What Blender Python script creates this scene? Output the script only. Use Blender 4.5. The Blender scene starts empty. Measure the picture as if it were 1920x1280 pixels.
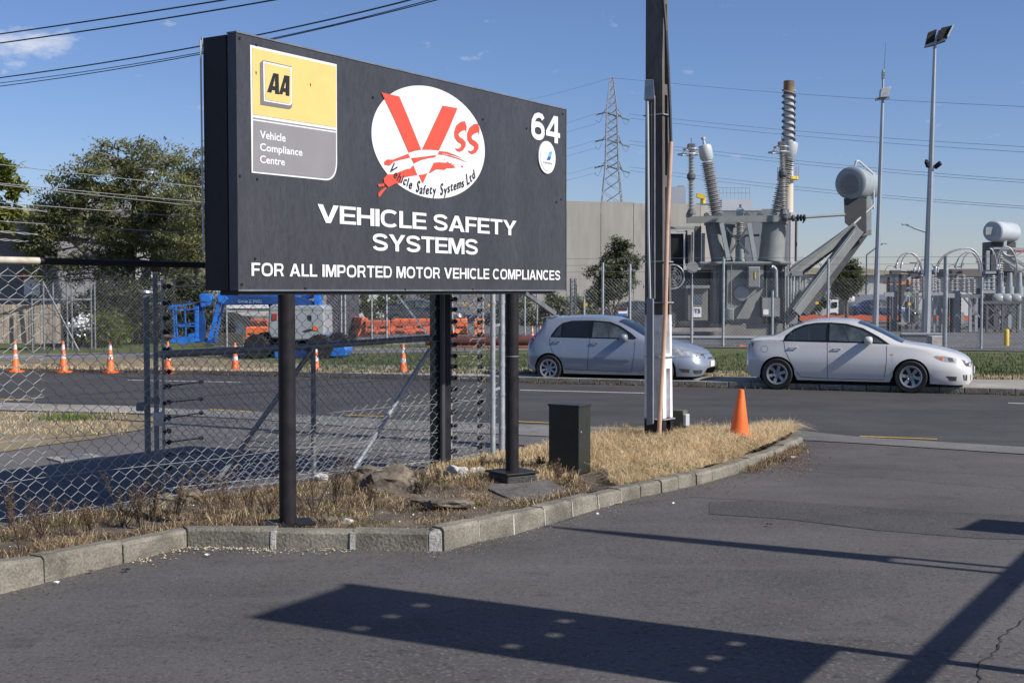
import bpy, bmesh, math, random
import numpy as np
from mathutils import Vector, Matrix, noise
from mathutils.bvhtree import BVHTree
random.seed(7)
R = math.radians
SC = bpy.context.scene
COL = SC.collection

# ---------------------------------------------------------------- camera
F = 2400.0; CX, CY = 960.0, 640.0; PITCH = math.atan((640 - 545) / F)
cam_d = bpy.data.cameras.new('camera'); cam_d.sensor_width = 36; cam_d.lens = F / 1920 * 36
cam_d.clip_end = 6000; cam_d.clip_start = 0.1
cam = bpy.data.objects.new('camera', cam_d); COL.objects.link(cam)
cam.location = (0, 0, 2.0); cam.rotation_euler = (R(90) - PITCH, 0, 0)
SC.camera = cam
# ---------------------------------------------------------------- light
SUN_HEAD, SUN_EL = 118.0, 38.0         # compass style: 0 = +Y, 90 = +X
w = bpy.data.worlds.new('World'); SC.world = w; w.use_nodes = True
nt = w.node_tree; nt.nodes.clear()
sky = nt.nodes.new('ShaderNodeTexSky'); sky.sky_type = 'NISHITA'; sky.sun_disc = False
sky.sun_elevation = R(SUN_EL); sky.sun_rotation = R(SUN_HEAD)
sky.air_density = 1.0; sky.dust_density = 0.35; sky.ozone_density = 2.6; sky.altitude = 0
hs = nt.nodes.new('ShaderNodeHueSaturation'); hs.inputs['Saturation'].default_value = 1.16; hs.inputs['Value'].default_value = 1.0
sx = nt.nodes.new('ShaderNodeSeparateXYZ'); tc0 = nt.nodes.new('ShaderNodeTexCoord'); nt.links.new(tc0.outputs['Generated'], sx.inputs[0])
rmp = nt.nodes.new('ShaderNodeValToRGB'); nt.links.new(sx.outputs['Z'], rmp.inputs[0])
rmp.color_ramp.elements[0].position = 0.0; rmp.color_ramp.elements[0].color = (.80, .83, 1.08, 1)      # the low sky stays blue all round, as in the photograph
rmp.color_ramp.elements[1].position = 0.34; rmp.color_ramp.elements[1].color = (1.02, .90, .98, 1)
mtl = nt.nodes.new('ShaderNodeMix'); mtl.data_type = 'RGBA'; mtl.blend_type = 'MULTIPLY'; mtl.inputs['Factor'].default_value = 1
nt.links.new(sky.outputs[0], mtl.inputs['A']); nt.links.new(rmp.outputs[0], mtl.inputs['B'])
nt.links.new(mtl.outputs['Result'], hs.inputs['Color'])
# sparse fair-weather clouds over the whole sky
tc = nt.nodes.new('ShaderNodeTexCoord')
mp = nt.nodes.new('ShaderNodeMapping'); mp.inputs['Scale'].default_value = (1, 1, 2.2); mp.inputs['Location'].default_value = (0.0, 0.0, 0.0)
nt.links.new(tc.outputs['Generated'], mp.inputs['Vector'])
n1 = nt.nodes.new('ShaderNodeTexNoise'); n1.inputs['Scale'].default_value = 9.0; n1.inputs['Detail'].default_value = 7; n1.inputs['Roughness'].default_value = .52
nt.links.new(mp.outputs[0], n1.inputs['Vector'])
# one small cloud bank stands out ahead-left: distance on the sky to its centre direction
cd = nt.nodes.new('ShaderNodeVectorMath'); cd.operation = 'DISTANCE'
mp2 = nt.nodes.new('ShaderNodeMapping'); mp2.inputs['Scale'].default_value = (1, 1, 2.6)
nt.links.new(tc.outputs['Generated'], mp2.inputs['Vector']); nt.links.new(mp2.outputs[0], cd.inputs[0])
CDIR = Vector((-940, 2400, 545 - 86)).normalized()
cd.inputs[1].default_value = (CDIR.x, CDIR.y, CDIR.z * 2.6)
mr = nt.nodes.new('ShaderNodeMapRange'); mr.inputs['From Min'].default_value = 0.015; mr.inputs['From Max'].default_value = 0.062
mr.inputs['To Min'].default_value = 0.30; mr.inputs['To Max'].default_value = 0.0
nt.links.new(cd.outputs['Value'], mr.inputs['Value'])
n2 = nt.nodes.new('ShaderNodeTexNoise'); n2.inputs['Scale'].default_value = 34; n2.inputs['Detail'].default_value = 8; n2.inputs['Roughness'].default_value = .6
nt.links.new(mp.outputs[0], n2.inputs['Vector'])
ad = nt.nodes.new('ShaderNodeMath'); ad.operation = 'ADD'; nt.links.new(n2.outputs[0], ad.inputs[0]); nt.links.new(mr.outputs[0], ad.inputs[1])
cr = nt.nodes.new('ShaderNodeMapRange'); cr.inputs['From Min'].default_value = 0.66; cr.inputs['From Max'].default_value = 0.90; cr.inputs['To Max'].default_value = 0.62
nt.links.new(ad.outputs[0], cr.inputs['Value'])
mx = nt.nodes.new('ShaderNodeMix'); mx.data_type = 'RGBA'
nt.links.new(cr.outputs[0], mx.inputs['Factor']); nt.links.new(hs.outputs[0], mx.inputs['A']); mx.inputs['B'].default_value = (8.2, 8.2, 8.6, 1)
bgn = nt.nodes.new('ShaderNodeBackground'); bgn.inputs['Strength'].default_value = 0.084
wo = nt.nodes.new('ShaderNodeOutputWorld')
nt.links.new(mx.outputs['Result'], bgn.inputs['Color']); nt.links.new(bgn.outputs[0], wo.inputs[0])
sd = bpy.data.lights.new('sun', 'SUN'); sd.energy = 4.6; sd.angle = R(0.53); sd.color = (1, .955, .89)
sun = bpy.data.objects.new('sun', sd); COL.objects.link(sun)
SV = Vector((math.sin(R(SUN_HEAD)) * math.cos(R(SUN_EL)), math.cos(R(SUN_HEAD)) * math.cos(R(SUN_EL)), math.sin(R(SUN_EL))))
sun.rotation_euler = SV.to_track_quat('Z', 'Y').to_euler(); sun.location = (30, -30, 40)
SC.view_settings.view_transform = 'Standard'; SC.view_settings.look = 'None'
SC.view_settings.exposure = 0.35; SC.view_settings.gamma = 1.0; SC.view_settings.use_curve_mapping = False
SC.render.engine = 'CYCLES'; SC.cycles.max_bounces = 6; SC.cycles.transparent_max_bounces = 24

# ---------------------------------------------------------------- measuring the place: photo point -> world point
_cp, _sp = math.cos(PITCH), math.sin(PITCH)
def ray(px, py):
    u = (px - CX) / F; v = -(py - CY) / F
    return Vector((u, _cp + v * _sp, -_sp + v * _cp))
def A(px, py, D):                       # point at distance D (along Y)
    r = ray(px, py); return Vector((0, 0, 2)) + r * (D / r.y)
def G(px, py, z=0.0):                   # point at height z
    r = ray(px, py); return Vector((0, 0, 2)) + r * ((z - 2) / r.z)

# ---------------------------------------------------------------- materials
def mat(name, col, rough=.6, metal=0.0, var=.12, scale=6.0, col2=None, bump=0.0, bscale=60.0, stretch=(1, 1, 1),
        spec=.5, coat=0.0, detail=5, fac=(.35, .65), fine=0.0, finescale=120, trans=0.0, emis=None, world=False, dist=.02, rvar=0.0):
    m = bpy.data.materials.new(name); m.use_nodes = True
    t = m.node_tree; b = t.nodes['Principled BSDF']
    b.inputs['Roughness'].default_value = rough; b.inputs['Metallic'].default_value = metal
    b.inputs['Specular IOR Level'].default_value = spec
    if coat: b.inputs['Coat Weight'].default_value = coat; b.inputs['Coat Roughness'].default_value = .06
    L = t.links.new
    if world:
        src = t.nodes.new('ShaderNodeNewGeometry').outputs['Position']
    else:
        src = t.nodes.new('ShaderNodeTexCoord').outputs['Object']
    mp = t.nodes.new('ShaderNodeMapping'); mp.inputs['Scale'].default_value = stretch; L(src, mp.inputs['Vector'])
    c1 = (col[0] * (1 - var), col[1] * (1 - var), col[2] * (1 - var), 1)
    c2 = tuple(col2) + (1,) if col2 else (min(1, col[0] * (1 + var)), min(1, col[1] * (1 + var)), min(1, col[2] * (1 + var)), 1)
    if col2: c1 = tuple(col) + (1,)
    n = t.nodes.new('ShaderNodeTexNoise'); n.inputs['Scale'].default_value = scale; n.inputs['Detail'].default_value = detail
    n.inputs['Roughness'].default_value = .6
    L(mp.outputs[0], n.inputs['Vector'])
    mr = t.nodes.new('ShaderNodeMapRange'); mr.inputs['From Min'].default_value = fac[0]; mr.inputs['From Max'].default_value = fac[1]
    L(n.outputs[0], mr.inputs['Value'])
    mx = t.nodes.new('ShaderNodeMix'); mx.data_type = 'RGBA'; mx.inputs['A'].default_value = c1; mx.inputs['B'].default_value = c2
    L(mr.outputs[0], mx.inputs['Factor'])
    out = mx.outputs['Result']
    if fine:
        n3 = t.nodes.new('ShaderNodeTexNoise'); n3.inputs['Scale'].default_value = finescale; n3.inputs['Detail'].default_value = 3
        L(mp.outputs[0], n3.inputs['Vector'])
        m3 = t.nodes.new('ShaderNodeMapRange'); m3.inputs['From Min'].default_value = .3; m3.inputs['From Max'].default_value = .7
        m3.inputs['To Min'].default_value = 1 - fine; m3.inputs['To Max'].default_value = 1 + fine
        L(n3.outputs[0], m3.inputs['Value'])
        vm = t.nodes.new('ShaderNodeVectorMath'); vm.operation = 'SCALE'; L(out, vm.inputs[0]); L(m3.outputs[0], vm.inputs['Scale'])
        out = vm.outputs[0]
    L(out, b.inputs['Base Color'])
    if rvar:
        mrr = t.nodes.new('ShaderNodeMapRange'); mrr.inputs['To Min'].default_value = max(0, rough - rvar); mrr.inputs['To Max'].default_value = min(1, rough + rvar)
        L(n.outputs[0], mrr.inputs['Value']); L(mrr.outputs[0], b.inputs['Roughness'])
    if bump:
        n4 = t.nodes.new('ShaderNodeTexNoise'); n4.inputs['Scale'].default_value = bscale; n4.inputs['Detail'].default_value = 4
        L(mp.outputs[0], n4.inputs['Vector'])
        bp = t.nodes.new('ShaderNodeBump'); bp.inputs['Strength'].default_value = bump; bp.inputs['Distance'].default_value = dist
        L(n4.outputs[0], bp.inputs['Height']); L(bp.outputs[0], b.inputs['Normal'])
    if trans:
        o = t.nodes['Material Output']; tr = t.nodes.new('ShaderNodeBsdfTranslucent'); L(out, tr.inputs['Color'])
        ms = t.nodes.new('ShaderNodeMixShader'); ms.inputs[0].default_value = trans
        L(b.outputs[0], ms.inputs[1]); L(tr.outputs[0], ms.inputs[2]); L(ms.outputs[0], o.inputs['Surface'])
    if emis:
        b.inputs['Emission Color'].default_value = tuple(emis) + (1,); b.inputs['Emission Strength'].default_value = 1
    return m
M = {}
M['asphalt'] = None   # built below
M['galv'] = mat('galvanised_steel', (.36, .38, .40), .48, .35, .18, 9, bump=.1, bscale=60)
M['galv_wire'] = mat('galvanised_wire', (.34, .345, .35), .5, .2, .15, 30)
M['galv_dark'] = mat('weathered_steel', (.17, .185, .20), .55, .3, .2, 7)
M['black_metal'] = mat('black_painted_steel', (.018, .016, .018), .5, 0, .3, 8, bump=.05, bscale=40, rvar=.12, spec=.25)
M['black'] = mat('black_rubber', (.012, .012, .013), .75, 0, .2, 10)
M['dark_grey'] = mat('dark_grey_plastic', (.04, .04, .042), .6, 0, .2, 10)
M['conc'] = mat('grey_concrete', (.27, .255, .225), .85, 0, .2, 1.2, bump=.3, bscale=25, fine=.15, finescale=50)
M['kerb'] = mat('kerb_concrete', (.105, .095, .075), .9, 0, .28, 2.6, col2=(.235, .215, .17), bump=.7, bscale=40, fine=.3, finescale=60, dist=.014)
M['kerb_white'] = mat('pale_mortar', (.40, .39, .35), .9, 0, .2, 8, bump=.5, bscale=50, fine=.2, finescale=60)
M['plinth'] = mat('dark_painted_concrete', (.035, .033, .033), .6, 0, .3, 10, bump=.4, bscale=40)
M['dirt'] = mat('dry_soil', (.06, .047, .034), .95, 0, .3, 2.0, col2=(.14, .11, .078), bump=.8, bscale=30, fine=.35, finescale=40, world=True)
M['straw'] = mat('dry_straw', (.44, .32, .16), .8, 0, .3, 1.4, col2=(.82, .66, .42), trans=.25, fine=.25, finescale=14, fac=(.3, .7))
M['straw_dk'] = mat('brown_weed', (.075, .048, .028), .85, 0, .3, 2.5, col2=(.23, .155, .09), trans=.15, fine=.3, finescale=20)
M['twig'] = mat('dark_twig', (.055, .036, .024), .85, 0, .3, 6)
M['greenweed'] = mat('green_weed', (.09, .13, .03), .7, 0, .3, 4, col2=(.16, .21, .05), trans=.3)
M['rock'] = mat('weathered_rock', (.075, .06, .045), .9, 0, .3, 5, col2=(.20, .165, .125), bump=.8, bscale=16, fine=.2, finescale=40)
M['rockw'] = mat('pale_rock', (.50, .48, .44), .9, 0, .2, 12, col2=(.16, .15, .14), bump=.8, bscale=30, fac=(.5, .68))
M['bark'] = mat('tree_bark', (.10, .085, .065), .9, 0, .3, 6, col2=(.21, .185, .15), bump=.7, bscale=16, stretch=(3, 3, .6))
M['white'] = mat('white_paint', (.78, .78, .79), .5, 0, .05, 10)
M['vinylwhite'] = mat('white_vinyl', (.70, .70, .71), .45, 0, .03, 12)
M['orange'] = mat('orange_plastic', (.80, .155, .025), .5, 0, .10, 4, fine=.06, finescale=30)
M['barrier'] = mat('faded_orange_plastic', (.52, .105, .045), .6, 0, .2, 1.5)
M['reflect'] = mat('reflective_white_band', (.62, .62, .62), .4, 0, .1, 10)
M['lift_blue'] = mat('bright_blue_paint', (.018, .165, .60), .35, 0, .12, 3, coat=.4)
M['lift_dkblue'] = mat('deep_blue_paint', (.012, .06, .21), .4, 0, .15, 3)
M['lift_grey'] = mat('light_grey_cover', (.29, .32, .33), .45, 0, .08, 3, coat=.2)
M['tran_grey'] = mat('transformer_grey_paint', (.215, .225, .215), .5, 0, .12, 1.0, fine=.06, finescale=9)
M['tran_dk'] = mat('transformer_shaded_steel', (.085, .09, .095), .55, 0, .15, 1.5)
M['porcelain'] = mat('grey_porcelain', (.38, .37, .35), .35, 0, .1, 3, coat=.3)
M['pale_grey'] = mat('pale_grey_enamel', (.44, .47, .48), .4, 0, .06, 2, coat=.2)
M['alu'] = mat('bare_aluminium', (.62, .62, .62), .35, .6, .1, 10)
M['yellow'] = mat('yellow_paint', (.70, .47, .03), .5, 0, .12, 6)
M['red'] = mat('red_paint', (.45, .03, .02), .5, 0, .1, 6)
M['wire_dark'] = mat('dark_cable', (.025, .025, .027), .6, 0, .1, 3)
M['glass_dark'] = mat('dark_window_glass', (.012, .014, .017), .04, 0, .1, 3, spec=.7)

def asphalt(name, c, aggregate=(.15, .145, .14), tint=(.085, .07, .055), streak=False, fscale=1.0, cracks=False, ridges=False):
    m = bpy.data.materials.new(name); m.use_nodes = True; t = m.node_tree; b = t.nodes['Principled BSDF']; L = t.links.new
    b.inputs['Roughness'].default_value = .82; b.inputs['Specular IOR Level'].default_value = .35
    g = t.nodes.new('ShaderNodeNewGeometry').outputs['Position']
    def N(scale, det=4, r=.6, st=None):
        n = t.nodes.new('ShaderNodeTexNoise'); n.inputs['Scale'].default_value = scale; n.inputs['Detail'].default_value = det; n.inputs['Roughness'].default_value = r
        if st:
            mp = t.nodes.new('ShaderNodeMapping'); mp.inputs['Rotation'].default_value = (0, 0, R(20)); mp.inputs['Scale'].default_value = st
            mp.vector_type = 'POINT'; L(g, mp.inputs['Vector']); L(mp.outputs[0], n.inputs['Vector'])
        else: L(g, n.inputs['Vector'])
        return n.outputs[0]
    def MR(v, a, bb, c0=0, c1=1):
        r = t.nodes.new('ShaderNodeMapRange'); r.inputs['From Min'].default_value = a; r.inputs['From Max'].default_value = bb
        r.inputs['To Min'].default_value = c0; r.inputs['To Max'].default_value = c1; L(v, r.inputs['Value']); return r.outputs[0]
    def MX(f, a, bb):
        x = t.nodes.new('ShaderNodeMix'); x.data_type = 'RGBA'; L(f, x.inputs['Factor'])
        for s, k in ((a, 'A'), (bb, 'B')):
            if isinstance(s, tuple): x.inputs[k].default_value = s + (1,) if len(s) == 3 else s
            else: L(s, x.inputs[k])
        return x.outputs['Result']
    dark = tuple(x * .72 for x in c); lite = tuple(x * 1.30 for x in c)
    col = MX(MR(N(.42, 5, .62), .33, .67), dark, lite)
    col = MX(MR(N(1.1, 6, .7), .52, .78, 0, .55), col, tint)
    col = MX(MR(N(60 * fscale, 2, .5), .56, .70, 0, .60), col, aggregate)
    col = MX(MR(N(30 * fscale, 3, .6), .30, .46, .65, 0), col, tuple(x * .3 for x in c))
    col = MX(MR(N(2.4, 3, .55), .62, .70, 0, .38), col, tuple(x * .45 for x in c))      # old oil drips
    col = MX(MR(N(.8, 6, .75, (.25, 2.2, 1)), .50, .72, 0, .40), col, tuple(x * 1.45 for x in c))      # dust swept into streaks
    if streak: col = MX(MR(N(1.2, 3, .6, (.06, 1.6, 1)), .45, .7, 0, .5), col, tuple(x * .62 for x in c))
    if cracks:
        v = t.nodes.new('ShaderNodeTexVoronoi'); v.feature = 'DISTANCE_TO_EDGE'; v.inputs['Scale'].default_value = .42
        nd = t.nodes.new('ShaderNodeTexNoise'); nd.inputs['Scale'].default_value = 2.3; nd.inputs['Detail'].default_value = 5; L(g, nd.inputs['Vector'])
        va = t.nodes.new('ShaderNodeVectorMath'); va.operation = 'MULTIPLY_ADD'; va.inputs[1].default_value = (.9, .9, .9); L(nd.outputs['Color'], va.inputs[0]); L(g, va.inputs[2])
        L(va.outputs[0], v.inputs['Vector'])
        crk = MR(v.outputs['Distance'], .0, .006, .7, 0)
        mk = MR(N(.35, 2), .50, .62)
        mm = t.nodes.new('ShaderNodeMath'); mm.operation = 'MULTIPLY'; L(crk, mm.inputs[0]); L(mk, mm.inputs[1])
        col = MX(mm.outputs[0], col, (.014, .013, .013))
    L(col, b.inputs['Base Color'])
    bp = t.nodes.new('ShaderNodeBump'); bp.inputs['Strength'].default_value = .55; bp.inputs['Distance'].default_value = .008
    L(N(60 * fscale, 3, .6), bp.inputs['Height']); L(bp.outputs[0], b.inputs['Normal'])
    return m
M['drive'] = asphalt('worn_driveway_asphalt', (.086, .080, .076), cracks=True)
M['road'] = asphalt('road_asphalt', (.058, .055, .053), aggregate=(.11, .11, .11), streak=True, tint=(.055, .053, .052))
M['patch'] = asphalt('asphalt_repair', (.064, .060, .057), fscale=.8)
M['smooth'] = asphalt('dusty_smooth_asphalt', (.090, .082, .078), aggregate=(.10, .095, .09), tint=(.115, .095, .085))
M['apron'] = asphalt('old_concrete_channel', (.155, .15, .142), aggregate=(.24, .23, .22), tint=(.11, .105, .1))
M['path'] = asphalt('footpath_concrete', (.29, .27, .235), aggregate=(.36, .34, .30), tint=(.22, .195, .16))
M['gravel'] = asphalt('crushed_stone', (.10, .099, .098), aggregate=(.34, .34, .33), tint=(.09, .088, .085), fscale=.18)
M['lawn'] = mat('mown_grass', (.045, .065, .016), .9, 0, .3, 1.1, col2=(.115, .13, .045), bump=.8, bscale=22, fine=.35, finescale=18, world=True, dist=.05)
M['drylawn'] = mat('dry_verge_grass', (.15, .125, .065), .95, 0, .3, .8, col2=(.26, .20, .12), bump=.6, bscale=30, fine=.3, finescale=20, world=True)
M['leaf'] = mat('olive_foliage', (.165, .18, .075), .6, 0, .3, .9, col2=(.34, .34, .16), trans=.5, fine=.25, finescale=6)
M['leaf_dk'] = mat('dark_foliage', (.05, .075, .028), .55, 0, .3, 1.2, col2=(.13, .155, .06), trans=.35, fine=.25, finescale=6)
M['leaf_grey'] = mat('grey_green_foliage', (.07, .09, .045), .6, 0, .3, 1.2, col2=(.15, .17, .09), trans=.3, fine=.25, finescale=6)
M['leaf_yel'] = mat('yellow_green_foliage', (.10, .13, .02), .55, 0, .3, 1.5, col2=(.24, .26, .06), trans=.35, fine=.2, finescale=6)

# ---------------------------------------------------------------- builders
def tag(o, label=None, cat=None, group=None, kind=None):
    if label: o['label'] = label
    if cat: o['category'] = cat
    if group: o['group'] = group
    if kind: o['kind'] = kind
    return o
def empty(name, loc=(0, 0, 0), rz=0.0, label=None, cat=None, group=None, kind=None, scale=None):
    o = bpy.data.objects.new(name, None); o.empty_display_size = .2; COL.objects.link(o)
    o.location = loc; o.rotation_euler = (0, 0, rz)
    if scale: o.scale = scale
    tag(o, label, cat, group, kind)
    return o
def wmat(o):
    m = Matrix.LocRotScale(o.location, o.rotation_euler, o.scale)
    return wmat(o.parent) @ m if o.parent else m
class MB:
    def __init__(s): s.v = []; s.f = []
    def add(s, vs, fs):
        n = len(s.v); s.v += [tuple(v) for v in vs]; s.f += [tuple(i + n for i in f) for f in fs]; return s
    def box(s, c, size, rz=0.0, rot=None):
        m = rot if rot else Matrix.Rotation(rz, 3, 'Z'); c = Vector(c); h = Vector(size) * .5
        vs = [c + m @ Vector((x * h.x, y * h.y, z * h.z)) for x in (-1, 1) for y in (-1, 1) for z in (-1, 1)]
        return s.add(vs, [(0, 1, 3, 2), (4, 6, 7, 5), (0, 4, 5, 1), (2, 3, 7, 6), (0, 2, 6, 4), (1, 5, 7, 3)])
    def tube(s, p0, p1, r0, r1=None, n=8, caps=True):
        r1 = r0 if r1 is None else r1; p0 = Vector(p0); p1 = Vector(p1); d = p1 - p0
        if d.length < 1e-6: return s
        q = d.to_track_quat('Z', 'Y').to_matrix(); vs = []
        for p, r in ((p0, r0), (p1, r1)):
            for i in range(n):
                a = 2 * math.pi * i / n; vs.append(p + q @ Vector((math.cos(a) * r, math.sin(a) * r, 0)))
        fs = [(i, (i + 1) % n, n + (i + 1) % n, n + i) for i in range(n)]
        if caps: fs += [tuple(range(n - 1, -1, -1)), tuple(range(n, 2 * n))]
        return s.add(vs, fs)
    def path(s, pts, r, n=6, r1=None):
        r1 = r if r1 is None else r1; k = len(pts) - 1
        for i in range(k): s.tube(pts[i], pts[i + 1], r + (r1 - r) * i / k, r + (r1 - r) * (i + 1) / k, n)
        return s
    def beam(s, p0, p1, wd, ht, up=(0, 0, 1)):        # rectangular bar between two points
        p0 = Vector(p0); p1 = Vector(p1); d = (p1 - p0); z = d.normalized(); x = Vector(up).cross(z)
        if x.length < 1e-4: x = Vector((1, 0, 0)).cross(z)
        x.normalize(); y = z.cross(x)
        vs = [p + x * a * wd / 2 + y * b * ht / 2 for p in (p0, p1) for a, b in ((-1, -1), (1, -1), (1, 1), (-1, 1))]
        return s.add(vs, [(3, 2, 1, 0), (4, 5, 6, 7), (0, 1, 5, 4), (1, 2, 6, 5), (2, 3, 7, 6), (3, 0, 4, 7)])
    def lathe(s, prof, base=(0, 0, 0), axis=(0, 0, 1), n=20):    # prof: (r, h)
        q = Vector(axis).to_track_quat('Z', 'Y').to_matrix(); b = Vector(base); vs = []
        for r, h in prof:
            for i in range(n):
                a = 2 * math.pi * i / n; vs.append(b + q @ Vector((math.cos(a) * r, math.sin(a) * r, h)))
        fs = []
        for j in range(len(prof) - 1):
            for i in range(n): fs.append((j * n + i, j * n + (i + 1) % n, (j + 1) * n + (i + 1) % n, (j + 1) * n + i))
        fs.append(tuple(range(n - 1, -1, -1))); fs.append(tuple(range((len(prof) - 1) * n, len(prof) * n)))
        return s.add(vs, fs)
    def prism(s, poly, ex):                            # poly: 3D ring, ex: extrusion vector
        ex = Vector(ex); n = len(poly); vs = [Vector(p) for p in poly] + [Vector(p) + ex for p in poly]
        return s.add(vs, [tuple(range(n - 1, -1, -1)), tuple(range(n, 2 * n))] + [(i, (i + 1) % n, n + (i + 1) % n, n + i) for i in range(n)])
    def quad(s, a, b, c, d): return s.add([a, b, c, d], [(0, 1, 2, 3)])
    def build(s, name, m, parent=None, world=False, smooth=False, bevel=0.0, label=None, cat=None, group=None, kind=None, autosmooth=None, fixn=True):
        me = bpy.data.meshes.new(name); vs = s.v
        if parent is not None and world:
            inv = wmat(parent).inverted(); vs = [tuple(inv @ Vector(v)) for v in vs]
        me.from_pydata(vs, [], s.f)
        if fixn:
            bm = bmesh.new(); bm.from_mesh(me); bmesh.ops.recalc_face_normals(bm, faces=bm.faces)
            if bevel:
                bmesh.ops.bevel(bm, geom=[e for e in bm.edges if len(e.link_faces) == 2 and e.calc_face_angle(0) > .6], offset=bevel, segments=2, affect='EDGES', profile=.5)
            bm.to_mesh(me); bm.free()
        me.materials.append(m if not isinstance(m, str) else M[m])
        o = bpy.data.objects.new(name, me); COL.objects.link(o)
        if parent is not None: o.parent = parent
        if smooth: me.polygons.foreach_set('use_smooth', [True] * len(me.polygons))
        if smooth and not isinstance(smooth, bool):
            try: me.set_sharp_from_angle(angle=R(smooth))
            except Exception: pass
        tag(o, label, cat, group, kind)
        return o
def children(o, _c={}):
    return [c for c in bpy.data.objects if c.parent == o]
def copy_thing(root, kids, loc, rz=None, label=None, group=None, scale=None):
    r = root.copy(); COL.objects.link(r); r.location = loc
    if rz is not None: r.rotation_euler = (0, 0, rz)
    if scale: r.scale = scale
    if label: r['label'] = label
    if group: r['group'] = group
    m = {}
    for c in kids:
        d = c.copy(); COL.objects.link(d); m[c] = d
    for c in kids: m[c].parent = r if c.parent == root else m[c.parent]
    return r
def sheet(name, pts, m, z, kind='structure', parent=None, **k):
    mb = MB(); mb.add([(p[0], p[1], z) for p in pts], [tuple(range(len(pts)))])
    o = mb.build(name, m, parent, fixn=False, **k)
    if o.data.polygons[0].normal.z < 0: o.data.flip_normals()
    if parent is None: o['kind'] = kind
    return o
def lerp(a, b, t): return a + (b - a) * t

# ---------------------------------------------------------------- ground, road, paths
mb = MB(); mb.quad((-3000, -300, -.03), (3000, -300, -.03), (3000, 4500, -.03), (-3000, 4500, -.03))
mb.build('ground', mat('distant_ground', (.12, .115, .08), .95, 0, .25, .08, bump=.4, bscale=4, fine=.2, finescale=2, world=True), kind='structure')
def ln(p, q, ext=60.0):            # ground line through two photo points, extended both ways
    a, b = G(*p), G(*q); d = (b - a).normalized(); return a - d * ext, b + d * ext
FK = ln((0, 692), (1920, 741), 16)           # far kerb line
NE = ln((300, 765), (1920, 838), 22)         # near edge of carriageway
FP = ln((0, 681), (1920, 712), 16)           # back of far footpath
GR = ln((0, 668), (1920, 668))           # back of verge
SF = ln((1000, 655), (1920, 667), 22)        # substation fence line
d0 = (NE[1] - NE[0]).normalized()
near = [Vector((-80, -20, 0)), Vector((60, -20, 0))]
sheet('driveway', [near[0], near[1], NE[1] - Vector((0, 3, 0)) + Vector((0, 4, 0)), NE[0] + Vector((0, 1, 0))], 'drive', -.008)
sheet('road', [NE[0], NE[1], FK[1], FK[0]], 'road', -.002)
sheet('smooth_asphalt', [G(*p) for p in ((1500, 826), (1560, 812), (1700, 822), (1960, 842), (2300, 868), (2300, 985), (1960, 968), (1760, 958), (1560, 945), (1440, 938), (1300, 930), (1180, 944), (1240, 925), (1410, 880), (1470, 846))], 'smooth', -.006)
sheet('asphalt_patch', [G(*p) for p in ((1330, 940), (1440, 936), (1560, 944), (1760, 957), (1960, 967), (2300, 990), (2300, 1050), (1960, 1010), (1840, 1008), (1640, 992), (1480, 972), (1330, 962))], 'patch', -.0045)
sheet('asphalt_seam', [G(*p) for p in ((700, 1205), (1000, 1165), (1300, 1175), (1600, 1195), (1960, 1215), (2300, 1240), (2300, 1500), (600, 1500), (560, 1300))], asphalt('coarse_asphalt', (.082, .076, .072), aggregate=(.17, .165, .155), fscale=.62, cracks=True), -.0065)
crk_m = mat('open_crack', (.022, .02, .019), .95, 0, .2, 20)
def crack(pts, wd, m=None, nm='crack'):
    P = [G(*p) for p in pts]; rg = random.Random(int(pts[0][0])); Q = []
    for a, b in zip(P, P[1:]):
        k = max(2, int((b - a).length / .06)); n_ = Vector((-(b - a).y, (b - a).x, 0)).normalized()
        Q += [lerp(a, b, i / k) + n_ * rg.gauss(0, .010) for i in range(k)]
    Q.append(P[-1]); mb = MB()
    for i, (a, b) in enumerate(zip(Q, Q[1:])):
        n_ = Vector((-(b - a).y, (b - a).x, 0)).normalized() * wd * rg.uniform(.3, 1)
        mb.quad(*[Vector((q.x, q.y, -.0015)) for q in (a - n_, b - n_, b + n_, a + n_)])
    mb.build(nm, m or crk_m, kind='structure', fixn=False)
crack([(1832, 1290), (1838, 1245), (1846, 1238), (1872, 1212), (1886, 1184), (1916, 1162), (1990, 1110)], .007)
crack([(1475, 880), (1560, 886), (1700, 899), (1850, 912), (1960, 921)], .006); crack([(1500, 870), (1700, 880), (1960, 895)], .004); crack([(1330, 962), (1480, 972), (1640, 992)], .0025)
if 0: crack([(860, 1162), (1010, 1150), (1180, 1152), (1300, 1163), (1460, 1180), (1620, 1190)], .004)
if 0: crack([(1100, 1030), (1210, 1085), (1350, 1180), (1420, 1290)], .0035); crack([(640, 1060), (700, 1085), (830, 1100)], .003)
sheet('yard_asphalt', [G(*p) for p in ((-900, 880), (-300, 790), (0, 790), (300, 779), (480, 786), (700, 803), (1030, 818), (1200, 822), (1030, 832), (930, 862), (700, 890), (400, 950), (100, 1010), (-300, 1120), (-900, 1300))], asphalt('pale_shadow_lift_asphalt', (.112, .105, .100), aggregate=(.19, .18, .175), tint=(.13, .115, .10)), -.006)  # pale asphalt, lightened further to soften the sign's shadow on it
# dished channel between driveway and road
sheet('channel', [G(*p) for p in ((-300, 742), (0, 756), (250, 763), (480, 772), (700, 785), (1030, 797), (1210, 803), (1500, 807), (1600, 818), (1920, 838), (2300, 858), (2300, 878), (1920, 851), (1600, 830), (1490, 824), (1210, 822), (1030, 818), (700, 803), (480, 786), (250, 774), (0, 768), (-300, 756))], 'apron', .004)
sheet('channel_light_strip', [G(*p) for p in ((-300, 740), (0, 755), (250, 762), (330, 768), (300, 776), (250, 775), (0, 769), (-300, 758))], 'path', .008)
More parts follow.
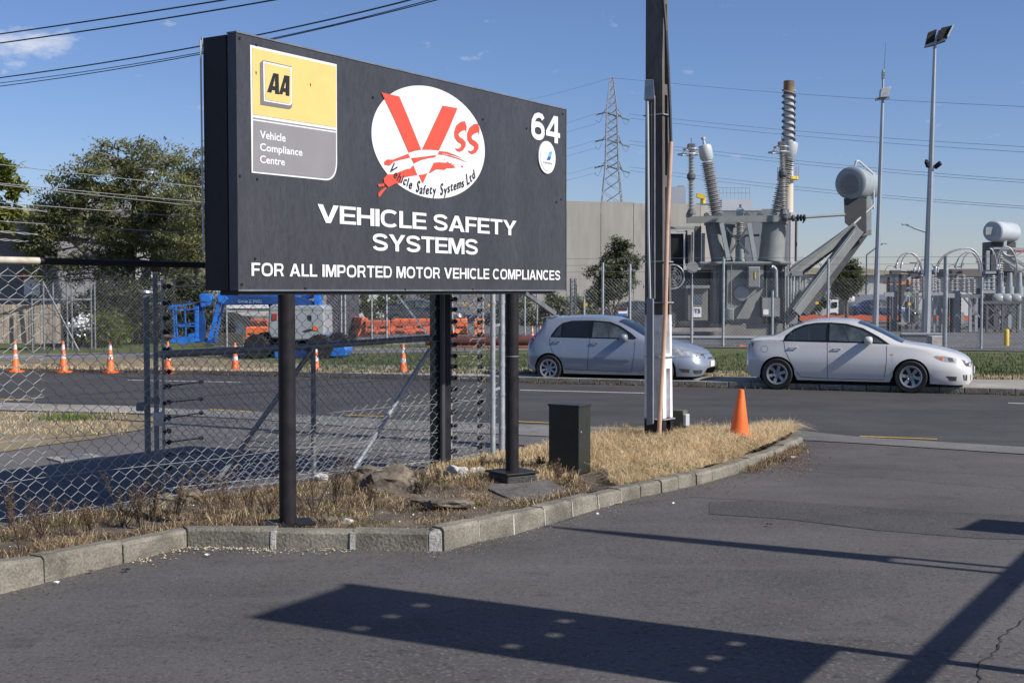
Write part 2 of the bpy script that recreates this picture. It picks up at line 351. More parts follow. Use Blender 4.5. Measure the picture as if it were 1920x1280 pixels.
# painted markings
mk = mat('worn_white_marking', (.62, .62, .60), .6, 0, .15, 14, fine=.25, finescale=30)
yk = mat('worn_yellow_marking', (.46, .30, .05), .6, 0, .2, 10, fine=.25, finescale=30)
def mark(name, p, q, th, m, label):
    a, b = G(*p), G(*q); d = (b - a).normalized(); n = Vector((-d.y, d.x, 0)) * th / 2
    return sheet(name, [a - n, b - n, b + n, a + n], m, .006)
for p, q in (((240, 712.5), (452, 717)), ((975, 731.5), (1222, 737.5)), ((1890, 756), (2200, 765)), ((-300, 700), (-120, 704))):
    mark('white_road_line', p, q, .10, mk, '')
for p, q in (((392, 767.5), (472, 772)), ((648, 778), (735, 781.5)), ((945, 789), (1030, 793)), ((1612, 818), (1757, 823.5)), ((-60, 745), (60, 751))):
    mark('yellow_road_line', p, q, .10, yk, '')
# manhole plates behind the fence
for (px, py, w_, c) in ((143, 859, .55, 1), (352, 874, .4, 0)):
    c0 = G(px, py); h = MB()
    h.box((c0.x, c0.y, .003), (w_, w_ * .9, .02), R(40)); h.build('manhole_surround', 'path', label='pale square concrete surround with an iron cover, seen through the mesh at the left' if c else 'small pale concrete plate right of the steel gate posts, without a cover', cat='manhole', group='manholes behind the mesh fence')
    if c: MB().lathe([(.17, 0), (.17, .012)], (c0.x, c0.y, .013), n=24).build('manhole_cover', 'galv_dark', label='dark iron manhole cover set in a pale square', cat='manhole cover')
# bare dirt / grass corner beyond the fence
sheet('dirt_corner', [G(*p) for p in ((-300, 762), (0, 771), (250, 777), (300, 782), (290, 800), (180, 822), (60, 838), (0, 848), (-300, 880))], 'drylawn', .003)
# far kerb
KH = .12
kd = (FK[1] - FK[0]).normalized(); kn = Vector((-kd.y, kd.x, 0))
kerb = empty('far_kerb', (0, 28.5, 0), kind='structure')
nst = 60; L0 = G(-120, 689); L1 = G(2050, 744); 
kerb_m = mat('shaded_kerb_concrete', (.20, .19, .165), .9, 0, .25, 2, bump=.4, bscale=20, fine=.2, finescale=20)
for i in range(nst):
    a = lerp(L0, L1, i / nst); b = lerp(L0, L1, (i + 1) / nst); dd = (b - a).normalized() * .006
    MB().prism([a + dd, b - dd, b - dd + Vector((0, 0, KH)), a + dd + Vector((0, 0, KH))], kn * .16).build('kerb_stone', kerb_m, kerb, world=True, bevel=.012)
e = kn * .16
sheet('footpath', [FK[0] + e, FK[1] + e, FP[1], FP[0]], 'path', KH - .008)
sheet('verge', [FP[0], FP[1], SF[1] + Vector((0, 1, 0)), SF[0] + Vector((0, 14, 0))], 'lawn', KH - .012)
# left end of the verge is dry and has a driveway crossing
sheet('dry_verge', [G(*p, z=.115) for p in ((-300, 676), (0, 683), (330, 688), (560, 690), (480, 676), (330, 668), (0, 670), (-300, 668))], 'drylawn', KH - .004)
sheet('side_path', [G(*p, z=.12) for p in ((-300, 664), (0, 664), (280, 660), (700, 652), (1000, 649), (1000, 656), (700, 662), (300, 671), (0, 676), (-300, 674))], 'apron', KH)
# substation yard
yard = [SF[0] + Vector((0, .3, 0)), SF[1] + Vector((0, .3, 0)), Vector((130, 200, 0)), Vector((-110, 200, 0))]
sheet('yard_gravel', yard, 'gravel', KH + .01)
# ---------------------------------------------------------------- island kerb, stone by stone
KB = [((-150, 1160), (-150, 1098)), ((0, 1111), (0, 1054)), ((84, 1090), (84, 1044)), ((231, 1054), (225, 1016)), ((349, 1023), (349, 992)), ((512, 1027), (512, 993)),
      ((661, 1028), (661, 995)), ((804, 1031.5), (804, 998)), ((833, 1031.5), (833, 991)), ((900, 1013), (900, 977)), ((964, 1000), (964, 962)),
      ((1022, 983), (1022, 951)), ((1074, 967), (1074, 938)), ((1123, 952), (1123, 927)), ((1166, 939), (1166, 917)), ((1203, 930), (1203, 909)), ((1241, 922), (1241, 901)),
      ((1273, 915), (1273, 894)), ((1306, 908), (1306, 887)), ((1335, 900), (1335, 880)), ((1362, 892), (1362, 872)), ((1388, 885), (1388, 865)), ((1409, 877), (1409, 859)), ((1432, 865), (1430, 852)),
      ((1455, 855), (1452, 844)), ((1475, 845), (1473, 834)), ((1492, 835), (1490, 826)), ((1506, 826), (1503, 818))]
kp = []
for b_, t_ in KB:
    g = G(*b_); D = g.y; z = 2 - (2 - A(t_[0], t_[1], D).z); kp.append((Vector((g.x, g.y, 0)), min(.21, max(.05, z))))
island = empty('island_kerb', (kp[8][0].x, kp[8][0].y, 0), kind='structure')
def off(i, wd):                    # inward offset at vertex i
    p = kp[i][0]; a = kp[max(i - 1, 0)][0]; b = kp[min(i + 1, len(kp) - 1)][0]
    t = (b - a).normalized(); return Vector((-t.y, t.x, 0)) * wd
rk = random.Random(3)
for i in range(len(kp) - 1):
    a, za = kp[i]; b, zb = kp[i + 1]; d = (b - a).normalized() * (.005 if i > 4 else .003)
    oa, ob = off(i, .15), off(i + 1, .15)
    j = rk.uniform(-.009, .009); jj = Vector((rk.uniform(-.009, .009), rk.uniform(-.009, .009), 0))
    s = .012
    A0, B0 = a + d + jj, b - d + jj
    ia, ib = oa.normalized() * s, ob.normalized() * s
    up = Vector((0, 0, 1))
    ring0 = [A0 - up * .03, A0 + ia * .5 + up * (za - .02 + j), A0 + ia + oa * .12 + up * (za + j), A0 + oa + up * (za + j), A0 + oa - up * .03]
    ring1 = [B0 - up * .03, B0 + ib * .5 + up * (zb - .02 + j), B0 + ib + ob * .12 + up * (zb + j), B0 + ob + up * (zb + j), B0 + ob - up * .03]
    m_ = 'kerb_white' if i == 7 else 'kerb'
    mb = MB(); n = 5
    # subdivide lengthwise for slight waviness
    rings = [ring0, [lerp(p, q, .33) + up * rk.uniform(-.002, .002) for p, q in zip(ring0, ring1)], [lerp(p, q, .66) + up * rk.uniform(-.002, .002) for p, q in zip(ring0, ring1)], ring1]
    vs = [p for r_ in rings for p in r_]; fs = []
    for k in range(3):
        for q in range(n): fs.append((k * n + q, k * n + (q + 1) % n, (k + 1) * n + (q + 1) % n, (k + 1) * n + q))
    fs.append((4, 3, 2, 1, 0)); fs.append(tuple(15 + q for q in range(5)))
    mb.add(vs, fs); mb.build('kerb_stone', m_, island, world=True, bevel=.006, label='broken pale kerb stone at the corner' if i == 7 else None)
    if i in (4, 5, 8, 9, 10, 11, 12, 13):     # mortar joints
        q0 = kp[i + 1][0]; zz = kp[i + 1][1]; t = (kp[i + 1][0] - kp[i][0]).normalized(); nrm = Vector((-t.y, t.x, 0))
        jm = MB(); hw = .020 if i < 6 else .007
        jm.prism([q0 - t * hw - nrm * .004 - up * .02, q0 + t * hw - nrm * .004 - up * .02, q0 + t * hw + nrm * .006 + up * (zz - .012), q0 - t * hw + nrm * .006 + up * (zz - .012)], nrm * .1)
        jm.build('mortar_joint', 'kerb_white', island, world=True)
# island soil
inner = [kp[i][0] + off(i, .14) for i in range(len(kp))]
back = [G(*p) for p in ((1490, 812), (1440, 808))] + [Vector((3.0, 17.3, 0)), Vector((1.9, 16.9, 0)), Vector((.6, 16.1, 0)), Vector((-.05, 15.45, 0)), Vector((-1.2, 14.1, 0)), Vector((-2.3, 13.0, 0)), Vector((-3.2, 12.1, 0)), Vector((-4.4, 10.8, 0)), Vector((-5.6, 9.6, 0))]
poly = [(p.x, p.y) for p in inner + back]
def inside(x, y, P=poly):
    c = False; j = len(P) - 1
    for i in range(len(P)):
        if (P[i][1] > y) != (P[j][1] > y) and x < (P[j][0] - P[i][0]) * (y - P[i][1]) / (P[j][1] - P[i][1]) + P[i][0]: c = not c
        j = i
    return c
def segd(x, y, P):
    best = 9
    for i in range(len(P) - 1):
        ax, ay = P[i]; bx, by = P[i + 1]; dx, dy = bx - ax, by - ay
        t = max(0, min(1, ((x - ax) * dx + (y - ay) * dy) / (dx * dx + dy * dy)))
        best = min(best, math.hypot(x - ax - t * dx, y - ay - t * dy))
    return best
front2 = [(p.x, p.y) for p in inner]; back2 = [(p.x, p.y) for p in [inner[-1]] + back]
def hz(x, y):
    df = segd(x, y, front2); db = segd(x, y, back2)
    z = .035 + .085 * math.exp(-df / .35)
    m = math.exp(-((x - 1.9) ** 2 / 2.2 + (y - 15.2) ** 2 / 2.6)) * .15 * min(1, df / .5)
    z += m
    z -= .06 * math.exp(-((x - .75) ** 2 / .3 + (y - 13.2) ** 2 / .35))
    z *= min(1, (.15 if x < 1.2 else .75) + db / .45)
    z += .018 * noise.noise(Vector((x * 2.5, y * 2.5, 0))) + .010 * noise.noise(Vector((x * 9, y * 9, 3)))
    return z
bm = bmesh.new()
vs = [bm.verts.new((p[0], p[1], 0)) for p in poly]; bm.faces.new(vs)
xs = [p[0] for p in poly]; ys = [p[1] for p in poly]
st = .11
for k in range(int((max(xs) - min(xs)) / st)):
    bmesh.ops.bisect_plane(bm, geom=bm.verts[:] + bm.edges[:] + bm.faces[:], plane_co=(min(xs) + k * st, 0, 0), plane_no=(1, 0, 0))
for k in range(int((max(ys) - min(ys)) / st)):
    bmesh.ops.bisect_plane(bm, geom=bm.verts[:] + bm.edges[:] + bm.faces[:], plane_co=(0, min(ys) + k * st, 0), plane_no=(0, 1, 0))
for v in bm.verts: v.co.z = hz(v.co.x, v.co.y)
bmesh.ops.triangulate(bm, faces=bm.faces)
me = bpy.data.meshes.new('island_soil'); bm.to_mesh(me); bm.free(); me.materials.append(M['dirt'])
o = bpy.data.objects.new('island_soil', me); COL.objects.link(o); o['kind'] = 'structure'
for p_ in me.polygons:
    pass
if me.polygons[0].normal.z < 0: me.flip_normals()
# broken concrete pad round the right sign foot
pad = [G(*p, z=.045) for p in ((890, 905), (930, 890), (1000, 890), (1050, 912), (1100, 925), (1090, 940), (1030, 946), (990, 950), (940, 930))]
MB().prism([p - Vector((0, 0, .03)) for p in pad], (0, 0, .045)).build('foundation_pad', mat('dark_cracked_concrete', (.11, .10, .09), .9, 0, .3, 5, bump=.6, bscale=20, fine=.3, finescale=30), bevel=.01, label='cracked grey concrete pad around the right sign foot', cat='pad')

# ---------------------------------------------------------------- the big sign
HS = math.atan((2505 - 960) / F)                  # heading of the sign face
su = Vector((math.sin(HS), math.cos(HS), 0)); sn = Vector((math.cos(HS), -math.sin(HS), 0))   # along, outward normal
S0 = A(447, 546.5, 9.8); ZB, ZT = 2.0, 3.957; SW = 4.95
S0.z = 0
FT = .095; RT = .25; GAP = .012
sign = empty('business_sign', (S0 + su * SW / 2 - sn * .2), 0, 'large double-sided black sign board on two round posts, reading VEHICLE SAFETY SYSTEMS', 'sign')
sgm = mat('weathered_black_sign_panel', (.036, .037, .042), .40, 0, .2, 2.2, stretch=(1, 1, .35), fine=.14, finescale=26, bump=.05, bscale=30, col2=(.055, .056, .062), fac=(.3, .75))
# fine drip stains
t = sgm.node_tree; bs = t.nodes['Principled BSDF']; src = bs.inputs['Base Color'].links[0].from_socket
mpn = t.nodes.new('ShaderNodeMapping'); mpn.inputs['Scale'].default_value = (42, 42, 10); tcn = t.nodes.new('ShaderNodeTexCoord'); t.links.new(tcn.outputs['Object'], mpn.inputs['Vector'])
nn = t.nodes.new('ShaderNodeTexNoise'); nn.inputs['Scale'].default_value = 1.6; nn.inputs['Detail'].default_value = 4; t.links.new(mpn.outputs[0], nn.inputs['Vector'])
m4 = t.nodes.new('ShaderNodeMapRange'); m4.inputs['From Min'].default_value = .58; m4.inputs['From Max'].default_value = .66; m4.inputs['To Max'].default_value = .5; t.links.new(nn.outputs[0], m4.inputs['Value'])
x4 = t.nodes.new('ShaderNodeMix'); x4.data_type = 'RGBA'; t.links.new(m4.outputs[0], x4.inputs['Factor']); t.links.new(src, x4.inputs['A']); x4.inputs['B'].default_value = (.02, .02, .022, 1); t.links.new(x4.outputs['Result'], bs.inputs['Base Color'])
def SP(u, z, o=0.0): return S0 + su * u + sn * o + Vector((0, 0, z))
def sbox(mb, u0, u1, z0, z1, o0, o1):
    return mb.add([SP(u, z, o) for u in (u0, u1) for z in (z0, z1) for o in (o0, o1)], [(0, 1, 3, 2), (4, 6, 7, 5), (0, 4, 5, 1), (2, 3, 7, 6), (0, 2, 6, 4), (1, 5, 7, 3)])
sbox(MB(), 0, SW, ZB, ZT, -FT, 0).build('front_panel', sgm, sign, world=True, bevel=.004)
rp = MB(); rp.prism([SP(0, ZB, -FT - GAP), SP(0, ZT - .004, -FT - GAP), SP(0, ZT - .004, -FT - GAP - RT), SP(0, ZB, -FT - GAP - RT)], su * SW)
rp.build('rear_panel', 'black_metal', sign, world=True, bevel=.004)
sbox(MB(), .02, SW - .25, ZB - .035, ZB, -FT - .12, -.02).build('bottom_frame', 'black_metal', sign, world=True)
tr = MB(); sbox(tr, -.004, SW + .004, ZT, ZT + .012, -FT - .004, .006); sbox(tr, -.004, SW + .004, ZB - .004, ZB + .010, .0, .006); sbox(tr, SW - .004, SW + .004, ZB, ZT, 0, .006)
tr.build('edge_trim', 'galv_dark', sign, world=True)
sbox(MB(), -.006, -.001, ZT - .12, ZT - .0, -FT - GAP - RT - .015, -FT - GAP - RT + .0).build('corner_bracket', 'pale_grey', sign, world=True)
cb = MB(); cb.tube(SP(-.01, ZT - .02, -FT - GAP - RT - .015), SP(-.005, ZB + .3, -FT - GAP - RT - .010), .008, n=6); cb.build('conduit', 'pale_grey', sign, world=True)
def SPX(px, py, o=0.0):                 # photo point -> sign plane coordinates (u, z)
    r = ray(px, py); c = Vector((0, 0, 2)); pl = S0 + sn * o
    tt = (pl - c).dot(sn) / r.dot(sn); p = c + r * tt; return ((p - S0).dot(su), p.z)
def flat(name, polys, m, o, parent=sign, th=.0015, label=None):     # polygons in sign (u,z)
    mb = MB()
    for P in polys:
        if not P: continue
        ar = sum(P[i][0] * P[(i + 1) % len(P)][1] - P[(i + 1) % len(P)][0] * P[i][1] for i in range(len(P)))
        mb.prism([SP(u, z, o) for u, z in P], sn * th)
    return mb.build(name, m, parent, world=True, label=label)
def SPoly(pts): return [SPX(*p) for p in pts]
def zz(fx, ox, oy): return lambda L: [(ox + x / fx, oy + y / fx) for x, y in L]
# ---- post feet
for (u_px, D) in ((538, 10.25), (960, 13.06)):
    c = A(u_px, 700, D); zb = .13 if D < 11 else .15
    MB().tube((c.x, c.y, zb), (c.x, c.y, ZB - .03), .0685, n=28).build('post', 'black_metal', sign, world=True, smooth=40)
    if D < 11:
        MB().box((c.x, c.y, .135), (.40, .30, .016), R(20)).build('base_plate', 'black_metal', sign, world=True)
    else:
        MB().box((c.x, c.y, .075), (.36, .36, .13), R(35)).build('plinth', 'plinth', sign, world=True, bevel=.02)
        MB().box((c.x, c.y, .15), (.40, .40, .022), R(35)).build('base_plate', 'black_metal', sign, world=True, bevel=.006)
        MB().lathe([(.0695, 0), (.0695, .006)], (c.x, c.y, 1.33), n=24).build('weld_ring', 'galv', sign, world=True)
# ---- text
def text_mesh(s, bold=.0, space=1.0, shear=0.0):
    cu = bpy.data.curves.new('t', 'FONT'); cu.body = s; cu.offset = bold; cu.space_character = space; cu.shear = shear; cu.resolution_u = 3
    ob = bpy.data.objects.new('t', cu); COL.objects.link(ob)
    dg = bpy.context.evaluated_depsgraph_get(); dg.update(); me = bpy.data.meshes.new_from_object(ob.evaluated_get(dg))
    vs = [(v.co.x, v.co.y) for v in me.vertices]; fs = [tuple(p.vertices) for p in me.polygons]
    bpy.data.objects.remove(ob); bpy.data.curves.remove(cu); bpy.data.meshes.remove(me)
    return vs, fs
_cap = {}
def cap(bold):
    if bold not in _cap:
        v, f = text_mesh('H', bold); _cap[bold] = (min(p[1] for p in v), max(p[1] for p in v))
    return _cap[bold]
def text_on(name, s, fn, w_, h_, m, parent, bold=.0, space=1.0, label=None, shear=0.0, world=True):
    # fn(a, b) -> world point; a along 0..w_, b up 0..h_ (cap height)
    v, f = text_mesh(s, bold, space, shear); y0, y1 = cap(bold); x0 = min(p[0] for p in v); x1 = max(p[0] for p in v)
    mb = MB(); mb.add([fn((p[0] - x0) / (x1 - x0) * w_, (p[1] - y0) / (y1 - y0) * h_) for p in v], f)
    return mb.build(name, m, parent, world=world, fixn=False, label=label)
def stext(name, s, LT, LB, RB, m='vinylwhite', bold=.03, space=1.0, o=.006):
    u0, zt = SPX(*LT); _, zb = SPX(*LB); u1, zb2 = SPX(*RB); zb = (zb + zb2) / 2
    return text_on(name, s, lambda a, b: SP(u0 + a, zb + b, o), u1 - u0, zt - zb, m, sign, bold, space)
# heavy grotesque capitals, drawn as quads
def strip(pts, w):
    n = len(pts); L = []
    for i in range(n):
        a = pts[max(0, i - 1)]; b = pts[min(n - 1, i + 1)]; dx, dy = b[0] - a[0], b[1] - a[1]; l = math.hypot(dx, dy) or 1
        ww = w(i / (n - 1)) if callable(w) else w
        L.append(((pts[i][0] - dy / l * ww / 2, pts[i][1] + dx / l * ww / 2), (pts[i][0] + dy / l * ww / 2, pts[i][1] - dx / l * ww / 2)))
    return [[L[i][0], L[i][1], L[i + 1][1], L[i + 1][0]] for i in range(n - 1)]
def arc(cx, cy, rx, ry, a0, a1, n=18, p=2.5):
    o = []
    for i in range(n + 1):
        a = R(a0 + (a1 - a0) * i / n); c, s_ = math.cos(a), math.sin(a)
        o.append((cx + rx * math.copysign(abs(c) ** (2 / p), c), cy + ry * math.copysign(abs(s_) ** (2 / p), s_)))
    return o
def rect(x0, y0, x1, y1): return [(x0, y0), (x1, y0), (x1, y1), (x0, y1)]
def glyph(ch):
    s_, h = .21, .17
    if ch == ' ': return .30, []
    if ch == 'V': return 1.0, [[(0, 1), (.25, 1), (.5, .30), (.385, 0)], [(.385, 0), (.5, .30), (.615, 0)], [(.75, 1), (1, 1), (.615, 0), (.5, .30)]]
    if ch == 'A': return 1.0, [[(0, 0), (.385, 1), (.5, .76), (.24, 0)], [(.385, 1), (.615, 1), (.5, .76)], [(.615, 1), (1, 0), (.76, 0), (.5, .76)], [(.315, .22), (.37, .38), (.63, .38), (.685, .22)]]
    if ch == 'E': return .80, [rect(0, 0, s_, 1), rect(s_, 0, .80, h), rect(s_, .42, .75, .58), rect(s_, 1 - h, .79, 1)]
    if ch == 'F': return .74, [rect(0, 0, s_, 1), rect(s_, .40, .68, .565), rect(s_, 1 - h, .74, 1)]
    if ch == 'H': return .90, [rect(0, 0, s_, 1), rect(.69, 0, .90, 1), rect(s_, .41, .69, .59)]
    if ch == 'I': return .22, [rect(0, 0, .22, 1)]
    if ch == 'L': return .70, [rect(0, 0, s_, 1), rect(s_, 0, .70, h)]
    if ch == 'T': return .82, [rect(0, 1 - h, .82, 1), rect(.305, 0, .515, 1 - h)]
    if ch == 'Y': return .95, [rect(.37, 0, .58, .40), [(.37, .40), (.58, .40), (.475, .58)], [(0, 1), (.25, 1), (.475, .58), (.37, .40)], [(.70, 1), (.95, 1), (.58, .40), (.475, .58)]]
    if ch == 'M': return 1.06, [rect(0, 0, .20, 1), rect(.86, 0, 1.06, 1), [(.20, 1), (.30, 1), (.53, .34), (.43, 0), (.20, .66)], [(.86, 1), (.76, 1), (.53, .34), (.63, 0), (.86, .66)], [(.43, 0), (.53, .34), (.63, 0)]]
    if ch == 'N': return .90, [rect(0, 0, .205, 1), rect(.695, 0, .90, 1), [(.205, 1), (.25, 1), (.695, .32), (.695, 0), (.65, 0), (.205, .68)]]
    if ch == 'O': return 1.02, strip(arc(.51, .5, .405, .425, 90, 450, 36), .19)
    if ch == 'C': return .96, strip(arc(.50, .5, .395, .425, 42, 318, 30), .19)
    if ch == 'D': return .93, [rect(0, 0, s_, 1)] + strip([(s_, .915)] + arc(.46, .5, .36, .415, 90, -90, 20) + [(s_, .085)], .17)
    if ch == 'P': return .84, [rect(0, 0, s_, 1)] + strip([(s_, .915)] + arc(.52, .665, .215, .25, 90, -90, 14) + [(s_, .415)], .17)
    if ch == 'R': return .90, [rect(0, 0, s_, 1)] + strip([(s_, .915)] + arc(.54, .69, .21, .225, 90, -90, 14) + [(s_, .465)], .17) + [[(.48, .39), (.66, .39), (.76, .28), (.88, 0), (.66, 0), (.58, .25)]]
    if ch == 'S': return .88, strip(arc(.44, .715, .325, .20, 8, 180, 12, 2.3) + [(.13, .64), (.20, .575), (.34, .535), (.56, .47), (.70, .42), (.765, .34)] + arc(.44, .285, .325, .20, 0, -172, 12, 2.3), .185)
    if ch == '6': return .82, strip(arc(.41, .33, .295, .235, 0, 360, 26, 2.2), .20) + strip([(.70, .78), (.62, .88), (.44, .905), (.26, .84), (.14, .66), (.11, .42), (.115, .33)], lambda t: .19)
    if ch == '4': return .84, [rect(.50, 0, .71, .22), rect(.0, .22, .50, .40), rect(.50, .22, .71, .40), rect(.71, .22, .84, .40), [(.50, .40), (.71, .40), (.71, 1), (.50, 1)], [(0, .40), (.20, .40), (.50, .76), (.50, 1), (.46, 1)]]
    return .5, []
def heavy(s, gap=.075):
    x = 0; vs = []; fs = []
    for ch in s:
        wd, P = glyph(ch)
        for q in P:
            n = len(vs); vs += [(x + a, b) for a, b in q]; fs.append(tuple(range(n, n + len(q))))
        x += wd + gap
    return vs, fs, x - gap
def htext(s, LT, LB, RB, m='vinylwhite', gap=.075, o=.006, name='lettering'):
    u0, zt = SPX(*LT); _, zb = SPX(*LB); u1, zb2 = SPX(*RB); zb = (zb + zb2) / 2
    v, f, W_ = heavy(s, gap); mb = MB()
    k = 0; vv = [SP(u0 + a / W_ * (u1 - u0), zb + b * (zt - zb), o) for a, b in v]
    for fi, q in enumerate(f):
        for i in q: vv[i] = vv[i] + sn * (.00025 * (fi % 7))
    mb.add(vv, f); return mb.build(name, m, sign, world=True, fixn=False, kind='stuff')
htext('VEHICLE SAFETY', (594.5, 382.6), (594.5, 418), (967.4, 441), gap=.05)
htext('SYSTEMS', (697, 437.5), (697, 470.5), (895.2, 476.8), gap=.04)
htext('FOR ALL IMPORTED MOTOR VEHICLE COMPLIANCES', (470.5, 492.5), (470.5, 518.4), (1049.5, 524.2), gap=.10)
htext('64', (994.5, 208), (994.5, 261), (1049, 269.5), gap=.06, name='house_number')
# ---- round VSS badge
z5 = zz(4.921, 660, 130)
L_ = SPX(*z5([(176, 575)])[0]); R_ = SPX(*z5([(1222, 745)])[0]); T_ = SPX(*z5([(620, 140)])[0]); B_ = SPX(*z5([(785, 1195)])[0])
cu_, cz_ = (L_[0] + R_[0]) / 2, (T_[1] + B_[1]) / 2; ru, rz_ = (R_[0] - L_[0]) / 2, (T_[1] - B_[1]) / 2
flat('round_badge', [[(cu_ + ru * math.cos(a * math.pi / 48), cz_ + rz_ * math.sin(a * math.pi / 48)) for a in range(96)]], 'vinylwhite', .003)
redv = mat('red_vinyl', (.60, .075, .04), .45, 0, .04, 10)
vp = [[(265, 215), (430, 252), (515, 452), (632, 742), (575, 752), (518, 770), (385, 465)], [(830, 337), (968, 360), (885, 560), (797, 748), (720, 741), (640, 742), (735, 540)],
      [(513, 779), (530, 815), (430, 838), (385, 850), (340, 889), (295, 881), (292, 852), (320, 832), (370, 835)],
      [(540, 820), (660, 806), (775, 790), (760, 812), (700, 820), (640, 835), (600, 852), (565, 870)],
      [(800, 755), (870, 762), (940, 788), (1008, 822), (940, 797), (870, 781), (822, 775), (830, 784), (900, 794), (990, 826), (1057, 860), (980, 830), (900, 806), (840, 790), (785, 785)],
      [(750, 862), (800, 858), (860, 864), (878, 852), (892, 870), (915, 862), (912, 880), (950, 882), (925, 892), (955, 905), (920, 912), (870, 912), (850, 928), (775, 922), (745, 938), (720, 955), (703, 957)],
      [(560, 885), (578, 930), (598, 975), (520, 988), (455, 1000), (440, 1050), (385, 1058), (330, 1090), (290, 1045), (285, 1010), (320, 970), (380, 968), (460, 935), (500, 920), (530, 918)],
      [(610, 975), (650, 970), (690, 960), (648, 1055)], [(232, 1060), (265, 1058), (292, 1052), (288, 1080), (238, 1085)], [(238, 1175), (235, 1145), (265, 1112), (300, 1090), (315, 1095), (285, 1128), (250, 1178)],
      [(842, 832), (855, 832), (852, 838)], [(1000, 890), (1018, 892), (1020, 905), (1005, 903)], [(965, 878), (970, 880), (968, 888)]]
Sg = [(1047, 592), (1043, 560), (1020, 565), (992, 580), (976, 603), (986, 625), (1018, 645), (1042, 672), (1043, 710), (1018, 748), (985, 762), (962, 753), (944, 726), (972, 735), (998, 718), (1004, 692), (965, 665), (941, 630), (938, 575), (958, 518), (998, 486), (1036, 479), (1052, 528)]
vp.append(Sg); vp.append([(x + 119, y + 22) for x, y in Sg])
flat('badge_graphics', [SPoly(z5(P)) for P in vp], redv, .007)
lets = 'Vehicle Safety Systems Ltd'
lpos = [(372, 915, -38), (400, 968, -28), (432, 998, -22), (460, 1012, -18), (485, 1026, -14), (510, 1040, -10), (537, 1060, -8), None, (604, 1080, -4), (634, 1106, 0), (662, 1110, 2), (690, 1110, 4), (722, 1108, 6), (755, 1115, 8), None,
        (822, 1105, 10), (856, 1112, 11), (886, 1094, 13), (914, 1080, 14), (944, 1072, 16), (982, 1056, 18), (1016, 1046, 20), None, (1062, 1010, 24), (1088, 998, 26), (1114, 970, 28)]
bk = mat('black_vinyl', (.015, .015, .017), .45, 0, .05, 8)
mbt = MB()
for ch, ps in zip(lets, lpos):
    if ps is None: continue
    v, f = text_mesh(ch, .018); x0 = min(p[0] for p in v); x1 = max(p[0] for p in v); y0, y1 = cap(.018)
    u_, z_ = SPX(660 + ps[0] / 4.921, 130 + ps[1] / 4.921); ca, sa = math.cos(R(ps[2])), math.sin(R(ps[2])); k = .150 if ch.isupper() else .118
    kx = .115
    pts = []
    for p in v:
        a = (p[0] - (x0 + x1) / 2) * kx * .9 + (p[1] - .35) * k * .22; b = (p[1] - .35) * k
        pts.append(SP(u_ + a * ca - b * sa, z_ + a * sa + b * ca, .0105))
    mbt.add(pts, f)
mbt.build('badge_lettering', bk, sign, world=True, fixn=False, kind='stuff')
# ---- yellow and grey accreditation panel
z4 = zz(3.765, 380, 50)
def rnd(p, c, q, n=6):       # quadratic corner
    return [((1 - t) ** 2 * p[0] + 2 * t * (1 - t) * c[0] + t * t * q[0], (1 - t) ** 2 * p[1] + 2 * t * (1 - t) * c[1] + t * t * q[1]) for t in [i / n for i in range(n + 1)]]
ylw = mat('yellow_vinyl', (.68, .50, .17), .45, 0, .04, 6); gry = mat('grey_vinyl', (.235, .225, .23), .45, 0, .06, 2)
flat('panel_border', [SPoly(z4([(332, 130), (943, 268), (946, 960)] + rnd((946, 960), (945, 1086), (870, 1086))[1:] + [(343, 1032)]))], 'vinylwhite', .003)
flat('panel_yellow', [SPoly(z4([(345, 150), (937, 283), (938, 712), (350, 620)]))], ylw, .006)
flat('panel_grey', [SPoly(z4([(353, 662), (938, 750), (937, 950)] + rnd((937, 950), (936, 1073), (868, 1073))[1:] + [(353, 1020)])), SPoly(z4([(351, 641), (937, 731), (937, 738), (351, 650)]))], gry, .006)
flat('emblem_shadow', [SPoly(z4([(398, 258), (420, 238), (622, 283), (625, 556)] + rnd((625, 556), (622, 585), (598, 583)) + [(402, 552)]))], mat('emblem_grey', (.16, .155, .16), .45, 0, .04, 4), .009)
flat('emblem_border', [SPoly(z4([(418, 246), (620, 290), (621, 535)] + rnd((621, 535), (620, 560), (600, 558)) + [(423, 528)]))], 'vinylwhite', .012)
flat('emblem_field', [SPoly(z4([(428, 259), (610, 300), (612, 528)] + rnd((612, 528), (611, 548), (594, 546)) + [(433, 518)]))], ylw, .015)
a1 = [[(443, 463), (487, 330), (504, 333), (484, 422), (499, 424), (499, 452), (478, 449), (474, 468)], [(504, 333), (524, 337), (527, 480), (499, 475), (499, 383), (497, 383)]]
a2 = [[(527, 478), (565, 345), (582, 348), (561, 436), (574, 438), (574, 465), (556, 461), (552, 480)], [(582, 348), (601, 352), (600, 492), (574, 488), (574, 398), (572, 396)]]
a3 = [[(474, 450), (499, 452), (499, 424), (480, 421)], [(549, 462), (575, 466), (575, 438), (556, 434)]]
flat('emblem_lettering', [SPoly(z4(P)) for P in a1 + a2], bk, .018)
stext('panel_lettering', 'Vehicle', z4([(398, 733)])[0], z4([(398, 793)])[0], z4([(580, 812)])[0], bold=.018, o=.0095)
stext('panel_lettering', 'Compliance', z4([(398, 822)])[0], z4([(398, 880)])[0], z4([(698, 911)])[0], bold=.018, o=.0095)
stext('panel_lettering', 'Centre', z4([(398, 908)])[0], z4([(398, 965)])[0], z4([(574, 980)])[0], bold=.018, o=.0095)
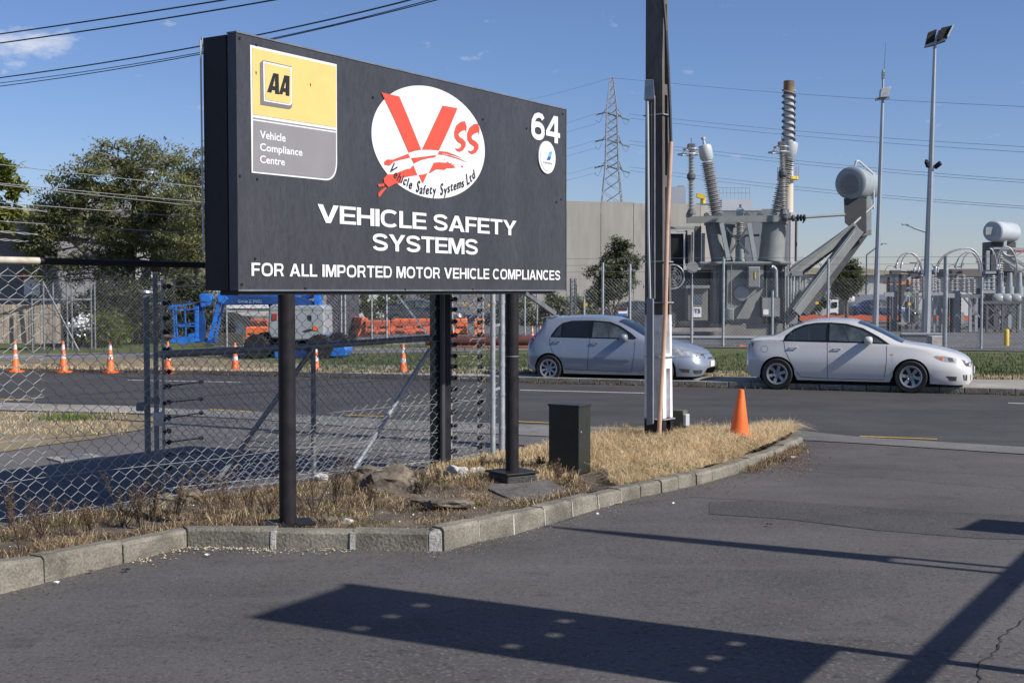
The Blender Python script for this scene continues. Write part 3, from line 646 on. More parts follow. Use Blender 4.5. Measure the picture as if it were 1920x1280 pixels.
# ---- small round plaque below the number
z6 = zz(3.368, 900, 120)
cu2, cz2 = SPX(*z6([(417, 591)])[0]); e2 = SPX(*z6([(475, 600)])[0])[0] - cu2; e3 = SPX(*z6([(417, 499)])[0])[1] - cz2; rr = (e2 + e3) / 2
def circ(r, n=40): return [(cu2 + r * math.cos(2 * math.pi * a / n), cz2 + r * math.sin(2 * math.pi * a / n)) for a in range(n)]
flat('round_plaque', [circ(rr)], 'vinylwhite', .003, th=.012); flat('plaque_ring', [circ(rr * .86)], mat('pale_grey_vinyl', (.60, .60, .61), .4, 0, .03, 6), .0155, th=.001)
flat('plaque_face', [circ(rr * .82)], 'vinylwhite', .018, th=.001)
flat('plaque_mark', [SPoly(z6([(427, 556), (447, 553), (437, 590), (420, 585)]))], mat('light_blue_vinyl', (.13, .38, .70), .4, 0, .03, 6), .0205, th=.001)
flat('plaque_mark', [SPoly(z6([(420, 585), (437, 590), (431, 607), (410, 607)]))], mat('blue_vinyl', (.02, .10, .36), .4, 0, .03, 6), .0225, th=.001)
stext('plaque_lettering', 'Valvoline', z6([(389, 614)])[0], z6([(389, 627)])[0], z6([(446, 636)])[0], mat('navy_vinyl', (.05, .07, .14), .4, 0, .03, 6), bold=.0, o=.021)
# screws and rust spots
for (px, py) in ((449, 72), (450, 330), (482, 336), (480, 85), (1055, 214), (1052, 374), (699, 183), (905, 224), (1043, 379), (987, 241), (577, 157), (453, 533), (478, 485), (1050, 518), (759, 543), (886, 543), (572, 541)):
    u_, z_ = SPX(px, py); sc = MB(); sc.lathe([(.012, 0), (.011, .006)], SP(u_, z_, .001), sn, 8); sc.build('screw', 'black_metal', sign, world=True)
for (px, py) in ((478.6, 136.2), (580.5, 158.6)):
    u_, z_ = SPX(px, py); flat('screw', [[(u_ - .008, z_ + .006), (u_ + .008, z_ + .006), (u_ + .002, z_ - .02)]], mat('rust', (.14, .06, .02), .8), .009)
# diagonal stay behind the right post
MB().beam(A(985, 549, 13.3), A(1040, 588, 14.2), .03, .05).build('stay', 'galv_dark', sign, world=True)
# ---------------------------------------------------------------- front chain-link fence
FA = A(0, 1000, 10.5); FA.z = 0; FB = A(932, 860, 14.9); FB.z = 0
fd = (FB - FA).normalized(); fL = (FB - FA).length; fn_ = Vector((fd.y, -fd.x, 0))        # toward camera
def mesh_diag(mb, P0, d, L, z0, z1, pitch, r, nrm, wig=.0, seed=1, keep=None, twist=True):
    h = pitch / 2; K = int(L / h); J = int((z1 - z0) / h)
    for k in range(K):
        P = []
        for j in range(J + 1):
            right = (j + k) % 2 == 1; x = (k + (1 if right else 0)) * h; z = z0 + j * h
            sx = .010 * noise.noise(Vector((x * 2.1, z * 2.1, seed))); dy = .022 * noise.noise(Vector((x * .9, z * .9, 5 + seed)))
            o_ = nrm * (dy + (r if right else -r)); base = P0 + d * (x + sx - (.12 * h if right else -.12 * h) * 0) + o_
            if twist: P += [base + Vector((0, 0, z + sx - .14 * h)), base + Vector((0, 0, z + sx + .14 * h))]
            else: P.append(base + Vector((0, 0, z)))
        for i in range(len(P) - 1): mb.tube(P[i], P[i + 1], r, n=3, caps=False)
    return mb
fence = empty('mesh_fence', FA + fd * 3, 0, 'tall galvanised chain-link fence running behind the sign posts, pipe along its top', 'fence')
ext = 2.6
mesh_diag(MB(), FA - fd * ext, fd, fL + ext, .02, 2.20, .132, .0030, fn_).build('chain_link', 'galv_wire', fence, world=True, fixn=False, kind='stuff')
rl = MB()
def fp(px): # distance along fence at photo x
    r = ray(px, 700); # intersect plane
    n = Vector((-fd.y, fd.x, 0)); t_ = (FA - Vector((0, 0, 2))).dot(n) / r.dot(n); p = Vector((0, 0, 2)) + r * t_; return (p - FA).dot(fd)
xs_ = fp(76)
MB().tube(FA - fd * ext + Vector((0, 0, 2.26)), FA + fd * xs_ + Vector((0, 0, 2.25)), .030, n=12).build('top_rail', mat('chalky_cream_pipe', (.40, .36, .27), .8, 0, .25, 9, col2=(.55, .52, .45)), fence, world=True, smooth=40, label='chalky cream pipe sleeve at the left end of the top rail')
MB().tube(FA + fd * xs_ + Vector((0, 0, 2.25)), FB + Vector((0, 0, 2.21)), .029, n=12).build('top_rail', 'black_metal', fence, world=True, smooth=40)
for z in (.12, .42, .75, 1.1, 1.45, 1.8, 2.12):
    m_ = MB(); P = [FA + fd * (x - ext) + Vector((0, 0, z + .01 * math.sin(x * 3 + z * 9))) + fn_ * .006 for x in np.linspace(0, fL + ext, 12)]
    m_.path(P, .0024, 4); m_.build('tension_wire', 'galv_wire', fence, world=True)
for px, py, D, r_ in ((924, 857, 14.75, .031), (941, 850, 15.25, .036)):
    g = A(px, py, D); MB().tube((g.x, g.y, 0), (g.x, g.y, 3.0), r_, n=10).build('post', 'galv', fence, world=True, smooth=40)
    mclip = MB()
    for z in (.35, .75, 1.1, 1.48, 1.85): mclip.lathe([(r_ + .004, 0), (r_ + .004, .03)], (g.x, g.y, z), n=10)
    mclip.build('band', 'galv', fence, world=True, kind='stuff')
mb = MB()
a_ = A(924, 700, 14.75); b_ = A(941, 700, 15.25)
for z in (.85, 1.6): mb.beam(lerp(Vector((a_.x, a_.y, z)), Vector((b_.x, b_.y, z)), .1), lerp(Vector((a_.x, a_.y, z)), Vector((b_.x, b_.y, z)), .75), .01, .03)
mb.build('bracket', 'galv', fence, world=True, kind='stuff')
# wires strung above the fence
wl = ((0, 305, 385, 348), (0, 340, 385, 376), (0, 343, 385, 384), (0, 376, 385, 405), (0, 411, 385, 435))
for i, (xa, ya, xb, yb) in enumerate(wl):
    p = A(xa, ya, 10.5); q = A(xb, yb, 11.96); dd = (q - p) / (q.y - p.y)
    p = p - dd * 2.0; q = q + dd * (2.6 if i % 2 else 2.9); mbw = MB()
    mbw.path([lerp(p, q, t) - Vector((0, 0, .02 * math.sin(math.pi * t))) for t in np.linspace(0, 1, 9)], .0032, 4)
    mbw.build('fence_wire', 'galv_wire', fence, world=True)
for (xa, ya, xb, yb) in ((0, 388, 88, 396), (0, 434, 75, 440), (0, 449, 53, 453)):
    p = A(xa, ya, 10.5); q = A(xb, yb, 10.85); dd = (q - p) / (q.y - p.y); p = p - dd * 1.5; mbw = MB()
    n = 26
    for sft in (0, math.pi):
        mbw.path([lerp(p, q, k / n) + Vector((0, .005 * math.cos(k * 1.5 + sft), .007 * math.sin(k * 1.5 + sft))) for k in range(n + 1)], .0028, 3)
    mbw.build('fence_wire', 'galv_wire', fence, world=True)

# ---------------------------------------------------------------- yard gate behind the fence
gate = empty('yard_gate', A(587, 880, 13.2), 0, 'low grey pipe-framed mesh gate with diagonal braces behind the sign', 'gate'); gate.location.z = 0
gl = A(300, 664, 12.3); gm = A(587, 649, 13.35); gr_ = A(812, 633, 14.25)
MB().tube(gl, gm, .036, n=10).build('top_rail', 'galv_dark', gate, world=True, smooth=40)
MB().tube(gm, gr_, .034, n=10).build('top_rail', 'galv_dark', gate, world=True, smooth=40)
g2 = A(587, 880, 13.35); MB().tube((gm.x, gm.y, .04), (gm.x, gm.y, gm.z + .02), .027, n=10).build('stile', 'galv_dark', gate, world=True, smooth=40)
MB().tube(A(586, 655, 13.3), A(408, 900, 12.65), .026, n=10).build('brace', 'galv_dark', gate, world=True, smooth=40)
MB().tube(A(806, 655, 14.2), A(664, 878, 13.6), .026, n=10).build('brace', 'galv', gate, world=True, smooth=40)
gdr = (gr_ - gl); gLn = Vector((gdr.x, gdr.y, 0)).length; gdh = Vector((gdr.x, gdr.y, 0)).normalized()
mesh_diag(MB(), Vector((gl.x, gl.y, 0)), gdh, gLn, .06, 1.40, .085, .0024, Vector((gdh.y, -gdh.x, 0)), seed=4).build('chain_link', 'galv_wire', gate, world=True, fixn=False, kind='stuff')
for z in (.1, 1.05):
    MB().tube((gl.x, gl.y, z * .9), (gr_.x, gr_.y, z), .004, n=5).build('tension_wire', 'galv_wire', gate, world=True)
# gate posts
gp = [((278, 920), 12.8, 549, .029, 'square grey steel gate post, left and shorter of the close pair'), ((295, 925), 12.5, 511, .023, 'tall grey steel gate post with a white latch box, right of the close pair')]
for (p, D, top, r_, lab) in gp:
    b0 = A(p[0], p[1], D); t0 = A(p[0], top, D)
    e_ = empty('gate_post', (b0.x, b0.y, 0), 0, lab, 'gate post', 'pair of grey gate posts at the left')
    MB().box((b0.x, b0.y, t0.z / 2), (r_ * 2, r_ * 2, t0.z), R(20)).build('shaft', 'galv_dark', e_, world=True, bevel=.006)
    if p[0] == 278:
        MB().box(A(266, 762, D - .05), (.11, .09, .085), R(20)).build('hinge_bracket', 'galv_dark', e_, world=True, bevel=.01)
        MB().box(A(288, 750, D - .05), (.12, .04, .06), R(20)).build('hinge_bracket', 'galv_dark', e_, world=True, bevel=.01)
        MB().lathe([(.052, 0), (.045, .02), (.0, .03)], (b0.x, b0.y, t0.z), n=10).build('cap', 'galv', e_, world=True)
    else:
        MB().box(A(297, 785, D - .1), (.095, .07, .135), R(20)).build('latch_box', 'pale_grey', e_, world=True, bevel=.012)
dk = A(826, 866, 14.3)
dp = empty('gate_post', (dk.x, dk.y, 0), 0, 'thick black gate post standing behind the mesh, left of the right sign foot', 'gate post')
MB().box((dk.x, dk.y, 1.2), (.19, .17, 2.4), R(25)).build('shaft', 'black_metal', dp, world=True, bevel=.008)
MB().tube((dk.x + .03, dk.y - .12, 0), (dk.x + .03, dk.y - .12, 2.35), .03, n=8).build('pipe', mat('dull_dark_pipe', (.05, .052, .058), .5), dp, world=True, smooth=40)
# electric fence posts with insulators
def ins_post(px, D, ys, top, base_y, lab, rods, side=1, r_=.014):
    b0 = A(px, base_y, D)
    e_ = empty('electric_fence_post', (b0.x, b0.y, 0), 0, lab, 'fence post')
    MB().tube((b0.x, b0.y, 0), (b0.x, b0.y, A(px, top, D).z), r_, n=8).build('shaft', 'galv', e_, world=True, smooth=40)
    for i, y in enumerate(ys):
        c = A(px + 5, y, D)
        m_ = MB(); m_.lathe([(.010, -.04), (.026, -.03), (.028, -.012), (.014, -.008), (.014, .004), (.028, .008), (.026, .028), (.01, .045)], c, (1, .5, .12), 10)
        m_.build('insulator', 'black', e_, world=True, smooth=40)
        if y in rods:
            q = A(px + 68, y + rods[y], D + .35)
            rr_ = MB(); rr_.tube(c, q, .008, .007, 6); rr_.lathe([(.006, -.02), (.02, -.01), (.02, .02), (.008, .03)], q, (1, .5, .1), 8); rr_.build('outrigger', 'dark_grey', e_, world=True)
        if y < 575 and px < 400:
            q = A(px + 80, y - 2, D + .3)
            rr_ = MB(); rr_.tube(c, q, .009, .008, 6); rr_.build('outrigger', mat('brown_fibreglass_rod', (.28, .10, .05), .6, 0, .4, 20, col2=(.6, .55, .5)), e_, world=True)
ins_post(308, 12.6, (537, 568, 596, 622, 655, 668, 697, 724, 754, 784, 808, 829, 852, 877), 524, 915, 'thin steel post carrying a column of black insulators beside the gate posts', {724: -8, 754: -6, 784: -10, 829: -8, 852: -5, 877: -6})
ins_post(846, 14.6, (561, 580, 603, 628, 646, 667, 687, 708, 729, 750, 771, 797, 820, 845), 552, 862, 'thin steel post with black insulators just right of the thick black gate post', {})
ins_post(896, 15.0, (561, 582, 604, 627, 648, 668, 688, 709, 733, 754, 775, 798, 820, 838), 552, 858, 'second insulator post, between the black gate post and the end posts of the mesh', {}, r_=.006)
for i, y in enumerate((568, 603, 628, 667, 708, 750, 797, 838)):
    MB().tube(A(846, y, 14.6), A(896, y + 1, 15.0), .003, n=4).build('electric_wire', 'galv_wire', label=None, group='live wires between the insulator posts')
for i, o_ in enumerate(sorted([o_ for o_ in bpy.data.objects if o_.name.startswith('electric_wire')], key=lambda q: -q.data.vertices[0].co.z)):
    tag(o_, ['topmost', 'second from the top', 'third from the top', 'fourth from the top', 'fifth from the top, middle', 'third from the bottom', 'second from the bottom', 'lowest'][i] + ' live wire strung between the two insulator posts', 'wire', 'live wires between the insulator posts')

# ---------------------------------------------------------------- concrete power pole
PD = 15.6
pb = A(1235, 845, PD); pole = empty('power_pole', (pb.x, pb.y, 0), 0, 'concrete power pole with white painted foot and cables up its side', 'power pole')
prz = R(-38)          # local x: along the slotted (right) face normal
cr_, sr_ = math.cos(prz), math.sin(prz)
def PL(x, y, z): return Vector((pb.x - .0085 * z + x * cr_ - y * sr_, pb.y + x * sr_ + y * cr_, z))
def half(z): return (.133 - .0033 * z, .118 - .0096 * z)       # half depth (x), half width (y)
pc = mat('weathered_pole_concrete', (.075, .068, .062), .85, 0, .3, 1.5, col2=(.15, .138, .125), bump=.3, bscale=20, stretch=(1, 1, .25), fine=.15, finescale=30)
pw = mat('flaking_white_pole_paint', (.72, .72, .73), .7, 0, .1, 5, fine=.1, finescale=14)
ZW = A(1230, 590, PD).z; ZBK = A(1230, 782, PD).z; ZP = 7.2
def pole_seg(z0, z1, m, name):
    # I-section: two flanges and a recessed web, open slots crossed by rungs
    def quadbox(mb, xa, xb, ya, yb):
        vs = []
        for z in (z0, z1):
            hx, hy = half(z); vs += [PL(xa * hx, ya * hy, z), PL(xb * hx, ya * hy, z), PL(xb * hx, yb * hy, z), PL(xa * hx, yb * hy, z)]
        mb.add(vs, [(3, 2, 1, 0), (4, 5, 6, 7), (0, 1, 5, 4), (1, 2, 6, 5), (2, 3, 7, 6), (3, 0, 4, 7)])
    mb = MB(); quadbox(mb, -1, 1, -1, -.30); quadbox(mb, -1, 1, .55, 1); quadbox(mb, -1, .35, -.30, .55)
    mb.build(name, m, pole, world=True)
segs = [(0, ZBK, M['black_metal'], 'foot'), (ZBK, ZW, pw, 'painted_band'), (ZW, ZP, pc, 'shaft')]
for z0, z1, m_, nm in segs: pole_seg(z0, z1, m_, nm)
for (ya, yb) in ((0, 10), (160, 180), (330, 352), (497, 520), (662, 690)):
    za, zb_ = A(1248, yb, PD).z, A(1248, ya, PD).z
    hx, hy = half((za + zb_) / 2); mb = MB()
    vs = [PL(x * hx, y * hy, z) for z in (za, zb_) for x, y in ((.35, -.30), (.985, -.30), (.985, .55), (.35, .55))]
    mb.add(vs, [(3, 2, 1, 0), (4, 5, 6, 7), (0, 1, 5, 4), (1, 2, 6, 5), (2, 3, 7, 6), (3, 0, 4, 7)]); mb.build('rung', pw if za < ZW - .1 else pc, pole, world=True)
pvc = mat('salmon_conduit', (.50, .33, .23), .5, 0, .12, 4)
MB().path([A(1258, 266, PD - .22), A(1251, 420, PD - .22), A(1247, 600, PD - .24), A(1239, 740, PD - .27), A(1236, 812, PD - .28)], .028, 10).build('conduit', pvc, pole, world=True, smooth=40, label='salmon coloured conduit leaning down the right side')
MB().path([A(1241, -40, PD - .1), A(1249, 60, PD - .15), A(1253, 130, PD - .2), A(1256, 200, PD - .22), A(1258, 268, PD - .22)], .019, 8).build('cable', 'wire_dark', pole, world=True, smooth=40)
MB().path([A(1214, 190, PD - .25), A(1215, 300, PD - .25), A(1216, 440, PD - .25), A(1219, 560, PD - .25)], .016, 8).build('conduit', 'pale_grey', pole, world=True, smooth=40, label='thin pale conduit on the left side')
MB().path([A(1227, 180, PD - .26), A(1227, 560, PD - .26)], .012, 6).build('cable', 'galv_dark', pole, world=True, smooth=40)
MB().path([A(1221, 190, PD - .26), A(1222, 300, PD - .26), A(1221, 480, PD - .26), A(1223, 560, PD - .26)], .007, 6).build('cable', 'wire_dark', pole, world=True)
jb = MB(); q0 = [A(1209.5, 149, PD - .22), A(1225, 149, PD - .3), A(1228, 186, PD - .3), A(1208, 186, PD - .22)]
jb.prism(q0, Vector((.01, .12, 0))); jb.build('junction_box', 'galv', pole, world=True, bevel=.008)
MB().prism([A(1212, 558, PD - .22), A(1224, 560, PD - .33), A(1224, 795, PD - .33), A(1212, 797, PD - .22)], Vector((.025, .08, 0))).build('cable_guard', mat('grey_cable_guard', (.20, .215, .24), .5, 0, .1, 3), pole, world=True, bevel=.01)
for y in (217, 491, 567, 668, 784):
    z = A(1230, y, PD).z; hx, hy = half(z); s_ = 1.14
    ring = [PL(x * hx * s_, y_ * hy * (s_ + .05), z) for x, y_ in ((-1, -1), (1, -1), (1, 1), (-1, 1), (-1, -1))]
    if y > 560: ring[0] = ring[4] = A(1209, y, PD - .20)
    MB().path(ring, .009, 5).build('steel_band', 'galv', pole, world=True)
st_ = A(1274, 797, 16.2)
sp = empty('marker_post', (st_.x, st_.y, .05), R(-35), 'short green-grey wooden stub post just right of the power pole', 'post')
MB().box((0, 0, .22), (.17, .13, .44)).build('stub', mat('mossy_timber', (.09, .10, .07), .85, 0, .3, 6, bump=.3), sp, bevel=.01)
MB().box((.10, -.01, .32), (.05, .10, .15)).build('box', 'pale_grey', sp, bevel=.01)

# ---------------------------------------------------------------- cabinet and plain cone
cbx = A(1068, 890, 13.75)
cab = empty('service_cabinet', (cbx.x, cbx.y, 0), R(-33 + 0), 'dark green-black metal cabinet standing in the dry grass', 'cabinet')
cm = mat('dark_green_cabinet_paint', (.020, .023, .019), .5, 0, .15, 3, coat=.1, fine=.1, finescale=20)
MB().box((0, 0, .41), (.375, .255, .72)).build('housing', cm, cab, bevel=.006)
MB().box((0, 0, .775), (.395, .275, .022)).build('lid', cm, cab, bevel=.005)
MB().box((-.0, -.1285, .40), (.32, .004, .62)).build('door', cm, cab)
MB().lathe([(.010, 0), (.010, .008)], (.1895, -.09, .50), (1, 0, 0), 8).build('lock', 'galv', cab)
cc = A(1385, 826, 15.7)
cn = empty('traffic_cone', (cc.x, cc.y, .08), 0, 'plain orange traffic cone without bands, leaning in the dry grass', 'traffic cone'); cn.rotation_euler = (R(2), R(1.5), R(20))
MB().lathe([(.146, .02), (.145, .03), (.034, .70), (.030, .712), (.0, .714)], n=32).build('cone_body', 'orange', cn, smooth=50)
MB().box((0, 0, .012), (.36, .36, .025)).build('cone_base', 'orange', cn, bevel=.01)

# ---------------------------------------------------------------- banded cones on the far kerb
def road_cone(loc, lab):
    e_ = empty('traffic_cone', loc, 0, lab, 'traffic cone', 'banded cones along the far kerb')
    prof = lambda z: .098 - (.098 - .026) * (z - .05) / .70
    def part(nm, z0, z1, m_, g_=0): MB().lathe([(prof(z0) + g_, z0), (prof(z1) + g_, z1)], n=18).build(nm, m_, e_, smooth=50)
    MB().lathe([(.12, .035), (.10, .07), (prof(.06), .075), (prof(.75), .75), (.02, .765)], n=18).build('cone_body', 'orange', e_, smooth=50)
    part('upper_band', .56, .68, 'reflect', .002); part('lower_band', .34, .44, 'reflect', .002)
    MB().prism([((.21) * math.cos(R(a)), .21 * math.sin(R(a)), 0) for a in (20, 70, 110, 160, 200, 250, 290, 340)], (0, 0, .035)).build('cone_base', 'orange', e_)
    return e_
cps = [(29, 697, 'banded traffic cone furthest left in the row along the far kerb'), (119, 698, 'banded traffic cone second from the left in the far kerb row'), (207, 698.5, 'banded traffic cone third from the left, left of the steel gate posts'),
       (315, 700, 'banded traffic cone just right of the steel gate posts, below the blue lift basket'), (441, 702, 'banded traffic cone in front of the boom lift front wheel'), (592, 704, 'banded traffic cone right of the left sign post'), (756, 707, 'banded traffic cone furthest right in the row, before the black gate post')]
c0 = None
for i, (px, py, lab) in enumerate(cps):
    g = G(px, py)
    if c0 is None: c0 = road_cone((g.x, g.y, 0), lab); ck = children(c0)
    else: copy_thing(c0, ck, (g.x, g.y, 0), rz=R(rk.uniform(-25, 25)), label=lab)

# ---------------------------------------------------------------- rocks on the island
def rock(name, c, size, m_, lab, seed, rz=0, flat_=False, cat='rock'):
    bm = bmesh.new(); bmesh.ops.create_icosphere(bm, subdivisions=3, radius=1)
    for v in bm.verts:
        p = v.co.copy(); n_ = noise.noise(p * 1.3 + Vector((seed * 7.1, 0, 0))) * .45 + noise.noise(p * 3.1 + Vector((seed, 3, 0))) * .14 + noise.noise(p * 8 + Vector((seed, 3, 9))) * .05
        q = p * (1 + n_)
        if flat_: q.z = max(-.55, min(.55, q.z))
        else: q = Vector((round(q.x * 3.2) / 3.2 * .35 + q.x * .65, q.y, round(q.z * 2.6) / 2.6 * .35 + q.z * .65))
        v.co = Vector((q.x * size[0], q.y * size[1], q.z * size[2]))
    me = bpy.data.meshes.new(name); bm.to_mesh(me); bm.free(); me.materials.append(M[m_])
    me.polygons.foreach_set('use_smooth', [True] * len(me.polygons)); me.set_sharp_from_angle(angle=R(28))
    o = bpy.data.objects.new(name, me); COL.objects.link(o); o.location = c; o.rotation_euler = (0, 0, rz); tag(o, lab, cat)
    return o
rk2 = [((737, 915), (.30, .22, .165), 'rock', 'largest brown boulder on the island, between the sign posts', 0, 1), ((690, 893), (.17, .13, .10), 'rock', 'low rock partly buried left of the large boulder', 0, 2),
       ((858, 888), (.12, .09, .075), 'rockw', 'whitish lichen-covered rock behind the weeds near the right sign foot', 0, 3), ((893, 884), (.075, .06, .05), 'rockw', 'small whitish rock right of the lichen-covered one', 0, 4),
       ((615, 977), (.07, .05, .045), 'rock', 'small brown stone by the kerb right of the left sign foot', 0, 5), ((352, 935), (.16, .12, .08), 'rock', 'rock at the foot of the steel gate posts', 0, 6), ((310, 938), (.12, .1, .06), 'rock', 'flatter rock left of the one at the gate posts', 0, 7), ((650, 978), (.05, .04, .03), 'rockw', 'pale pebble-sized stone near the kerb between the posts', 0, 8),
       ((600, 897), (.09, .07, .05), 'rockw', 'white stone behind the left sign post', 0, 9)]
for (p, sz, m_, lab, fl, sd_) in rk2:
    g = G(p[0], p[1], .06); rock('rock', (g.x, g.y, .05 + sz[2] * .3), sz, m_, lab, sd_)
g = G(845, 948, .08)
rock('flat_stone', (g.x, g.y, .11), (.21, .11, .055), 'rock', 'flat slab of stone lying near the kerb, before the right sign foot', 11, R(15), True, 'stone')
g = G(800, 942, .08)
rock('flat_stone', (g.x + .02, g.y + .05, .09), (.17, .10, .045), 'rock', 'darker flat stone tucked behind the slab near the kerb', 14, R(-10), True, 'stone')

# ---------------------------------------------------------------- grass, weeds, litter on the island
def blades(name, n, region, m_, hmin, hmax, wd, lean, seed, kind='stuff', bend=.5, zoff=0):
    rg = random.Random(seed); vs = []; fs = []; k = 0
    while k < n:
        x, y, wgt = region(rg)
        if x is None: continue
        h = rg.uniform(hmin, hmax) * wgt; a = rg.uniform(0, 2 * math.pi); le = rg.uniform(.1, lean); z = hz(x, y) + zoff
        dx, dy = math.cos(a), math.sin(a); b = rg.uniform(0, math.pi); wx, wy = math.cos(b) * wd, math.sin(b) * wd
        p1 = (x + dx * h * le * .35, y + dy * h * le * .35, z + h * .6); p2 = (x + dx * h * le, y + dy * h * le, z + h * max(.12, 1 - bend * le))
        i = len(vs)
        vs += [(x - wx, y - wy, z), (x + wx, y + wy, z), (p1[0] + wx * .8, p1[1] + wy * .8, p1[2]), (p1[0] - wx * .8, p1[1] - wy * .8, p1[2]), p2]
        fs += [(i, i + 1, i + 2, i + 3), (i + 3, i + 2, i + 4)]; k += 1
    mb = MB(); mb.v = vs; mb.f = fs
    return mb.build(name, m_, kind=kind, fixn=False)
bx0, bx1, by0, by1 = min(xs), max(xs), min(ys), max(ys)
fencex = lambda x: FA.y + (x - FA.x) * fd.y / fd.x
def dryzone(x, y): return (y - 11.9) * .25 + .40     # left boundary x of the dry grass
def reg_straw(rg):
    x = rg.uniform(.3, bx1); y = rg.uniform(11.4, by1)
    if not inside(x, y) or x < .50 + noise.noise(Vector((x * 2, y * 2, 0))) * .25: return None, 0, 0
    if y < 13.75 and x < 1.02: return None, 0, 0
    df = segd(x, y, front2)
    c = .5 + .5 * noise.noise(Vector((x * 2.2, y * 2.2, 1))); w_ = .55 + .75 * c
    if df < .1 and x < 2.2: w_ *= .6
    if y < 12.6 and rg.random() < .5: return None, 0, 0
    return x, y, w_
blades('dry_grass', 38000, reg_straw, 'straw', .03, .20, .0026, 2.1, 1, bend=.42)
blades('matted_dry_grass', 15000, reg_straw, 'straw', .10, .26, .0022, 2.6, 21, bend=.36)
blades('dry_grass_green_tufts', 2600, lambda rg: (lambda r: r if r[0] is not None and noise.noise(Vector((r[0] * 1.7, r[1] * 1.7, 8))) > .22 else (None, 0, 0))(reg_straw(rg)), 'greenweed', .06, .18, .003, 1.0, 2)
def reg_strip(rg):          # dry grass between the mesh end and cabinet, and along the back edge
    x = rg.uniform(-.9, .7); y = rg.uniform(12.6, 16.4)
    if not inside(x, y) or y < 13.2 + abs(x) * .5 - .3: return None, 0, 0
    return x, y, .8
blades('dry_grass_by_fence', 7000, reg_strip, 'straw', .05, .18, .0028, 1.2, 3)
def reg_weed(rg):
    x = rg.uniform(bx0, .75); y = rg.uniform(by0, 14.6)
    if not inside(x, y): return None, 0, 0
    c = noise.noise(Vector((x * 1.5, y * 1.5, 4))) + .5 * noise.noise(Vector((x * 5, y * 5, 2)))
    if c < -.22 + rg.uniform(-.2, .2): return None, 0, 0
    # the pad and flat stones stay clear
    if abs(x - .1) < .28 and 11.7 < y < 12.9: return None, 0, 0
    return x, y, .6 + c
blades('brown_weeds', 26000, reg_weed, 'straw_dk', .02, .11, .0026, 1.9, 5)
blades('brown_weeds_pale', 6500, reg_weed, 'straw', .03, .14, .0020, 2.0, 6)
blades('low_green_weeds', 2200, lambda rg: (lambda r: r if r[0] is not None and noise.noise(Vector((r[0] * 2.1, r[1] * 2.1, 18))) > .25 else (None, 0, 0))(reg_weed(rg)), 'greenweed', .02, .07, .006, 1.6, 7)
# bushier dead plants: stems with side twigs and small seed heads
def weed_plant(x, y, h, seed, lab, m1='straw_dk', spread=.5, n=9, z=None):
    rg = random.Random(seed); z = hz(x, y) if z is None else z; h = h * .85
    e_ = empty('dead_weed', (x, y, z), 0, lab, 'weed', 'dead weeds standing along the fence')
    st = MB(); hd = MB()
    for k in range(n):
        a = rg.uniform(0, 6.28); ln_ = h * rg.uniform(.5, 1); le = rg.uniform(.05, spread)
        p0 = Vector((rg.uniform(-.03, .03), rg.uniform(-.03, .03), 0)); p1 = p0 + Vector((math.cos(a) * le * ln_ * .4, math.sin(a) * le * ln_ * .4, ln_ * .5)); p2 = p1 + Vector((math.cos(a) * le * ln_ * .7, math.sin(a) * le * ln_ * .7, ln_ * .45))
        st.tube(p0, p1, .0045, .003, 4, False); st.tube(p1, p2, .003, .0015, 3, False)
        for j in range(14):
            t = rg.uniform(.25, 1); q = lerp(p0, p1, t * 2) if t < .5 else lerp(p1, p2, t * 2 - 1)
            b = rg.uniform(0, 6.28); l2 = rg.uniform(.03, .11) * (h / .6); q2 = q + Vector((math.cos(b) * l2 * .6, math.sin(b) * l2 * .6, l2 * .9)); st.tube(q, q2, .0016, .001, 3, False)
            for _ in range(7):
                c = lerp(q, q2, rg.uniform(.3, 1.15)) + Vector((rg.uniform(-1, 1), rg.uniform(-1, 1), rg.uniform(-1, 1))) * .012; s_ = rg.uniform(.002, .0055)
                u_ = Vector((rg.uniform(-1, 1), rg.uniform(-1, 1), rg.uniform(-1, 1))).normalized() * s_; v_ = u_.orthogonal().normalized() * s_
                hd.add([c - u_, c + v_, c + u_, c - v_], [(0, 1, 2, 3)])
    st.build('stem', 'twig', e_, fixn=False, kind='stuff'); hd.build('seed_heads', m1, e_, fixn=False, kind='stuff')
wp = [(40, 1035, .50, 'dead weed at the left picture edge before the mesh'), (75, 1010, .45, 'dead weed at the left, second before the mesh'), (118, 1003, .42, 'spiky dead weed third from the left before the mesh'), (165, 1000, .33, 'low bushy dead weed before the dark rock shadow'), (232, 985, .62, 'tall dead weed left of the gate posts'), (262, 988, .55, 'tall dark weed stalk just left of the gate posts'), (285, 985, .42, 'bushy weed right under the gate posts'),
      (330, 962, .40, 'dead weed right of the gate posts'), (395, 955, .50, 'dead weed under the left diagonal brace'), (425, 965, .42, 'dead weed right of the brace foot'), (470, 958, .42, 'thick brown weed left of the left sign post'), (505, 962, .40, 'brown weed touching the left sign post'), (585, 962, .50, 'open twiggy weed right of the left sign post'), (630, 945, .55, 'tall twiggy weed between the left sign post and the boulder'), (668, 925, .42, 'dead weed left of the large boulder'),
      (790, 920, .30, 'brown weed right of the large boulder'), (820, 905, .26, 'reddish weed behind the flat stones'), (760, 900, .32, 'reddish weed behind the large boulder'), (905, 880, .30, 'weed left of the right sign foot'), (1045, 895, .28, 'small dark weed before the cabinet door'), (1068, 900, .22, 'low brown weed at the cabinet corner'), (1010, 880, .20, 'low weed between the sign foot and the cabinet'), (20, 985, .5, 'dead weed close to the left edge behind the kerb'), (700, 940, .25, 'low red-brown weed before the large boulder'), (540, 940, .30, 'weed directly behind the left sign post')]
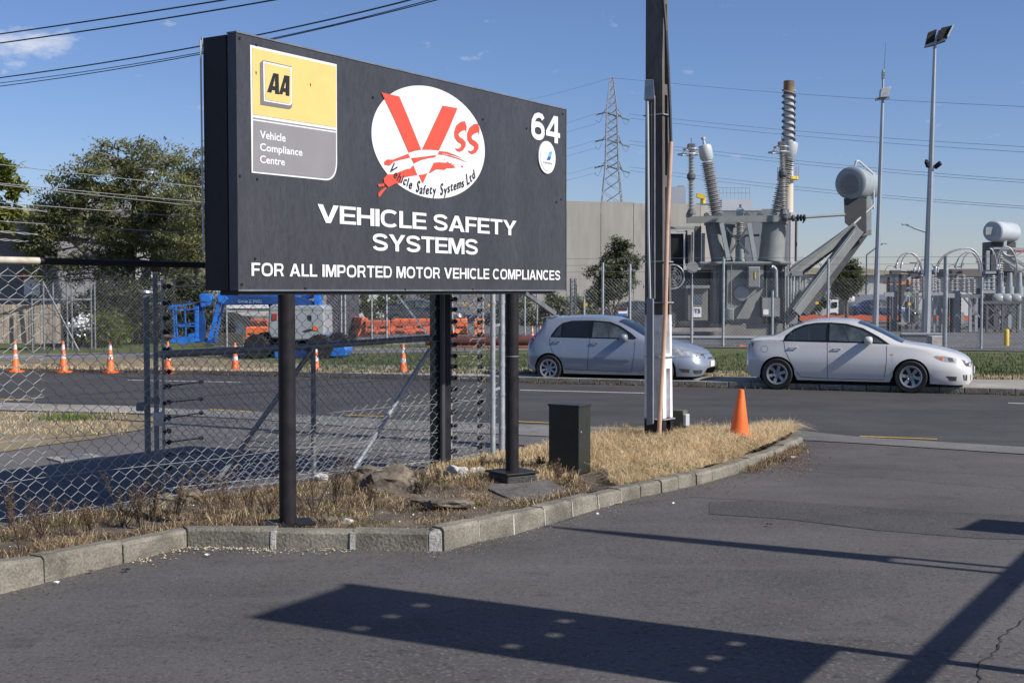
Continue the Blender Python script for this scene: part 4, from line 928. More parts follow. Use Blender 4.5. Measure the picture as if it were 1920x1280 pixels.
for i, (px, py, h, lab) in enumerate(wp):
    g = G(px, py, .06); weed_plant(g.x, g.y, h, 100 + i, lab, 'straw_dk', (.9, .5, .35, .7)[i % 4], (6, 9, 5, 8)[(i * 3) % 4])
for i, (px, py, h) in enumerate(((1175, 818, .28), (1322, 818, .33), (1385, 838, .22), (1395, 832, .2), (1437, 822, .22), (1220, 815, .25))):
    g = G(px, py, .15); weed_plant(g.x, g.y, h, 200 + i, ['thin seed stalk left of the power pole in the dry grass', 'seed stalk between the stub post and the orange cone', 'seed stalks in front of the orange cone', 'fine seed stalks at the left foot of the orange cone', 'seed stalk right of the orange cone', 'seed stalk at the foot of the power pole'][i], 'straw', .3, 5)
# tufts against the outer kerb at the right tip
def kerb_tuft(rg):
    t = rg.random(); p = lerp(G(1400, 884), G(1500, 838), t); x = p.x + rg.gauss(0, .07); y = p.y + rg.gauss(0, .07) - .06
    return x, y, .6 + .4 * noise.noise(Vector((t * 9, 0, 0)))
_hz = hz; hz = lambda x, y: 0.0
blades('kerb_tufts', 1800, kerb_tuft, 'straw_dk', .03, .13, .0025, 1.5, 8)
blades('kerb_tufts_straw', 500, kerb_tuft, 'straw', .03, .12, .002, 1.5, 9)
hz = _hz
# grit and litter on the asphalt and soil
def bits(name, n, reg, m_, smin, smax, seed):
    rg = random.Random(seed); mb = MB()
    for _ in range(n):
        x, y, z = reg(rg); s_ = rg.uniform(smin, smax); a = rg.uniform(0, 6.28)
        pts = [(x + math.cos(a + k * 1.9) * s_ * rg.uniform(.5, 1), y + math.sin(a + k * 1.9) * s_ * rg.uniform(.5, 1), z + .002) for k in range(3)]
        mb.add(pts + [(x, y, z + s_ * rg.uniform(.3, .8))], [(0, 1, 3), (1, 2, 3), (2, 0, 3)])
    return mb.build(name, m_, kind='stuff', fixn=True)
def along(rg, i0, i1, spread, sg=.12):
    k = rg.randrange(i0, i1); p = lerp(kp[k][0], kp[k + 1][0], rg.random()); o_ = off(k, 1).normalized(); d_ = abs(rg.gauss(0, spread)) + .01
    return (p.x - o_.x * d_, p.y - o_.y * d_, 0)
bits('white_grit', 200, lambda rg: along(rg, 4, 14, .14), 'white', .002, .007, 1)
bits('pale_litter', 70, lambda rg: along(rg, 4, 5, .10), 'rockw', .004, .015, 2)
bits('leaf_litter', 260, lambda rg: along(rg, 3, 6, .12), 'straw', .004, .016, 22)
bits('dark_grit', 900, lambda rg: along(rg, 1, 26, .22), 'black', .003, .012, 3)
bits('brown_grit', 900, lambda rg: along(rg, 1, 26, .15), 'straw_dk', .003, .014, 4)
bits('tip_debris', 1100, lambda rg: (lambda p: (p.x, p.y, 0))(G(rg.gauss(1480, 28), rg.gauss(862, 13))), 'straw_dk', .004, .02, 15); bits('scattered_grit', 700, lambda rg: (rg.uniform(-4, 6), rg.uniform(6.4, 14), 0), 'rockw', .002, .006, 5)
bits('scattered_dark_grit', 700, lambda rg: (rg.uniform(-4, 6), rg.uniform(6.4, 14), 0), 'black', .002, .008, 6)
bits('soil_stones', 1500, lambda rg: (lambda p: (p[0], p[1], hz(*p)))((rg.uniform(-4, .6), rg.uniform(8.8, 14.5))), 'rockw', .004, .018, 7) if False else None
def soilp(rg):
    while True:
        x, y = rg.uniform(-4.4, .8), rg.uniform(8.6, 14.5)
        if inside(x, y): return x, y, hz(x, y)
bits('soil_stones', 900, soilp, 'rock', .006, .028, 7); bits('soil_white_bits', 150, soilp, 'white', .004, .020, 8)
def leaf_litter(px, py, s_, m_, lab, nm='dead_leaf', cat='leaf'):
    g = G(px, py); a = rk.uniform(0, 6); mb = MB(); pts = []
    for k in range(7):
        b = a + k * .9; q = s_ * (1 if k % 2 else .6); pts.append((g.x + math.cos(b) * q * 1.2, g.y + math.sin(b) * q * .8, .006 + .012 * (k % 2)))
    mb.add(pts + [(g.x, g.y, .022)], [(k, (k + 1) % 7, 7) for k in range(7)]); return tag(mb.build(nm, m_, fixn=False), lab, cat)
leaf_litter(236, 1070, .035, 'black', 'dark crumpled leaf on the asphalt by the left kerb'); leaf_litter(170, 1073, .028, 'rock', 'grey-brown leaf left of the dark crumpled one by the kerb')
leaf_litter(1161, 944, .03, 'straw', 'tan leaf beside the right kerb under the shadow pole tip'); leaf_litter(1263, 945, .016, 'white', 'scrap of white paper on the driveway', 'paper_scrap', 'litter')
leaf_litter(1120, 965, .014, 'white', 'tiny white paper scrap close to the right kerb', 'paper_scrap', 'litter'); leaf_litter(389, 1042, .024, 'reflect', 'pale crumpled scrap below the left kerb bend', 'paper_scrap', 'litter')
leaf_litter(1484, 858, .05, mat('faded_red_print', (.40, .10, .09), .6, 0, .5, 30, col2=(.6, .55, .5)), 'flattened red and white wrapper beyond the kerb tip', 'wrapper', 'litter')
leaf_litter(106, 1094, .02, 'white', 'small white scrap before the left kerb', 'paper_scrap', 'litter'); leaf_litter(1442, 985, .03, 'black', 'dark leaf alone on the driveway')

# ---------------------------------------------------------------- structures just outside the picture, right: they cast the driveway shadows
SH = Vector((math.sin(R(SUN_HEAD)), math.cos(R(SUN_HEAD)), 0)); CT = 1 / math.tan(R(SUN_EL)); UP = Vector((0, 0, 1))
def back_from(p, z): return Vector((p.x, p.y, 0)) + SH * (z * CT) + UP * z     # the point at height z whose shadow is at p
t1, t2 = G(465, 1155), G(660, 1092); b1 = t1 + SH * 3.33; b2 = t2 + SH * 3.33
zT = 4.9; c1 = back_from(t1, zT); c2 = back_from(t2, zT); wv = (c2 - c1); wv.z = 0
pyl = empty('pylon_sign', ((c1.x + c2.x) / 2, (c1.y + c2.y) / 2, 0), 0, 'tall narrow board on a post out of view at the right', 'sign')
nx_, nz_ = 13, 34; Hh = 3.33 / CT; pm = MB(); hol = set()
for (hx, hy) in ((665, 1174), (733, 1152), (790, 1131), (945, 1213), (1011, 1191), (1046, 1163), (1293, 1262), (1308, 1235), (1340, 1208)):
    p = G(hx, hy); d_ = p - t1; al = d_.dot(SH) / 3.33; ac = d_.dot(wv) / wv.length_squared
    hol.add((int(max(1, min(nx_ - 2, ac * nx_))), int(max(1, min(nz_ - 2, al * nz_)))))
nrm = Vector((wv.y, -wv.x, 0)).normalized() * .04
for j in range(nz_):
    i = 0
    while i < nx_:
        if (i, j) in hol: i += 1; continue
        k = i
        while k < nx_ and (k, j) not in hol: k += 1
        a = c1 + wv * (i / nx_) - UP * (Hh * j / nz_); b = c1 + wv * (k / nx_) - UP * (Hh * j / nz_); dz = UP * (Hh / nz_)
        pm.prism([a, b, b - dz, a - dz], nrm); i = k
pm.build('board', 'black_metal', pyl, world=True, kind='stuff')
MB().tube((c2.x, c2.y, 0), c2 + wv.normalized() * -.04, .05, n=10).build('post', 'black_metal', pyl, world=True)
MB().tube((c1.x - wv.x * .9, c1.y - wv.y * .9, 0), c1 - wv * .0 - UP * 2, .05, n=10).build('stay', 'black_metal', pyl, world=True) if False else None
tp = G(1020, 984); s0 = back_from(tp, 6.0)
sgp = empty('unseen_board', (s0.x, s0.y, 0), 0, 'narrow tall board on two thin legs out of view at the right', 'pole')  # unseen board on legs, shaped back from its driveway shadow
p2 = G(1640, 1066); zb_ = 6.0 - ((p2 - tp).dot(SH)) / CT; wq = Vector((SH.y, -SH.x, 0))
mbb = MB(); ring = [s0 - wq * .03, s0 + wq * .03, Vector((s0.x, s0.y, 5.3)) + wq * .11, Vector((s0.x, s0.y, zb_)) + wq * .12, Vector((s0.x, s0.y, zb_)) - wq * .12, Vector((s0.x, s0.y, 5.3)) - wq * .08]
mbb.prism(ring, SH * .05); mbb.build('narrow_board', 'galv_dark', sgp, world=True)
for e in (-.10, .10): MB().tube(Vector((s0.x, s0.y, 0)) + wq * e * 1.5, Vector((s0.x, s0.y, zb_)) + wq * e, .035, n=8).build('leg', 'galv', sgp, world=True)
q1, q2 = G(1930, 1052), G(1700, 1278); zb2 = 2.5; b1_ = back_from(q1, zb2); b2_ = back_from(q2, zb2); dd = (b2_ - b1_).normalized()
hb = empty('entrance_barrier', (b1_.x, b1_.y, 0), 0, 'height bar on two posts out of view at the right', 'barrier')
MB().beam(b1_ - dd * 1.5, b2_ + dd * 1.0, .09, .09).build('bar', 'galv_dark', hb, world=True)
for q in (b1_ - dd * 1.4, b2_ + dd * .9): MB().tube((q.x, q.y, 0), q, .05, n=8).build('post', 'galv_dark', hb, world=True)
q1, q2, q3 = G(1800, 990), G(1840, 972), G(1990, 985); z1 = 2.9
e1 = back_from(q1, z1); e2_ = back_from(q2, z1); ns = empty('notice_board', (e1.x, e1.y, 0), 0, 'notice board on a post out of view at the right', 'sign')
MB().prism([e1, e2_, e2_ - UP * 1.0, e1 - UP * 1.0], Vector((.02, .02, 0))).build('board', 'galv_dark', ns, world=True)
MB().tube((e1.x, e1.y, 0), e1, .04, n=8).build('post', 'galv_dark', ns, world=True)
# ---------------------------------------------------------------- cars
def pch(keys, vals):
    k = np.array(keys, float); v = np.array(vals, float); h = np.diff(k); d = np.diff(v) / h; m = np.zeros_like(v)
    for i in range(1, len(k) - 1):
        if d[i - 1] * d[i] > 0:
            w1 = 2 * h[i] + h[i - 1]; w2 = h[i] + 2 * h[i - 1]; m[i] = (w1 + w2) / (w1 / d[i - 1] + w2 / d[i])
    m[0] = d[0]; m[-1] = d[-1]
    def f(x):
        x = min(max(x, k[0]), k[-1]); i = min(int(np.searchsorted(k, x, 'right')) - 1, len(k) - 2); t = (x - k[i]) / h[i]
        return float((2 * t ** 3 - 3 * t ** 2 + 1) * v[i] + (t ** 3 - 2 * t ** 2 + t) * h[i] * m[i] + (-2 * t ** 3 + 3 * t ** 2) * v[i + 1] + (t ** 3 - t ** 2) * h[i] * m[i + 1])
    return f
def carpaint(name, c, metal=.0, rough=.3):
    m = mat(name, c, rough, metal, .02, 3, coat=.9); return m
def make_car(C, root):
    Lx = C['len']; K = {k: pch(*zip(*C[k])) for k in ('top', 'belt', 'sill', 'wmax', 'wbelt', 'wroof')}
    WR = C['wr']; wheels = C['wheels']
    xs = sorted(set([round(x, 4) for x in list(np.linspace(0, Lx, 70))] + [round(wx + C['arch'] * math.cos(a), 4) for wx in wheels for a in np.linspace(0, math.pi, 15)] + [round(x, 4) for x in C['breaks']]))
    nl, nu = 9, 10; rows = []
    for x in xs:
        top, belt, sill = K['top'](x), K['belt'](x), K['sill'](x); wm, wb, wr = K['wmax'](x), K['wbelt'](x), K['wroof'](x)
        belt = min(belt, top - .03); zm = sill + (belt - sill) * .48
        lo = pch([sill - .001, sill + (zm - sill) * .35, zm, belt], [wm * .945, wm * .985, wm, wb])
        zl = sill
        for wx in wheels:
            if abs(x - wx) <= C['arch'] + 1e-6: zl = max(zl, C['wz'] + math.sqrt(max(0, C['arch'] ** 2 - (x - wx) ** 2)))
        zl = min(zl, belt - .04)
        row = [(lo(lerp(zl, belt, i / nl)), lerp(zl, belt, i / nl)) for i in range(nl + 1)]
        # upper part: belt -> roof edge -> centre
        re_z = top - min(.05, (top - belt) * .35) ; P0 = (wb, belt); P1 = (wr, re_z); 
        for i in range(1, 5):
            t = i / 4; row.append((lerp(P0[0], P1[0], t) + .02 * math.sin(math.pi * t) * min(1, (top - belt) / .3), lerp(P0[1], P1[1], t)))
        for i in range(1, nu - 3):
            t = i / (nu - 4); a = t * math.pi / 2; row.append((wr * (1 - t), re_z + (top - re_z) * math.sin(a) ** .8))
        rows.append(row)
    n = len(rows[0]); V = []; FF = []; G1 = []; nR = len(rows)
    for sgn in (-1, 1):
        b0 = len(V)
        for x, row in zip(xs, rows): V += [(x, sgn * y, z) for y, z in row]
        for i in range(nR - 1):
            for j in range(n - 1):
                q = (b0 + i * n + j, b0 + (i + 1) * n + j, b0 + (i + 1) * n + j + 1, b0 + i * n + j + 1)
                if sgn > 0: q = q[::-1]
                xm = (xs[i] + xs[i + 1]) / 2
                isg = j >= nl + 4 and (C['ws'][0] < xm < C['ws'][1] or C['rg'][0] < xm < C['rg'][1])
                (G1 if isg else FF).append(q)
    # end caps
    for i, s in ((0, -1), (nR - 1, 1)):
        ring = [i * n + j for j in range(n)] + [nR * n + i * n + j for j in range(n - 2, -1, -1)]
        FF.append(tuple(ring if s < 0 else ring[::-1]))
    bvh = BVHTree.FromPolygons([Vector(v) for v in V], FF + G1)
    b = MB(); b.v = V; b.f = FF; paint = C['paint']
    body = b.build('body', paint, root, smooth=32); bm = bmesh.new(); bm.from_mesh(body.data); bmesh.ops.remove_doubles(bm, verts=bm.verts, dist=.0005); bmesh.ops.delete(bm, geom=[v for v in bm.verts if not v.link_faces], context='VERTS'); bmesh.ops.recalc_face_normals(bm, faces=bm.faces); bm.to_mesh(body.data); bm.free()
    body.data.polygons.foreach_set('use_smooth', [True] * len(body.data.polygons)); body.data.set_sharp_from_angle(angle=R(35))
    for nm, rg in (('windscreen', C['ws']), ('rear_window', C['rg'])):
        fs = [f for f in G1 if rg[0] < sum(V[i][0] for i in f) / 4 < rg[1]]
        if not fs: continue
        gb = MB(); used = sorted({i for f in fs for i in f}); mp = {u: k for k, u in enumerate(used)}
        gb.v = [V[u] for u in used]; gb.f = [tuple(mp[i] for i in f) for f in fs]; gb.build(nm, 'glass_dark', root, smooth=True)
    def proj(x, z, side, o):
        h = bvh.ray_cast(Vector((x, side * 3, z)), Vector((0, -side, 0)))
        if h[0] is None: return None
        nrm = h[1] if h[1].y * side > 0 else -h[1]
        return h[0] + nrm * o
    def decal(name, P, m, o=.003, sides=(-1, 1), step=.07, th=0, parent=root, label=None):
        for sd_ in sides:
            bm = bmesh.new(); bm.faces.new([bm.verts.new((x, 0, z)) for x, z in P])
            x0, x1 = min(p[0] for p in P), max(p[0] for p in P); z0, z1 = min(p[1] for p in P), max(p[1] for p in P)
            for k in range(1, int((x1 - x0) / step) + 1): bmesh.ops.bisect_plane(bm, geom=bm.verts[:] + bm.edges[:] + bm.faces[:], plane_co=(x0 + k * step, 0, 0), plane_no=(1, 0, 0))
            for k in range(1, int((z1 - z0) / step) + 1): bmesh.ops.bisect_plane(bm, geom=bm.verts[:] + bm.edges[:] + bm.faces[:], plane_co=(0, 0, z0 + k * step), plane_no=(0, 0, 1))
            bmesh.ops.triangulate(bm, faces=bm.faces)
            vl = list(bm.verts); pv = []; last = None
            for v in vl:
                q = proj(v.co.x, v.co.z, sd_, o)
                if q is None: q = proj(v.co.x + (.03 if v.co.x < 1 else -.03), v.co.z - .01, sd_, o) or last or Vector((v.co.x, sd_ * .8, v.co.z))
                last = q; pv.append(q)
            for i, v in enumerate(vl): v.index = i
            mb = MB(); mb.v = [tuple(p) for p in pv]; mb.f = [tuple(v.index for v in f.verts) for f in bm.faces]; bm.free()
            if th:
                n0 = len(mb.v); base = [Vector(p) - Vector((0, sd_ * th, 0)) for p in mb.v]; mb.v += [tuple(p) for p in base]; ec = {}
                for f in mb.f[:]:
                    for a, b_ in zip(f, f[1:] + f[:1]): ec[(a, b_)] = 1
                for (a, b_) in list(ec):
                    if (b_, a) not in ec: mb.f.append((a, b_, b_ + n0, a + n0))
            mb.build(name, m, parent, smooth=25 if th else True, label=label)
    def seam(P, w=.010, m='dark_grey'):      # thin dark shut line following the panel
        for sd_ in (-1, 1):
            pts = []
            for a, b_ in zip(P, P[1:]):
                k = max(1, int(math.hypot(b_[0] - a[0], b_[1] - a[1]) / .05))
                pts += [(lerp(a[0], b_[0], i / k), lerp(a[1], b_[1], i / k)) for i in range(k)]
            pts.append(P[-1]); mb = MB(); L = []
            for i, p in enumerate(pts):
                a = pts[max(0, i - 1)]; c = pts[min(len(pts) - 1, i + 1)]; dx, dz = c[0] - a[0], c[1] - a[1]; l = math.hypot(dx, dz) or 1
                u = proj(p[0] - dz / l * w / 2, p[1] + dx / l * w / 2, sd_, .0015); v = proj(p[0] + dz / l * w / 2, p[1] - dx / l * w / 2, sd_, .0015)
                if u is None or v is None: continue
                L.append((u, v))
            for i in range(len(L) - 1): mb.quad(L[i][0], L[i + 1][0], L[i + 1][1], L[i][1])
            if mb.v: mb.build('panel_gap', m, root)
    C['deco'](decal, seam, proj)
    # arches, wells, floor
    for wx in wheels:
        for sd_ in (-1, 1):
            mw = MB(); ar = C['arch']; pts = []
            for a in np.linspace(-.45, math.pi + .45, 22):
                x = wx + ar * math.cos(a); z = C['wz'] + ar * math.sin(a); q = proj(x, min(z + .02, .9) if a > 0 else z, sd_, 0)
                y = abs(q.y) if q else K['wmax'](x) * .97
                pts.append((x, y - .004, z))
            for i in range(len(pts) - 1):
                a, b_ = pts[i], pts[i + 1]
                mw.quad((a[0], sd_ * a[1], a[2]), (b_[0], sd_ * b_[1], b_[2]), (b_[0], sd_ * .50, b_[2]), (a[0], sd_ * .50, a[2]))
            mw.add([(p[0], sd_ * .50, p[2]) for p in pts], [tuple(range(len(pts)))])
            mw.build('wheel_arch', 'black', root, fixn=False)
    fl = MB(); fl.box((Lx / 2, 0, .26), (Lx - .5, 1.35, .10)); fl.build('underbody', 'black', root)
    # wheels
    w0 = None
    for k, wx in enumerate(wheels):
        for sd_ in (-1, 1):
            loc = Vector((wx, sd_ * (C['track'] / 2), WR)); rz = 0 if sd_ < 0 else math.pi
            if w0 is None:
                w0 = bpy.data.objects.new('wheel', MB().lathe([(WR * .60, -.095), (WR * .93, -.10), (WR * .99, -.085), (WR, -.04), (WR, .04), (WR * .99, .085), (WR * .93, .10), (WR * .60, .095)], (0, 0, 0), (0, -1, 0), 40).build('tyre_tmp', 'black').data)
                bpy.data.objects.remove(bpy.data.objects['tyre_tmp']); COL.objects.link(w0); w0.parent = root; w0.location = loc
                bmw = bmesh.new(); bmw.from_mesh(w0.data); bmesh.ops.delete(bmw, geom=[f_ for f_ in bmw.faces if len(f_.verts) > 10], context='FACES_ONLY'); bmw.to_mesh(w0.data); bmw.free()
                w0.data.polygons.foreach_set('use_smooth', [True] * len(w0.data.polygons)); w0.data.set_sharp_from_angle(angle=R(40))
                rm = MB(); rm.lathe([(WR * .56, .088), (WR * .66, .101), (WR * .69, .099), (WR * .67, .085), (WR * .60, .06), (WR * .585, -.02)], (0, 0, 0), (0, -1, 0), 40)
                rm.f = rm.f[:-2]
                ns = C['spokes']
                for s in range(ns):
                    a = 2 * math.pi * s / ns + .26; c, s_ = math.cos(a), math.sin(a)
                    def pt(r, t, y): return (c * r - s_ * t, -y, s_ * r + c * t)
                    r0, r1 = WR * .16, WR * .62; w1, w2 = WR * C['sw'][0], WR * C['sw'][1]
                    rm.add([pt(r0, -w1, .070), pt(r0, w1, .070), pt(r1, w2, .088), pt(r1, -w2, .088), pt(r0, -w1, .03), pt(r0, w1, .03), pt(r1, w2, .05), pt(r1, -w2, .05)], [(0, 1, 2, 3), (0, 3, 7, 4), (1, 5, 6, 2), (2, 6, 7, 3), (0, 4, 5, 1)])
                rm.lathe([(WR * .24, .03), (WR * .24, .072), (WR * .19, .08), (WR * .16, .072), (0.001, .070)], (0, 0, 0), (0, -1, 0), 20)
                ro = rm.build('rim', C['rimm'], w0, smooth=30)
                do = MB().lathe([(WR * .58, .0), (WR * .58, .01)], (0, 0, 0), (0, -1, 0), 24).build('brake_disc', 'dark_grey', w0)
                hb_ = MB()
                for s in range(5): hb_.lathe([(WR * .028, .07), (WR * .025, .082)], (WR * .11 * math.cos(s * 1.2566), 0, WR * .11 * math.sin(s * 1.2566)), (0, -1, 0), 6)
                hb_.build('wheel_nuts', 'dark_grey', w0, kind='stuff')
                wk = [c_ for c_ in bpy.data.objects if c_.parent == w0]
            else:
                ww = w0.copy(); COL.objects.link(ww); ww.location = loc; ww.rotation_euler = (0, R(23 * k), rz)
                for c_ in wk: d = c_.copy(); COL.objects.link(d); d.parent = ww
    return proj, bvh
chrome = mat('bright_trim', (.75, .75, .76), .12, 1.0, .02, 4)
lampg = mat('clear_lamp_lens', (.30, .31, .32), .25, 0, .4, 14, coat=.6)
redl = mat('red_lamp_lens', (.30, .015, .012), .12, 0, .1, 10, coat=1)
amber = mat('amber_lens', (.60, .14, .02), .15, 0, .1, 10, coat=1)
rimm = mat('alloy_wheel', (.36, .37, .39), .35, .55, .06, 6)
rimd = mat('dull_alloy_wheel', (.33, .36, .41), .4, .5, .06, 6)
tint = mat('tinted_side_glass', (.030, .038, .045), .05, 0, .1, 3, spec=.7)
tint2 = mat('clear_side_glass', (.03, .04, .045), .06, 0, .3, 2.2, spec=.7, col2=(.10, .12, .125))
plate = mat('plate_white', (.75, .75, .74), .4, 0, .03, 10)
def front_poly(name, P, m, bvh, root, Lx, o=.004, th=.006):       # polygon in (y, z) pressed on the nose from the front
    mb = MB(); bm = bmesh.new(); bm.faces.new([bm.verts.new((0, y, z)) for y, z in P])
    y0, y1 = min(p[0] for p in P), max(p[0] for p in P)
    for k in range(1, int((y1 - y0) / .06) + 1): bmesh.ops.bisect_plane(bm, geom=bm.verts[:] + bm.edges[:] + bm.faces[:], plane_co=(0, y0 + k * .06, 0), plane_no=(0, 1, 0))
    bmesh.ops.triangulate(bm, faces=bm.faces)
    for i, v in enumerate(bm.verts):
        v.index = i; h = bvh.ray_cast(Vector((Lx + 2, v.co.y, v.co.z)), Vector((-1, 0, 0))); p = h[0] if h[0] is not None else Vector((Lx - .2, v.co.y, v.co.z)); mb.v.append((p.x + o, p.y, p.z))
    mb.f = [tuple(v.index for v in f.verts) for f in bm.faces]; bm.free()
    return mb.build(name, m, root, fixn=False)
def mirror(root, x, y, z, m, proj):
    for sd_ in (-1, 1):
        mb = MB(); mb.add([], []); bm = bmesh.new(); bmesh.ops.create_icosphere(bm, subdivisions=2, radius=1)
        for v in bm.verts:
            p = v.co; q = Vector((math.copysign(abs(p.x) ** .6, p.x) * .085, math.copysign(abs(p.y) ** .7, p.y) * .11, math.copysign(abs(p.z) ** .6, p.z) * .08)); v.co = q + Vector((x, sd_ * (y + .09), z))
        me = bpy.data.meshes.new('wing_mirror'); bm.to_mesh(me); bm.free(); me.materials.append(m); me.polygons.foreach_set('use_smooth', [True] * len(me.polygons))
        o = bpy.data.objects.new('wing_mirror', me); COL.objects.link(o); o.parent = root
        MB().box((x - .01, sd_ * (y + .0), z - .05), (.08, .10, .04)).build('mirror_base', 'dark_grey', o, bevel=.01)
def handle(root, x, z, proj, m):
    for sd_ in (-1, 1):
        c = proj(x, z, sd_, 0)
        ho = MB(); ho.box(c + Vector((0, sd_ * .022, 0)), (.17, .016, .026)); ho.box(c + Vector((-.07, sd_ * .008, 0)), (.022, .026, .022)); ho.box(c + Vector((.07, sd_ * .008, 0)), (.022, .026, .022))
        ho.build('door_handle', m, root, bevel=.006)
        MB().lathe([(.028, 0), (.024, .002)], c + Vector((0, sd_ * .001, -.012)), (0, sd_, 0), 12).build('handle_recess', 'dark_grey', root)
trimb = mat('black_window_trim', (.008, .008, .009), .35, 0, .1, 6)
# --- white sedan
wpaint = carpaint('white_car_paint', (.57, .56, .54), 0, .22)
HW = .8775
def deco_w(decal, seam, proj):
    win_r = [(.865, 1.005), (.90, 1.075), (1.04, 1.19), (1.22, 1.27), (1.45, 1.315), (1.66, 1.325), (1.665, 1.00), (1.3, .992)]
    win_f = [(1.735, .998), (1.725, 1.325), (2.02, 1.305), (2.32, 1.225), (2.60, 1.09), (2.80, .965), (2.3, .985)]
    fr = [(.80, .98), (.84, 1.09), (1.0, 1.225), (1.2, 1.31), (1.45, 1.352), (1.75, 1.36), (2.05, 1.34), (2.38, 1.255), (2.70, 1.09), (2.92, .945), (2.3, .962), (1.4, .972)]
    decal('window_surround', fr, trimb, .003); decal('side_window', win_r, tint, .009); decal('side_window', win_f, tint2, .009)
    decal('window_divider', [(1.01, .992), (1.03, .992), (1.03, 1.19), (1.01, 1.175)], M['dark_grey'], .012)
    decal('window_divider', [(1.32, .992), (1.345, .992), (1.31, 1.295), (1.295, 1.29)], M['dark_grey'], .012)
    decal('window_divider', [(2.12, .99), (2.14, .99), (2.02, 1.30), (2.0, 1.305)], M['dark_grey'], .012)
    seam([(1.70, .975), (1.715, .60), (1.715, .24)]); seam([(2.86, .945), (2.87, .60), (2.83, .26)]); seam([(.82, .98), (.86, .78), (.98, .55), (1.08, .38), (1.18, .265), (1.7, .245), (2.82, .245)])
    seam([(.15, .96), (.42, 1.0), (.80, .985)], .006)
    decal('rear_lamp', [(.035, .80), (.03, .93), (.07, .97), (.20, .92), (.17, .86), (.10, .80)], redl, .004, th=.01)
    decal('headlamp', [(3.76, .715), (3.80, .735), (3.98, .725), (4.18, .675), (4.30, .605), (4.17, .595), (3.95, .625), (3.84, .665)], lampg, .004, th=.012)
    decal('indicator', [(3.86, .70), (3.94, .71), (3.92, .645), (3.86, .665)], amber, .008)
    decal('lamp_shadow', [(4.02, .70), (4.10, .69), (4.14, .62), (4.04, .63)], M['dark_grey'], .007)
    decal('side_repeater', [(2.94, .755), (3.0, .75), (2.99, .735), (2.95, .735)], amber, .004)
    decal('fog_lamp_opening', [(4.0, .345), (4.2, .335), (4.19, .25), (4.08, .255)], M['dark_grey'], .003)
    decal('nose_grille', [(4.27, .665), (4.42, .60), (4.44, .52), (4.36, .535)], M['dark_grey'], .004)
    decal('lower_intake', [(4.31, .37), (4.45, .37), (4.45, .25), (4.33, .26)], M['dark_grey'], .004)
    seam([(.35, .80), (.36, .86), (.42, .88), (.49, .86), (.50, .80), (.47, .755), (.40, .75), (.35, .80)], .006)
    seam([(3.70, .92), (3.62, .80), (3.62, .62)], .004) if False else None
Wc = dict(len=4.48, paint=wpaint, wheels=(.70, 3.34), arch=.355, wz=.315, wr=.315, track=1.60, spokes=6, sw=(.085, .115), rimm=rimm, breaks=[.42, 1.02, 2.25, 3.16],
    ws=(2.27, 3.14), rg=(.50, 1.15),
    top=[(0, .78), (.03, .92), (.08, 1.01), (.16, 1.05), (.42, 1.07), (.60, 1.13), (.85, 1.26), (1.15, 1.375), (1.45, 1.43), (1.80, 1.452), (2.10, 1.435), (2.35, 1.375), (2.65, 1.25), (2.95, 1.105), (3.15, 1.005), (3.3, .975), (3.65, .925), (4.0, .85), (4.22, .785), (4.34, .725), (4.42, .655), (4.47, .57), (4.48, .53)],
    belt=[(0, .70), (.04, .86), (.12, .96), (.4, .985), (1.0, .985), (2.0, .965), (2.9, .935), (3.4, .88), (3.8, .80), (4.1, .735), (4.3, .665), (4.42, .58), (4.48, .44)],
    sill=[(0, .42), (.05, .30), (.25, .24), (.9, .20), (2.8, .20), (3.9, .18), (4.2, .17), (4.42, .18), (4.48, .26)],
    wmax=[(0, .58), (.04, .70), (.14, .80), (.35, .85), (.7, .872), (2, HW), (3.4, .872), (3.8, .862), (4.1, .815), (4.3, .73), (4.42, .62), (4.48, .48)],
    wbelt=[(0, .54), (.05, .66), (.16, .73), (.5, .775), (1, .80), (2, .80), (3.0, .785), (3.6, .755), (4.0, .70), (4.3, .60), (4.48, .42)],
    wroof=[(0, .42), (.1, .58), (.4, .66), (.8, .585), (1.2, .555), (1.8, .56), (2.3, .575), (2.8, .63), (3.2, .70), (3.7, .66), (4.1, .54), (4.35, .40), (4.48, .24)],
    deco=deco_w)
gr1 = G(1463, 730); gf1 = G(1716, 737); hd = (gf1 - gr1); hd.normalize(); rzw = math.atan2(hd.y, hd.x)
# near-side wheels stand on those points
side_n = Vector((-hd.y, hd.x, 0)); base = gr1 - hd * .76 + side_n * (1.60 / 2 + .09)
car1 = empty('parked_car', (base.x, base.y, 0), rzw, 'clean white four-door saloon parked facing right along the far kerb', 'car', 'cars parked at the far kerb')
pj, bv = make_car(Wc, car1); car1.scale = (.985, 1, 1)
mirror(car1, 2.52, .80, 1.02, wpaint, pj); handle(car1, 1.02, .855, pj, wpaint); handle(car1, 1.90, .845, pj, wpaint)
front_poly('grille', [(-.30, .60), (.30, .60), (.20, .48), (-.20, .48)], M['dark_grey'], bv, car1, 4.48)
front_poly('air_intake', [(-.42, .36), (.42, .36), (.36, .22), (-.36, .22)], M['dark_grey'], bv, car1, 4.48)
MB().box((4.50, 0, .43), (.02, .36, .125)).build('number_plate', plate, car1); MB().box((4.488, 0, .43), (.012, .40, .15)).build('plate_holder', 'dark_grey', car1)
